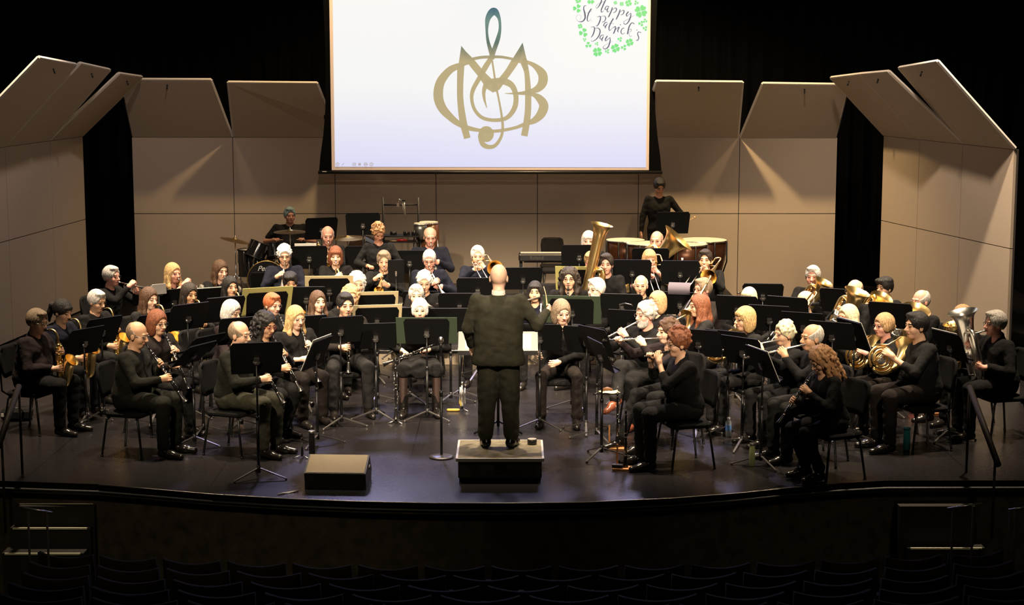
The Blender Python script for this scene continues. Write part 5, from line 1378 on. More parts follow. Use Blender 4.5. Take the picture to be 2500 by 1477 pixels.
 ('tb6', (1964, 712), 0, -62, 'bald person in fourth row playing trombone', 'trombone', T_(hair=('bald', 'silver'), skin='fair', glasses='thin', sit=1.31, iargs=T_(pitch=-46), hy=-6)),
 ('eu2', (2086, 685), 0, -46, 'bald person playing euphonium near dark gap', 'low', T_(hair=('bald', 'greybrown'), skin='fair', glasses='thin', sit=1.36, iargs=T_(k=1.05, lean=4, name='euphonium', mir=-1, roll=-20, bh=.15))),
 ('eu3', (2160, 680), 0, -56, 'person with swept black hair playing euphonium', 'low', T_(hair=('flop', 'black'), skin='fair', sit=1.29, iargs=T_(k=1.05, lean=-4, name='euphonium', mir=-1, roll=-34, bh=.08))),
 ('eu4', (2248, 710), 0, -60, 'bearded bald person playing tuba at right', 'low', T_(hair=('ring', 'grey'), beard=('full', 'silver'), skin='pink', glasses='thin', sit=1.35, iargs=T_(k=1.1, lean=-4, name='tuba', mir=-1, roll=-26, bh=.10))),
 ('hn3', (2070, 747), 0, -60, 'person with long straight platinum hair', 'horn', T_(hair=('long', 'paleblonde'), sex='f', skin='fair', glasses='red', sit=1.31, iargs=T_(pitch=-30, silver=True))),
 ('hn4', (2158, 768), 0, -66, 'person with pulled back ash hair', 'horn', T_(hair=('bun', 'sandy'), sex='f', skin='pink', glasses='dark', sit=1.29, w=1.1, bottom='brownblack', top='char', iargs=T_(pitch=-40))),
 ('hn5', (2238, 765), 0, -74, 'person with short black hair and bare forearms', 'horn', T_(hair=('short', 'black'), skin='fair', sit=1.42, w=1.15, sleeve='three', bottom='brownblack', top='char', iargs=T_(pitch=-36), legs='normal')),
 ('eu5', (2348, 748), 0, -62, 'person with blonde grey hair behind silver bell', 'low', T_(hair=('bob', 'sandy'), sex='f', skin='pink', sit=1.30, iargs=T_(k=.9, lean=-10, name='baritone_horn', mir=-1, bh=.05))),
 ('eu6', (2430, 762), 0, -76, 'person with grey hair playing silver euphonium', 'low', T_(hair=('short', 'grey'), sex='f', skin='pink', glasses='dark', sit=1.35, w=1.25, iargs=T_(k=1.08, lean=-14, bh=.20, name='euphonium', silver=True))),
]
def prep_hands(kind, s):
    if kind == 'lap': return [('L', V3(-.02, .30, .72), V3(1, .15, .35), unit((-.2, .3, .9)), .014), ('R', V3(.17, .28, .68), V3(1, .15, .35), unit((.2, .3, .9)), .014)]
    if kind == 'sticks': return [('L', V3(-.16, .36, .80), V3(.2, 1, 0), unit((-.3, 0, 1)), .01), ('R', V3(.20, .36, .80), V3(-.2, 1, 0), unit((.3, 0, 1)), .01)]
    if kind == 'book': return [('L', V3(-.10, .34, 1.12), V3(1, 0, 0), unit((-.2, 0, 1)), .01), ('R', V3(.12, .34, 1.12), V3(1, 0, 0), unit((.2, 0, 1)), .01)]
    if kind == 'down': return [('L', V3(-.22, .26, .98), V3(.1, 1, .4), unit((-1, 0, .3)), .008), ('R', V3(.30, .06, .80), None, unit((1, .1, 0)), .01, V3(.9, -.4, 0))]
    if kind == 'flute_up': return [('L', V3(.10, .32, .66), V3(0, 0, 1), unit((-.4, .8, .2)), .012), ('R', V3(.20, .31, .74), V3(0, 0, 1), unit((.4, .8, .2)), .012)]
for (key, hp_, fl_, fc, desc, ins, kw) in ROWS:
    kw = dict(kw)
    if isinstance(kw.get('hands'), str): kw['hands'] = prep_hands(kw['hands'], 1)
    person(key, hp_, fl_, fc, desc, ins, **kw)
    if kw.get('kind') != 'stand' and key != 'dr1': seat(key)
# conductor on the podium
PZ = .235
pc = at_z(1217, 1092, PZ)
person('cond', None, PZ, 176, 'bald conductor in dark grey suit standing on the podium seen from behind', None, hair=('none', 'sandy'), skin='pale', kind='stand', sit=1.80, w=1.32, top='suit', bottom='suit', jacket=True, place=(pc.x, pc.y), legs='normal', hp=-4,
       hands=[('R', V3(.45, .30, 1.31), V3(0, .1, 1), unit((.8, -.5, .3)), .008, V3(.5, -.3, -.9)), ('L', V3(-.27, .24, .90), None, unit((-.6, .2, .4)), .01, V3(-.5, -.8, -.3))])
# ================================================================ music stands
S = stand
ST = {}
def st(key, desk, face, label, **k):
    ST[key] = S(desk, face, 'black music stand ' + label, **k)
st('a', (626, 880), 14, 'standing alone in front of the goatee clarinettist', base=(627, 1160), tilt=20, leg=60)
st('b', (470, 868), 64, 'turned edgewise before the bald clarinettist in green', base=(466, 1082), leg=10, tilt=46)
st('c', (492, 846), 58, 'with shiny legs behind the edgewise stand at left', base=(493, 1046), leg=50, tilt=46)
st('d', (585, 812), 30, 'behind the head of the goatee clarinettist', z=1.10)
st('e', (772, 868), 72, 'edgewise in front of the golden blonde clarinettist', base=(787, 1078), leg=30)
st('f', (831, 810), 22, 'in front of the young clarinettist with cropped hair', base=(837, 1030), leg=60)
st('g', (917, 825), 12, 'right of the young clarinettist with cropped hair', base=(920, 1012), leg=35)
st('h', (1042, 814), 0, 'in front of the person wearing a skirt', base=(1043, 1002), leg=60)
st('i', (1318, 828), -8, 'right of the conductor behind a tall post', base=(1304, 1026), leg=60)
st('j', (1432, 835), -22, 'in front of the layered haired person at right', base=(1424, 1034), leg=20)
st('k', (1458, 838), -56, 'rear one of two close to the boot', base=(1443, 1066), leg=80)
st('l', (1470, 872), -74, 'edgewise with white pages nearest the crossed legs', base=(1450, 1110), leg=40)
st('m', (1706, 842), -24, 'behind the curly haired piccolo player', z=1.04, far=True)
st('n', (1778, 845), -34, 'standing beside the plastic water bottle', base=(1768, 1048), leg=75)
st('o', (1815, 862), -44, 'rear one of the pair by the green bottle', base=(1822, 1082), leg=20)
st('p', (1862, 892), -72, 'edgewise beside the pale green bottle', base=(1846, 1130), leg=95)
st('q', (2086, 822), -70, 'edgewise in front of the french horn players', base=(2070, 1070), leg=10)
st('r', (2322, 850), -68, 'with pages before the silver euphonium', base=(2295, 1028), leg=25)
st('s', (2176, 775), -28, 'in front of the swept haired euphonium player', z=1.12)
st('t', (2052, 738), -22, 'in front of the bald euphonium player', z=1.12)
st('u', (1862, 725), -6, 'wide dark one left of the baritone player', z=1.12)
st('v', (1642, 548), 4, 'in front of the standing timpanist', z=1.18, floor=Bz, tilt=14)
st('w', (1414, 630), 2, 'in front of the hidden tuba player', z=1.12, floor=A, tilt=16)
st('x', (1277, 684), 4, 'empty one right of the conductor head', z=1.12)
st('y', (1543, 668), -3, 'below the blonde trombonist', z=1.05, floor=A, tilt=16)
st('z', (1660, 670), -3, 'with a bottle before the bass trombonist', z=1.02, floor=A, tilt=16)
st('aa', (1588, 636), -4, 'behind the blonde trombonist', z=1.12, floor=A)
st('ab', (1660, 745), -14, 'with a curled purple page right of the bald bass clarinettist', z=1.12, far=True)
st('ac', (1397, 765), -8, 'wide one between the curly dark hair and white beard', z=1.12, far=True)
st('ad', (1518, 752), -10, 'in front of the bald bass clarinettist', z=1.12, far=True)
st('ae', (1538, 793), -20, 'carrying a wire clip behind the grey bearded flautist', z=1.08)
st('af', (755, 633), 8, 'with loose white page before the suited trumpeter', z=1.12, floor=A, tilt=14)
st('ag', (657, 697), 8, 'below the wavy white haired trumpeter', z=1.05, behind=22.62, floor=A, tilt=16, far=True)
st('ah', (804, 713), 6, 'with tan folder below the fringed trumpeter', z=1.02, floor=A)
st('ai', (748, 733), 4, 'in front of the bowed black haired person', z=1.12, far=True)
st('aj', (650, 748), 24, 'with a yellow green folder left of the red hair', z=1.14, far=True)
st('ak', (886, 633), 8, 'left of the high foreheaded flugelhorn player', z=1.10, floor=A, tilt=14)
st('al', (886, 551), 6, 'high one at the back before the bare wall', z=1.18, floor=Bz, tilt=10)
st('am', (1000, 644), 2, 'below the navy shirted trumpeter', z=1.10, floor=A, tilt=14)
st('an', (967, 667), 4, 'small one with a green clip', z=1.10, floor=A, tilt=8, small=True)
st('ao', (1052, 703), 2, 'behind the spiky white hair', z=1.05, behind=22.65, far=True, floor=A)
st('ap', (784, 562), 24, 'leaning beside the suited trumpeter at the back', z=1.10, floor=Bz, tilt=12)
st('aq', (1166, 712), 2, 'below the white haired trombonist', z=1.05, floor=A)
st('ar', (1030, 742), 2, 'left of two behind the skirted person', z=1.14, behind=21.55)
st('as_', (1122, 750), 0, 'left of the conductor shoulder', z=1.10, far=True)
st('at', (424, 738), 40, 'before the long blonde trumpeter', z=1.12, far=True)
st('au', (514, 735), 30, 'before the very long haired trumpeter', z=1.12, far=True)
st('av', (545, 760), 34, 'before the third row long black hair', z=1.12)
st('aw', (458, 778), 44, 'before the tall saxophone', z=1.12)
st('ax', (372, 803), 50, 'before the person with closed eyes', z=1.12)
st('ay', (248, 812), 54, 'before the silver haired saxophonist', base=(270, 1002), leg=30)
st('az', (205, 838), 56, 'before the plum shirt saxophonist', base=(213, 1028), leg=60)
st('ba', (920, 786), 10, 'with tan folder left of the skirted person', z=0.97, far=True)
st('bb', (915, 753), 10, 'with tan folder below the big white hair', z=0.94, far=True)
st('bc', (682, 812), 36, 'low one below the short red hair', z=1.02, far=True)
st('bd', (745, 806), 26, 'behind the golden blonde clarinettist', z=1.04, far=True)
st('be', (1000, 785), 4, 'just left of the skirted person head', z=1.08, far=True)
st('bf', (1100, 787), 2, 'between skirted person and conductor', z=1.08, far=True)
st('bg', (1880, 782), -22, 'left one of the dark row behind the platinum hair', z=1.12)
st('bh', (1962, 800), -26, 'middle one of the dark row behind the platinum hair', z=1.12)
st('bi', (2032, 824), -30, 'right one of the dark row left of the horns', z=1.12)
st('bj', (1800, 757), -18, 'behind the golden bob', z=1.12)
st('bk', (1925, 760), -30, 'before the fourth row bald trombonist', z=1.12)

def folder(key, label, w, h, m, dx=0, dz=0, y=.006, cat='folder', name='music_folder'): return sheet(ST[key][1], label, w, h, dx, dz, m, name, cat, y=y)
folder('aj', 'yellow green folder standing open on stand left of the red hair', .62, .40, M_FOLDY)
folder('ah', 'tan folder with printed edge below the fringed trumpeter', .60, .37, M_FOLDT)
folder('bb', 'tan folder on the stand below the big white hair', .58, .38, M_FOLDT)
folder('ba', 'tan folder with green edge left of the skirted person', .58, .37, M_FOLDT)
folder('h', 'wide dark green folder on stand before the skirted person', .68, .345, M_FOLDG)
folder('ac', 'dark green folder with sticker beside the white beard', .66, .37, M_FOLDG)
folder('af', 'loose white page lying slanted before the suited trumpeter', .30, .37, M_PAPER, -.05, 0, cat='page', name='sheet_music')
sheet(ST['l'][1], 'white page hanging low on the edgewise stand by the crossed legs', .22, .38, .0, -.06)
sheet(ST['e'][1], 'white page sticking out left of the golden blonde clarinettist stand', .46, .36, -.02, 0)
sheet(ST['q'][1], 'white pages on the edgewise stand before the horns', .44, .34, .03, 0)
sheet(ST['r'][1], 'white pages on the stand before the silver euphonium', .44, .34, -.03, 0)
sheet(ST['p'][1], 'white pages on the edgewise stand by the green bottle', .44, .34, .03, -.005)
sheet(ST['ay'][1], 'white page on stand before the silver haired saxophonist', .22, .30, .03, 0)
sheet(ST['au'][1], 'white page beside the very long haired trumpeter', .52, .34, 0, 0)
# yellow folder behind the long curly dark hair
p = at_z(1408, 700, 1.14); t, M_ = S((1412, 690), -6, 'black music stand with yellow folder behind the long curly dark hair', z=1.10, floor=0, far=True)
sheet(M_, 'yellow folder behind the long curly dark hair', .60, .38, 0, 0, M_FOLDY, 'music_folder', 'folder')
# tablet on the second trumpet's stand
p = at_z(389, 706, 1.20); t = empty('tablet', (p.x, p.y, p.z), R(40), 'grey tablet on a black clamp stand beside the blonde trumpeter', 'tablet')
b = MB(); b.rbox((0, 0, 0), (.19, .13, .009), .012, rot=Matrix.Rotation(R(80), 3, 'X')); b.build('casing', mat('tablet_grey', (.35, .33, .33), .35, .6), t)
b = MB(); b.cyl((0, .02, -1.20), (0, .02, -.02), .010, 8); b.box((0, .02, -.05), (.09, .05, .07)); b.build('clamp_pole', M_BLACKM, t)
for k in range(3):
    b = MB(); a = R(30 + 120 * k); b.tube([(0, .02, -1.0), (.25 * math.cos(a), .02 + .25 * math.sin(a), -1.19)], .007, 6); b.build('leg', M_BLACKM, t)

# conductor's wide stand, its front facing the conductor
p = at_z(1216, 838, .98); t = empty('conductor_stand', (p.x, p.y, 0), 0, 'wide grey conductor stand with open white score behind the conductor', 'music stand')
dm = Matrix.Translation((0, 0, .98)) @ Matrix.Rotation(R(-52), 4, 'X')
m_cs = mat('conductor_desk_grey', (.045, .045, .045), .4)
b = MB(); b.box((0, 0, 0), (.86, .008, .34)); b.box((0, -.035, -.17), (.86, .07, .006)); b.box((0, -.07, -.16), (.86, .004, .03)); b.build('desk', m_cs, t, dm)
b = MB(); b.cyl((0, .02, .06), (0, .02, .98), .016, 10); b.build('pole', M_BLACKM, t)
for k in range(3):
    b = MB(); a = R(90 + 120 * k); b.tube([(0, .02, .12), (.30 * math.cos(a), .02 + .30 * math.sin(a), .012)], .011, 8); b.build('leg', M_BLACKM, t)
Mw = Matrix.Translation((p.x, p.y, 0)) @ dm
for sx, lab in ((-1, 'left white page of the open score on conductor stand'), (1, 'right white page of the open score on conductor stand')):
    b = MB(); b.box((0, 0, 0), (.27, .004, .29)); o = b.build('score_page', M_PAPER); o.matrix_world = Mw @ Matrix.Translation((sx * .22, -.0075, -.01)); tag(o, lab, 'sheet music')

# ================================================================ podium, monitor, microphones
p = at_z(1220, 1118, .24); px0, px1 = at_z(1115, 1118, .24).x, at_z(1326, 1118, .24).x; W_ = px1 - px0; yf = p.y; D_ = .80
t = empty('conductor_podium', ((px0 + px1) / 2, yf + D_ / 2, 0), 0, 'black podium with tan carpet top and metal edging under the conductor', 'podium')
b = MB(); b.box((0, .01, .118), (W_ * .97, D_ * .96, .16)); b.box((0, .03, .03), (W_ * .95, D_ * .9, .05)); b.build('box', mat('podium_box', (.045, .038, .024), .4, noise=.5, nscale=12), t)
b = MB(); b.box((0, 0, .219), (W_ - .02, D_ - .02, .026)); b.build('carpet_top', mat('podium_carpet', (.20, .17, .105), .95, noise=.35, nscale=9, bump=.6, bscale=240), t)
for nm, c, sz in (('front', (0, -D_ / 2, .220), (W_ + .012, .02, .032)), ('back', (0, D_ / 2, .220), (W_ + .012, .02, .032)), ('left', (-W_ / 2, 0, .220), (.02, D_, .032)), ('right', (W_ / 2, 0, .220), (.02, D_, .032))):
    b = MB(); b.box(c, sz); b.build('edging', mat('edging_light', (.62, .58, .48), .4, .3), t)
b = MB(); b.tube(arc((0, -D_ / 2 * .97 - .02, .16), .045, 180, 360, 10, (1, 0, 0), (0, 0, 1)), .009, 6); b.tube([(-.06, -D_ / 2 * .97 - .02, .163), (.06, -D_ / 2 * .97 - .02, .163)], .007, 6); b.build('recessed_handle', M_BLACKM, t)
p = at_z(1299, 1083, .238)
b = MB(); b.lathe([(.045, 0), (.047, .002), (.047, .046), (.043, .048)], 24); simple('round_tin', b, mat('tin_dark', (.03, .03, .028), .3), 'small round black tin with pale lid on the podium corner', 'tin', (p.x, p.y, .236))
b = MB(); b.lathe([(.0445, .0485), (.0445, .0515)], 24); o = b.build('lid', mat('tin_lid', (.35, .31, .24), .4), bpy.data.objects['round_tin'])
# stage monitor
a0 = at_z(745, 1190, 0); a1 = at_z(905, 1190, 0); wm = (a1.x - a0.x) * .94; t = empty('stage_monitor', ((a0.x + a1.x) / 2 - .02, at_z(820, 1192, 0).y, 0), R(-3), 'black wedge stage monitor speaker at the front edge of the stage', 'speaker')
pr = [(0, 0), (.02, .0), (.36, .0), (.40, .10), (.27, .265), (-.03, .150)]      # y, z profile
b = MB(); h_ = wm / 2 - .0; vs = [(-h_, y, z) for y, z in pr] + [(h_, y, z) for y, z in pr]; n = len(pr)
b.add(vs, [tuple(range(n))[::-1], tuple(range(n, 2 * n))] + [(k, (k + 1) % n, n + (k + 1) % n, n + k) for k in range(n)]); b.build('cabinet', mat('monitor_black', (.014, .013, .012), .5), t)
b = MB(); q0, q1 = Vector((0, .27, .265)), Vector((0, -.03, .150)); d = (q1 - q0); nn = Vector((0, -d.z, d.y)).normalized(); nn = nn if nn.z > 0 else -nn
c = [q0 + d * .03 + nn * .004, q0 + d * .97 + nn * .004]
b.slab([(-h_ + .015, c[0].y, c[0].z), (-h_ + .015, c[1].y, c[1].z), (h_ - .015, c[1].y, c[1].z), (h_ - .015, c[0].y, c[0].z)], nn, .004); b.build('grille', mat('monitor_grille', (.44, .35, .20), .7, noise=.15, nscale=200, bump=.4, bscale=500), t)
b = MB(); b.tube(arc((h_ + .002, .24, .12), .05, 20, 160, 8, (0, 1, 0), (0, 0, 1)), .006, 6); b.build('side_handle', M_STEEL, t)
for x in (-h_ + .03, h_ - .03):
    b = MB(); b.lathe([(.007, 0), (.007, .004)], 8, mtx=Matrix.Translation((x, -.030, .13)) @ Matrix.Rotation(R(80), 4, 'X')); b.build('screw', M_CHROME, t)
# round base microphone stand
def mic_stand(base, top, label, boom=None, floor=0, tripod=False):
    p = at_z(base[0], base[1], floor); tp = at_y(top[0], top[1], p.y); h = tp.z - floor
    t = empty('microphone_stand', (p.x, p.y, floor), 0, label, 'microphone stand')
    if tripod:
        for k in range(3):
            b = MB(); a = R(90 + 120 * k); b.tube([(0, 0, .25), (.28 * math.cos(a), .28 * math.sin(a), .012)], .008, 6); b.build('leg', M_BLACKM, t)
    else:
        b = MB(); b.lathe([(.127, 0), (.127, .012), (.10, .022), (.02, .03)], 32); b.build('round_base', mat('base_grey', (.055, .05, .05), .35, .5), t)
    b = MB(); b.cyl((0, 0, .02), (0, 0, h * .62), .013, 10); b.cyl((0, 0, h * .60), (0, 0, h * .66), .018, 10); b.cyl((0, 0, h * .62), (0, 0, h), .008, 8); b.build('pole', M_BLACKM, t)
    return t, p, h
t, p, h = mic_stand((1078, 1117), (1075, 868), 'round based black microphone stand left of the podium')
mt = empty('microphone', (p.x, p.y, h), 0, 'black handheld microphone clipped upright left of the podium', 'microphone')
b = MB(); b.lathe([(.012, 0), (.016, .09), (.019, .13)], 14); b.build('handle', M_BLACKM, mt)
b = MB(); b.lathe([(.019, .13), (.026, .145), (.026, .17), (.018, .188), (.004, .193)], 14); b.build('mesh_head', M_STEEL, mt)
t, p, h = mic_stand((556, 716), (556, 618), 'black microphone boom stand left of the drum kit', tripod=True, floor=0)
b = MB(); b.tube([(0, 0, h), (.10, -.1, h + .05)], .012, 8); b.build('clutch', M_BLACKM, t)
b = MB(); b.tube([(.04, 0, h - .02), (-.16, -.05, h + .02 - .06)], .008, 6); b.build('boom', M_CHROME, t)
# post stands hiding in front of the right flutes
p = at_z(1964, 735, 1.16); t = empty('microphone_stand', (p.x, p.y - .3, 0), 0, 'black boom microphone stand before the fourth row bald trombonist', 'microphone stand')
b = MB(); b.cyl((0, 0, .02), (0, 0, 1.12), .010, 8); b.build('pole', M_BLACKM, t); b = MB(); b.tube([(0, 0, 1.12), (-.25, 0, 1.10)], .007, 6); b.build('boom', M_BLACKM, t); b = MB(); b.tube([(-.10, 0, 1.16), (.12, 0, 1.17)], [.016, .022], 10); b.build('microphone_body', M_BLACKM, t)
b = MB(); b.lathe([(.12, 0), (.12, .015), (.02, .03)], 24); b.build('round_base', M_BLACKM, t)

# ================================================================ percussion
YK = 26.05
c = at_y(651, 688, YK); t = drum('bass_drum', 'large black bass drum with gold rim at the front of the kit', (c.x, YK, Bz + .29), .285, .36, (.12, -1, .02), M_DRUMB, mat('black_drum_head', (.008, .008, .009), .25), mat('gold_rim', (.65, .42, .15), .3, 1.0), 10)
text_mesh('maker_lettering', 'Pearl', .11, mat('white_print', (.7, .7, .65), .6), t, Matrix.Translation((-.02, .17, .187)), shear=.35)
for x in (-.2, .2):
    b = MB(); b.tube([(x, -.16, .0), (x * 1.35, -.285, .12)], .01, 6); b.build('spur', M_CHROME, t)
c = at_y(613, 640, 26.25); drum('floor_tom', 'black floor tom at the left end of the drum kit', (c.x, 26.25, c.z), .20, .40, (-.02, 0, 1), M_DRUMB, M_HEAD, M_BLACKM)
ft = bpy.data.objects['floor_tom']
for k in range(3):
    a = 2.1 * k; b = MB(); b.cyl((.21 * math.cos(a), .21 * math.sin(a), .1), (.21 * math.cos(a), .21 * math.sin(a), Bz - c.z + .003), .008, 6); b.build('leg', M_CHROME, ft)
c = at_y(628, 612, 26.1); drum('rack_tom', 'tilted black rack tom beside the floor tom', (c.x, 26.1, c.z), .155, .24, (.38, .25, .9), M_DRUMB, M_HEAD, M_BLACKM)
c = at_y(672, 612, 26.1); drum('rack_tom', 'black rack tom under the bright cymbal', (c.x, 26.1, c.z), .14, .20, (-.1, .3, .95), M_DRUMB, M_HEAD, M_BLACKM)
c = at_y(722, 632, 26.25); drum('snare_drum', 'steel snare drum in front of the drummer', (c.x, 26.25, c.z), .17, .13, (0, .1, 1), M_STEEL, M_HEAD, M_CHROME)
b = MB(); b.cyl((0, 0, Bz - c.z + .002), (0, 0, -.07), .012, 8)
b.build('stand', M_CHROME, bpy.data.objects['snare_drum'])
for nm, base_ in (('rack_tom', 1), ('rack_tom.001', 1)):
    o = bpy.data.objects[nm]; b = MB(); inv = o.matrix_world.inverted(); l = o.matrix_world.translation
    b.tube([inv @ l, inv @ Vector((l.x, l.y - .02, Bz + .45)), inv @ Vector((l.x, l.y, Bz + .003))], .012, 6); b.build('mounting_post', M_CHROME, o)
M_CYM2 = mat('bright_cymbal', (.75, .66, .50), .22, 1.0)
c = at_y(708, 563, 25.95); cymbal(c, .25, 2, 'bright crash cymbal directly in front of the drummer', Bz, m=M_CYM2)
c = at_y(574, 584, 26.3); cymbal(c, .23, 0, 'dark tilted crash cymbal above the floor tom', Bz, yaw=0, m=M_CYM); bpy.data.objects['cymbal.001'].children[0].rotation_euler = (0, R(14), 0)
_o = bpy.data.objects['cymbal.001'].children[0]; _o.matrix_local = Matrix.Translation((0, 0, c.z - Bz)) @ RY(13) @ Matrix.Translation((0, 0, -(c.z - Bz)))
c = at_y(848, 578, 26.1); cymbal(c, .28, 3, 'bronze ride cymbal on thin post left of the curly percussionist', Bz)
c = at_y(777, 598, 26.5); cymbal(c, .19, 0, 'pair of hi-hat cymbals behind the suited trumpeter', Bz, m=M_CYM)
# drum throne
d = PEOPLE['dr1']; t = empty('drum_throne', d['pos'], 0, 'round black drum throne under the drummer', 'stool')
b = MB(); b.lathe([(.17, .40), (.18, .43), (.17, .455), (.02, .458)], 24); b.build('seat', M_SEAT, t); b = MB(); b.cyl((0, 0, .12), (0, 0, .40), .016, 8); b.build('post', M_CHROME, t)
for k in range(3):
    b = MB(); a = R(90 + 120 * k); b.tube([(0, 0, .22), (.24 * math.cos(a), .24 * math.sin(a), .01)], .009, 6); b.build('leg', M_CHROME, t)
# drum sticks
for i, (x, lab) in enumerate(((-.16, 'wooden drumstick in the left hand of the drummer'), (.20, 'wooden drumstick in the right hand of the drummer'))):
    q = PEOPLE['dr1']; M_ = Matrix.Translation(q['pos']) @ Matrix.Rotation(q['ang'] + math.pi, 4, 'Z') @ Matrix.Scale(q['s'], 4)
    b = MB(); b.tube([(x, .30, .81), (x * .6, .62, .84)], [.008, .005], 8); o = b.build('drumstick', mat('hickory', (.55, .36, .18), .5)); o.matrix_world = M_; tag(o, lab, 'drumstick')
# concert bass drum seen dark behind the percussionist
c = at_y(886, 612, 26.7); drum('concert_bass_drum', 'dark tilted concert drum behind the curly haired percussionist', (c.x, 26.7, c.z), .25, .26, (-.75, -.5, .35), M_DRUMB, mat('dark_head', (.05, .03, .02), .5), M_BLACKM)
o = bpy.data.objects['concert_bass_drum']; inv = o.matrix_world.inverted(); b = MB(); l = o.matrix_world.translation
for sx in (-.2, .2): b.tube([inv @ Vector((l.x + sx, l.y, Bz + .003)), inv @ Vector((l.x, l.y, l.z - .2))], .012, 6)
b.build('cradle', M_BLACKM, o)
# chime rack
YR = 26.35
pl, pr_ = at_y(935, 482, YR), at_y(1021, 482, YR)
t = empty('percussion_rack', ((pl.x + pr_.x) / 2, YR, Bz), 0, 'tall black H shaped percussion rack holding a bar chime', 'percussion rack'); hw = (pr_.x - pl.x) / 2; ht = pl.z - Bz
for s_ in (-1, 1):
    b = MB(); b.tube([(s_ * hw, 0, .02), (s_ * hw, 0, ht)], .016, 10); b.build('post', M_BLACKM, t)
    b = MB(); b.tube([(s_ * hw, -.25, .015), (s_ * hw, .25, .015)], .015, 8); b.build('foot', M_BLACKM, t)
zb = at_y(978, 500, YR).z - Bz; b = MB(); b.cyl((-hw, 0, zb), (hw, 0, zb), .013, 10); b.build('crossbar', M_BLACKM, t)
b = MB(); b.box((-.04, 0, zb), (.04, .04, .06)); b.tube([(-.04, 0, zb), (-.02, -.02, zb + .09), (.03, -.02, zb + .05)], .009, 6); b.build('clamp', M_CHROME, t)
t2 = empty('bar_chime', ((pl.x + pr_.x) / 2 + .03, YR - .05, Bz + zb + .08), 0, 'short silver bar chime hanging from the rack crossbar', 'chime')
for k in range(5):
    b = MB(); b.cyl((.008 * k, 0, -.02), (.008 * k + .004 * k, 0, -.16 - .035 * k), .004, 6); b.build('chime_bar', M_SILV, t2)
b = MB(); b.box((.016, 0, -.01), (.06, .015, .02)); b.build('holder', M_BLACKM, t2)
# trap table
zt_ = at_y(978, 575, 26.2).z; t = empty('trap_table', ((pl.x + pr_.x) / 2, 26.2, Bz), 0, 'black trap table with small percussion below the rack', 'table')
b = MB(); b.box((0, 0, zt_ - Bz), (.58, .34, .02)); b.build('table_top', M_BLACKM, t); b = MB(); b.box((0, 0, zt_ - Bz - .09), (.56, .32, .015)); b.build('lower_shelf', M_BLACKM, t)
for sx in (-.26, .26):
    for sy in (-.14, .14):
        b = MB(); b.cyl((sx, sy, 0), (sx, sy, zt_ - Bz), .010, 6); b.build('leg', M_BLACKM, t)
X0 = (pl.x + pr_.x) / 2
b = MB(); b.cyl((-.05, 0, .03), (.05, 0, .03), .028, 12); simple('shaker', b, M_BLACKM, 'black cylindrical shaker on the trap table left side', 'shaker', (X0 - .10, 26.15, zt_ + .012))
b = MB(); b.lathe([(.05, 0), (.055, .05), (.05, .055)], 16); simple('bongo', b, M_DRUMB, 'small black bongo on the trap table beside the post', 'drum', (X0 + .10, 26.15, zt_ + .011))
b = MB(); b.lathe([(.045, 0), (.05, .05), (.045, .055)], 16); simple('bongo', b, M_DRUMB, 'smaller black bongo at the right end of the trap table', 'drum', (X0 + .22, 26.15, zt_ + .011))
b = MB(); b.tube([(-.08, 0, .02), (0, 0, .028), (.08, 0, .02)], [.012, .02, .010], 8); simple('maraca', b, mat('maraca_red', (.40, .02, .02), .35), 'red maraca lying on the lower shelf of the trap table', 'maraca', (X0 + .03, 26.12, zt_ - .085))
b = MB(); b.tube([(0, 0, .012), (.16, .02, .012)], .007, 6); simple('mallet', b, mat('hickory', (.55, .36, .18), .5), 'pale wooden mallet on the lower shelf of the trap table', 'mallet', (X0 - .16, 26.12, zt_ - .085))
# congas
def conga(px, py, r, h, y, label, shell):
    c = at_y(px, py, y); t = empty('conga', (c.x, y, Bz), 0, label, 'conga drum'); H_ = c.z - Bz
    b = MB(); b.lathe([(r * .62, H_ - h), (r * .95, H_ - h * .6), (r * 1.08, H_ - h * .35), (r, H_)], 28); b.build('shell', shell, t)
    b = MB(); b.lathe([(r * .97, H_), (r * .97, H_ + .008), (r * .9, H_ + .012)], 28); b.build('drum_head', M_HEAD, t)
    b = MB(); b.tube([(r * 1.03 * math.cos(k * math.pi / 14), r * 1.03 * math.sin(k * math.pi / 14), H_ - .01) for k in range(28)], .008, 6, closed=True); b.build('rim', M_CHROME, t)
    for k in range(3):
        a = R(90 + 120 * k); b = MB(); b.tube([(r * math.cos(a), r * math.sin(a), H_ - h * .4), (r * 1.5 * math.cos(a), r * 1.5 * math.sin(a), .005)], .011, 6); b.build('leg', M_CHROME, t)
conga(1046, 543, .155, .66, 26.5, 'brown conga with bright rim behind the navy shirted trumpeter', mat('conga_brown', (.14, .05, .02), .3)); conga(1026, 546, .10, .24, 26.25, 'small chrome shelled conga between rack and trumpeter', M_STEEL)
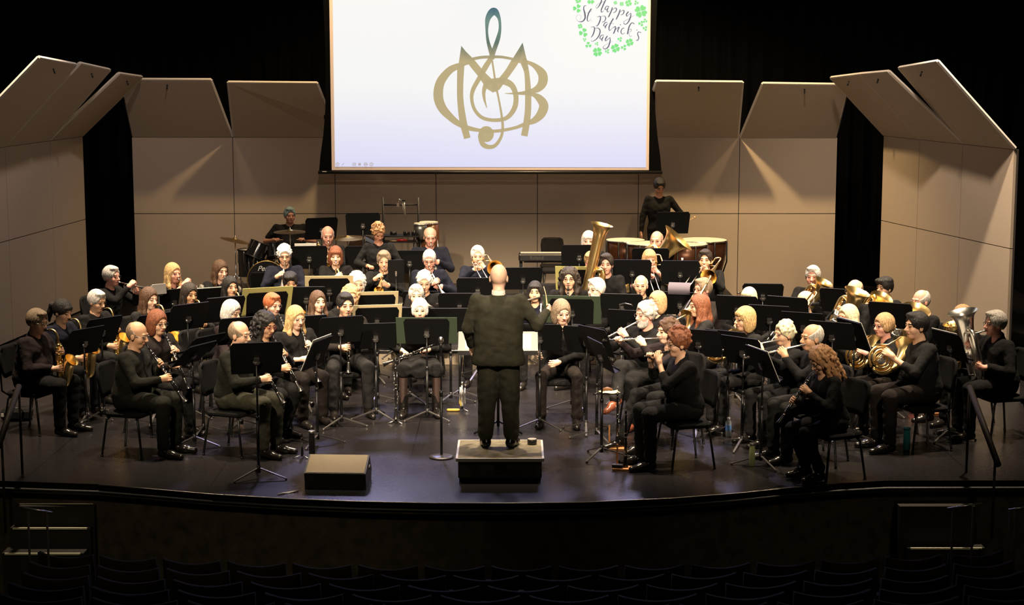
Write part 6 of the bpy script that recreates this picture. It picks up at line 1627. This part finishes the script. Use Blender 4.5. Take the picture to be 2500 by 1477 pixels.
# timpani
YT = 26.15
timpano(at_y(1527, 586, YT + .25).x, YT + .25, Bz, .30, at_y(1527, 586, YT + .25).z - Bz, 'leftmost timpano behind the silver tuba bell')
timpano(at_y(1580, 596, YT - .2).x, YT - .2, Bz, .32, at_y(1580, 594, YT - .2).z - Bz, 'front left copper timpano beside the bald tuba player')
timpano(at_y(1672, 596, YT - .15).x, YT - .15, Bz, .34, at_y(1672, 596, YT - .15).z - Bz, 'front right copper timpano left of the largest one')
timpano(at_y(1716, 586, YT + .35).x, YT + .35, Bz, .37, at_y(1716, 586, YT + .35).z - Bz, 'largest copper timpano at the far right end')
q = PEOPLE['ti1']; M_ = Matrix.Translation(q['pos']) @ Matrix.Rotation(q['ang'] + math.pi, 4, 'Z') @ Matrix.Scale(q['s'], 4)
b = MB(); b.tube([(-.21, .20, .95), (-.52, .46, 1.16)], [.007, .006], 6); b.lathe([(.004, -.02), (.02, -.01), (.02, .01), (.004, .02)], 10, c=(-.52, .46, 1.16)); o = b.build('timpani_mallet', mat('hickory', (.55, .36, .18), .5)); o.matrix_world = M_; tag(o, 'thin mallet held out to the right by the standing timpanist', 'mallet')
# keyboard on its stand
YB = 26.3
ka, kb = at_y(1266, 627, YB), at_y(1392, 627, YB); kw_ = kb.x - ka.x; t = empty('stage_piano', ((ka.x + kb.x) / 2, YB, Bz), 0, 'black electric stage piano on a stand right of centre', 'keyboard'); zk = ka.z - Bz
b = MB(); b.rbox((0, 0, zk), (kw_, .30, .11), .03); b.build('piano_body', mat('piano_black', (.016, .015, .016), .35), t)
for k in range(28):
    pass
b = MB(); b.box((0, .07, zk + .058), (kw_ * .92, .13, .008)); b.build('keys', mat('ivory', (.6, .58, .52), .4), t)
text_mesh('maker_lettering', 'Roland', .075, mat('grey_print', (.07, .065, .065), .6), t, Matrix.Translation((-.12, -.152, zk)) @ Matrix.Rotation(R(90), 4, 'X'))
for sx in (-.36, .30):
    b = MB(); b.box((sx, 0, (zk - .06) / 2), (.05, .06, zk - .06)); b.box((sx, 0, .02), (.05, .40, .04)); b.build('stand_leg', M_BLACKM, t)
b = MB(); b.box((0, 0, zk - .07), (kw_ * .8, .06, .03)); b.build('stand_beam', M_BLACKM, t)
pc_ = at_y(1349, 600, 26.9); chair(Vector((pc_.x, 26.9, Bz)), 0.0, 'grey backed empty chair behind the stage piano', .86)
pc_ = at_y(1360, 640, 25.75); t = empty('piano_bench', (pc_.x, 25.75, Bz), 0, 'black padded bench in front of the stage piano', 'bench')
b = MB(); b.rbox((0, 0, .45), (.46, .34, .06), .06); b.build('seat', M_SEAT, t)
for sx in (-1, 1):
    for sy in (-1, 1):
        b = MB(); b.cyl((sx * .19, sy * .13, .43), (sx * .215, sy * .15, .003), .013, 8); b.build('leg', M_LEG, t)
# empty chairs in the band
pc_ = at_z(518, 905, .46); chair(Vector((pc_.x, pc_.y - .12, 0)), R(60), 'empty charcoal chair between two clarinet stands at left')
pc_ = at_z(1330, 700, .93); chair(Vector((pc_.x, pc_.y, 0)), R(0), 'empty chair behind the smiling flautist')
# ================================================================ small things on the stage floor
M_WOOD = mat('stained_oak', (.50, .22, .08), .45, noise=.25, nscale=30)
def peg(px, py, label, z=0.0):
    p = at_z(px, py, z); t = empty('instrument_peg', (p.x, p.y, z), 0, label, 'instrument stand')
    b = MB(); b.tube([(0, 0, .02), (0, 0, .16)], [.016, .007], 8); b.build('peg', M_BLACKM, t)
    for k in range(3):
        a = R(80 + 120 * k); b = MB(); b.tube([(0, 0, .03), (.10 * math.cos(a), .10 * math.sin(a), .006)], .006, 6); b.build('leg', M_STEEL, t)
    return p
def upright(kind, p, label, z=.05, rz=0):
    sp = INST[kind](); L = .69 if kind == 'clarinet' else .65
    io = empty(sp['name'], label=label, cat=sp['cat'], mtx=Matrix.Translation((p.x, p.y, p.z + z + L)) @ RZ(rz))
    for pn, me in sp['parts']: link(pn, me, io)
p = peg(967, 1033, 'small peg stand under the upright clarinet before the skirted person'); upright('clarinet', p, 'upright black clarinet standing on a peg before the skirted person')
p = peg(738, 1118, 'small peg stand left of the dark thermos')
def wood_stand(px, py, label, w=.20, d=.16):
    p = at_z(px, py, .0); t = empty('wooden_instrument_stand', (p.x, p.y, 0), R(-12), label, 'instrument stand')
    b = MB(); b.box((0, 0, .012), (w, d, .02)); b.build('base_board', M_WOOD, t)
    b = MB(); b.box((-.07, .05, .13), (.016, .014, .22)); b.build('upright', M_WOOD, t)
    b = MB(); b.cyl((.02, 0, .02), (.02, 0, .12), .008, 8); b.build('peg', M_WOOD, t); return p
p = wood_stand(1522, 1146, 'nearest wooden instrument stand at the stage front right'); upright('oboe', Vector((p.x + .02, p.y, 0)), 'tall english horn style oboe upright on the nearest wooden stand', .022)
b = MB(); b.rbox((0, 0, .02), (.11, .045, .036), .008, rot=None); simple('reed_case', b, M_BLACK, 'small black case lying on the nearest wooden stand', 'case', (p.x - .06, p.y - .03, .023), R(-12))
p = wood_stand(1502, 1096, 'rear wooden instrument stand behind the nearest one'); upright('oboe', Vector((p.x + .02, p.y, 0)), 'upright black oboe on the rear wooden stand', .022)
p = peg(1128, 1003, 'small tripod under the silver instrument left of the conductor')
b = MB(); b.tube([(0, 0, .06), (0, 0, .30)], [.030, .010], 12); b.tube([(0, 0, .30), (.004, 0, .34)], .012, 8); b.tube([(.035, 0, .08), (.035, 0, .27)], .007, 6); b.tube([(-.03, 0, .08), (-.02, 0, .28)], .007, 6)
simple('upright_flugelhorn', b, M_SILV, 'silver horn standing bell down left of the conductor legs', 'trumpet', (p.x, p.y, 0))
b = MB(); b.rbox((0, 0, .014), (.15, .05, .024), .02); simple('yellow_cloth', b, mat('cloth_yellow', (.38, .25, .03), .8, noise=.2), 'folded yellow cloth on the floor left of the conductor', 'cloth', (p.x - .10, p.y - .02, .001))
b = MB()
for a in (0, 50, 110, 160): b.tube([(-.08 * math.cos(R(a)), -.05 * math.sin(R(a)), .012), (0, 0, .022), (.08 * math.cos(R(a)), .05 * math.sin(R(a)), .012)], [.010, .014, .009], 6)
p = at_z(413, 1096, 0); simple('yellow_swab', b, mat('cloth_yellow', (.38, .25, .03), .8), 'crumpled yellow cloth beside the shoe of the bald clarinettist', 'cloth', (p.x, p.y, .001))
def bottle(px, py, h, r, m, capm, label, neck=.45, z=0.0, name='water_bottle', cat='bottle'):
    p = at_z(px, py, z); t = empty(name, (p.x, p.y, z), 0, label, cat)
    b = MB(); b.lathe([(r * .9, 0), (r, .008), (r, h * .72), (r * .85, h * .80), (r * neck, h * .88), (r * neck, h * .93)], 20); b.build('bottle_body', m, t)
    b = MB(); b.lathe([(r * neck * 1.15, h * .91), (r * neck * 1.15, h)], 16); b.build('cap', capm, t); return t
bottle(762, 1112, .26, .032, M_BLACKM, M_STEEL, 'tall dark thermos with silver cap behind the stage monitor', .9)
t = bottle(1778, 1066, .21, .033, mat('clear_plastic', (.55, .60, .66), .12, spec=.8, alpha=.55), mat('white_cap', (.8, .8, .8), .5), 'clear plastic water bottle with blue label on the floor'); b = MB(); b.lathe([(.0345, .07), (.0345, .13)], 20, cap=False); b.build('label_band', mat('label_blue', (.10, .25, .60), .5), t)
bottle(1836, 1138, .235, .030, mat('bottle_pale_green', (.50, .58, .25), .35), M_STEEL, 'pale green metal bottle beside a music stand post', .8)
bottle(2213, 1098, .235, .036, mat('bottle_teal', (.02, .22, .26), .35), mat('cap_teal', (.01, .12, .14), .5), 'teal water bottle standing at the shoe of the horn player', .9)
bottle(1803, 742, .20, .04, mat('bottle_amber', (.20, .12, .08), .25, spec=.7), M_STEEL, 'brown ribbed bottle standing at the rear right by the riser', .7, 0)
t = bottle(1131, 742, .09, .04, mat('cup_cream', (.70, .60, .42), .5), mat('cup_yellow', (.75, .50, .06), .5), 'small cream cup with yellow lid on the floor behind the bands middle', .9, name='cup', cat='cup')
t = bottle(1668, 690, .33, .017, mat('bottle_orange', (.65, .25, .10), .4), mat('white_cap', (.8, .8, .8), .5), 'slim orange and white bottle on the stand of the bass trombonist', .7, A); t.matrix_world = ST['z'][1] @ Matrix.Translation((.03, .03, -.137)) @ Matrix.Rotation(R(-16), 4, 'X')
def flatpaper(px, py, w, d, label, rz=0, z=.002, m=None, name='paper'):
    p = at_z(px, py, z); rnd = random.Random(px); n = 6; vs = []; fs = []
    for i in range(n + 1):
        for j in range(n + 1): vs.append((w * (i / n - .5), d * (j / n - .5), .006 * math.sin(i * 1.3 + j * .9) + .008))
    for i in range(n):
        for j in range(n): a = i * (n + 1) + j; fs.append((a, a + n + 1, a + n + 2, a + 1))
    b = MB(); b.add(vs, fs, True); o = simple(name, b, m or M_PAPER, label, 'paper', (p.x, p.y, z), R(rz)); md = o.modifiers.new('thickness', 'SOLIDIFY'); md.thickness = .003; return o
flatpaper(2122, 1053, .36, .26, 'open newspaper lying on the floor below the ash haired horn player', 4, m=mat('newsprint', (.55, .50, .44), .9, noise=.3, nscale=25), name='newspaper')
flatpaper(703, 1204, .22, .016, 'short strip of white tape near the stage edge left of the monitor', 38)
# tray with napkin between the two post stands
p = at_z(1484, 958, .58); t = empty('clip_tray', (p.x, p.y, .58), 0, 'small tray clamped on the stand post near the crossed legs', 'tray')
b = MB(); b.box((0, 0, 0), (.22, .16, .012)); b.build('tray', M_BLACKM, t)
q = at_z(1448, 958, .58); b = MB(); b.tube([(-.10, 0, -.01), (q.x - p.x, q.y - p.y, -.02)], .010, 6); b.build('clamp_arm', M_BLACKM, t)
flatpaper(1488, 958, .20, .15, 'cream napkin lying on the small clamped tray', 8, .588, mat('napkin', (.70, .58, .36), .9), 'napkin')
b = MB(); b.tube([(-.05, 0, .02), (0, .01, .028), (.05, -.005, .02)], [.015, .02, .014], 8); simple('brown_reed_case', b, mat('leather_brown', (.18, .08, .04), .5), 'small brown leather pouch lying on the napkin', 'pouch', (p.x - .005, p.y, .590))
# bag, boxes
p = at_z(42, 1024, 0); t = empty('equipment_bag', (p.x, p.y, 0), R(8), 'flat black bag under the chair at the far left', 'bag'); b = MB(); b.rbox((0, 0, .07), (.34, .24, .13), .06); b.build('bag_body', M_SEAT, t)
b = MB(); b.tube([(-.09, -.12, .10), (-.06, -.15, .16), (.06, -.15, .16), (.09, -.12, .10)], .008, 6); b.build('handle', M_BLACKM, t); b = MB(); b.box((-.14, -.122, .08), (.03, .004, .04)); b.build('name_tag', M_PAPER, t)
p = at_z(2456, 962, 0); b = MB(); b.box((0, 0, .10), (.26, .22, .20)); simple('storage_box', b, mat('box_grey', (.35, .33, .32), .6), 'pale grey box on the floor behind the silver euphonium player', 'box', (p.x, p.y, .001))
p = at_z(2282, 1015, 0); b = MB(); b.box((0, 0, .02), (.24, .10, .035)); simple('wood_block', b, M_WOOD, 'tan wooden block lying under the chair of the horn player', 'block', (p.x, p.y, .001), R(5))
p = at_z(2233, 1008, 0); b = MB(); b.rbox((0, 0, .03), (.14, .09, .05), .02); simple('red_mute', b, mat('mute_red', (.65, .05, .03), .35), 'shiny red mute on the floor by the horn player', 'mute', (p.x, p.y, .001))
# purple curled page
o_ = ST['ab'][1]; b = MB(); n = 10; vs = []; fs = []
for i in range(n + 1):
    a = R(-20 + 130 * i / n); vs += [(-.14, .07 - .10 * math.cos(a), .20 + .08 * math.sin(a)), (.14, .07 - .10 * math.cos(a), .20 + .08 * math.sin(a))]
for i in range(n): fs.append((2 * i, 2 * i + 1, 2 * i + 3, 2 * i + 2))
b.add(vs, fs, True); o = b.build('curled_page', mat('page_mauve', (.10, .085, .115), .8)); o.matrix_world = o_; tag(o, 'curled mauve page drooping over a stand right of the bald bass clarinettist', 'page')
b = MB(); b.tube([(-.10, .02, .19), (-.10, .02, .25), (-.04, .02, .27), (.04, .02, .26), (.05, .02, .24)], .006, 6); o = b.build('wire_clip', M_CHROME); o.matrix_world = ST['ae'][1]; tag(o, 'bent chrome wire clip on the stand behind the grey bearded flautist', 'clip')
# things held
q = PEOPLE['cond']; Mc = Matrix.Translation(q['pos']) @ Matrix.Rotation(q['ang'] + math.pi, 4, 'Z') @ Matrix.Scale(q['s'], 4)
b = MB(); b.tube([(.45, .305, 1.28), (.445, .312, 1.33), (.432, .32, 1.44), (.41, .34, 1.51)], [.011, .008, .0045, .003], 8); o = b.build('baton', mat('baton_wood', (.75, .55, .34), .5)); o.matrix_world = Mc; tag(o, 'pale conducting baton raised in the right hand of the conductor', 'baton')
q = PEOPLE['ob1']; Mo = Matrix.Translation(q['pos']) @ Matrix.Rotation(q['ang'] + math.pi, 4, 'Z') @ Matrix.Scale(q['s'], 4)
sp_o = INST['clarinet'](); io = empty('clarinet', label='dark clarinet resting across the lap of the skirted person', cat='clarinet', mtx=Mo @ Matrix.Translation((-.22, .33, .83)) @ RZ(6) @ RY(-70) @ Matrix.Rotation(0, 4, 'X'))
for pn, me in sp_o['parts']: link(pn, me, io)
q = PEOPLE['fl2']; Mf = Matrix.Translation(q['pos']) @ Matrix.Rotation(q['ang'] + math.pi, 4, 'Z') @ Matrix.Scale(q['s'], 4)
sp_f = INST['flute'](); io = empty('flute', label='silver flute held upright by the layered haired person at right', cat='flute', mtx=Mf @ Matrix.Translation((.205, .32, 1.23)) @ RZ(0) @ RY(88))
for pn, me in sp_f['parts']: link(pn, me, io)

# ================================================================ steps and rails at both ends of the stage front
M_STEP = mat('step_black', (.022, .018, .012), .7); M_NOSE = mat('nosing_strip', (.85, .80, .60), .5)
M_RAIL = mat('rail_dark', (.020, .014, .011), .6, spec=.2)
def steps(lines, label, side_):
    t = empty('stage_steps', (0, 0, 0), 0, label, 'steps'); prev = None
    for i, (xa, xb, y) in enumerate(lines):
        z = -.19 * (i + 1) - .02; a, c = at_z(xa, y, z), at_z(xb, y, z); yb = (prev if prev else min(a.y + .33, 16.0))
        b = MB(); b.box(((a.x + c.x) / 2, (a.y + yb) / 2 + .0, z - .45), (c.x - a.x + .06, yb - a.y, .9)); b.build('step', M_STEP, t)
        b = MB(); b.box(((a.x + c.x) / 2, a.y - .003, z - .004), (c.x - a.x, .022, .016)); b.build('nosing', M_NOSE, t); prev = a.y
steps([(48, 228, 1230), (32, 213, 1289), (12, 196, 1351)], 'black steps with pale nosing strips at the left of the stage', -1)
steps([(2190, 2357, 1220), (2205, 2378, 1279), (2223, 2397, 1338)], 'black steps with pale nosing strips at the right of the stage', 1)
def hand_rail(pts, posts, label, r=.030):
    o = pts[0]; t = empty('hand_rail', (o.x, o.y, 0), 0, label, 'handrail'); d = Vector((o.x, o.y, 0))
    b = MB(); b.tube([p - d for p in pts], r, 10); b.build('top_rail', M_RAIL, t)
    for (a, z) in posts: b = MB(); b.cyl(a - d, Vector((a.x, a.y, z)) - d, .013, 8); b.build('post', M_RAIL, t)
ra, rb_ = at_y(2367, 945, 16.5), at_y(2437, 1135, 15.45); hand_rail([ra, rb_], [(ra, 0), (ra.lerp(rb_, .9), -.4)], 'dark sloping handrail at the right stage steps')
ra, rb_ = at_y(46, 943, 16.5), at_y(-4, 1090, 15.6); hand_rail([ra, rb_], [(ra, 0), (ra.lerp(rb_, .85), -.4)], 'dark sloping handrail at the left stage steps')
M_RAILB = mat('rail_bright', (.45, .43, .46), .3, .8)
def aisle_rail(a, b_, posts, y, label):
    pa, pb = at_y(*a, y), at_y(*b_, y); t = empty('aisle_rail', (pa.x, y, -1.6), 0, label, 'handrail'); d = Vector((pa.x, y, -1.6))
    m = MB(); m.cyl(pa - d, pb - d, .009, 8); m.build('grab_bar', M_RAILB, t)
    for px in posts:
        p = at_y(px, (a[1] + b_[1]) / 2 + 4, y); m = MB(); m.cyl(p - d, Vector((p.x, y, -1.6)) - d, .010, 8); m.build('post', M_RAIL, t)
aisle_rail((2312, 1242), (2397, 1229), (2327, 2376), 13.9, 'short bright aisle rail before the right steps')
aisle_rail((2462, 1245), (2512, 1237), (2467, 2480), 13.9, 'short bright aisle rail cut by the right picture edge')
aisle_rail((57, 1239), (128, 1252), (68, 114), 13.9, 'short dim aisle rail before the left steps')

# ================================================================ house seats
M_SEATH = mat('house_seat_cloth', (.010, .0075, .0035), .9, spec=.08, noise=.2, nscale=50); M_SEATP = mat('house_seat_shell', (.004, .003, .002), .8, spec=.1)
def seat_meshes():
    b = MB(); n = 10; vs = []; fs = []
    def prof(t, z, o): return (.25 * t, .05 * (1 - t * t) * -1 + o - .10 * (z - .4), z - .03 * (1 - t * t) * (1 if z > .7 else 0) * -0 - (.028 * (1 - t * t) if z > .75 else 0))
    zs = (.38, .55, .72, .84)
    for o in (0, .05):
        for z in zs:
            for k in range(n + 1): t = -1 + 2 * k / n; vs.append(prof(t, z, o))
    W = n + 1; H = len(zs); O_ = W * H
    for i in range(H - 1):
        for k in range(n): a = i * W + k; fs.append((a, a + 1, a + W + 1, a + W)); fs.append((O_ + a, O_ + a + W, O_ + a + W + 1, O_ + a + 1))
    for k in range(n):
        fs.append((k, O_ + k, O_ + k + 1, k + 1)); a = (H - 1) * W + k; fs.append((a, a + 1, O_ + a + 1, O_ + a))
    for i in range(H - 1): a = i * W; fs.append((a, a + W, O_ + a + W, O_ + a)); a = i * W + n; fs.append((a, O_ + a, O_ + a + W, a + W))
    b.add(vs, fs, True); back = b.mesh('seat_back', M_SEATH)
    b = MB(); b.rbox((0, .20, .44), (.46, .42, .09), .06); cush = b.mesh('seat_cushion', M_SEATH)
    b = MB(); b.box((.27, .16, .60), (.045, .36, .03)); b.box((.27, .12, .29), (.03, .20, .58)); arm = b.mesh('armrest', M_SEATP)
    return back, cush, arm
SB, SCU, SAR = seat_meshes()
NUMW = 'one two three four five six seven eight nine ten eleven twelve thirteen fourteen fifteen sixteen'.split()
rown = ['first row', 'second row', 'third row', 'fourth row', 'nearest row']
for ri, (Y0, yc) in enumerate(((14.0, 1381), (12.8, 1404), (11.7, 1429), (10.5, 1453), (9.4, 1477))):
    zt = at_y(1250, yc, Y0).z; nx = int((1250 / (F_PX / Y0) + .3) / .56) + 1
    cols = []
    for k in range(-nx, nx + 1):
        x = (k + (.5 if ri % 2 else 0)) * .56 + .08
        if abs(x) < 1250 / (F_PX / Y0) + .2: cols.append(x)
    for ci, x in enumerate(cols):
        y = Y0 + .026 * x * x
        r0 = -.052 * x * -1
        side_ = 'left' if x < 0 else 'right'
        t = empty('theatre_seat', (x, y, zt - .84), math.atan(.052 * x), 'dark empty theatre seat, number %s from the left in the %s before the stage' % (NUMW[ci], rown[ri]), 'theatre seat', 'empty seats of the ' + rown[ri])
        link('seat_back', SB, t); link('seat_cushion', SCU, t); link('armrest', SAR, t)
# sloping house floor carrying the rows
b = MB(); vs = []
prof_ = []
for (Y0, yc) in ((9.4, 1477), (10.5, 1453), (11.7, 1429), (12.8, 1404), (14.0, 1381)): prof_.append((Y0, at_y(1250, yc, Y0).z - .84))
yy = [(4.0, prof_[0][1] + 1.6)] + [(8.7, prof_[0][1] + .002)]
for i, (y, z) in enumerate(prof_): yy += [(y + .75, z - .001), (y + .76, (prof_[i + 1][1] if i < 4 else -1.598) - .001)]
yy += [(16.0, -1.60)]
for (y, z) in yy: vs += [(-9, y, z), (9, y, z)]
b.add(vs, [(2 * i, 2 * i + 1, 2 * i + 3, 2 * i + 2) for i in range(len(yy) - 1)]); o = b.build('floor_seating', M_HOUSE); tag(o, kind='structure')
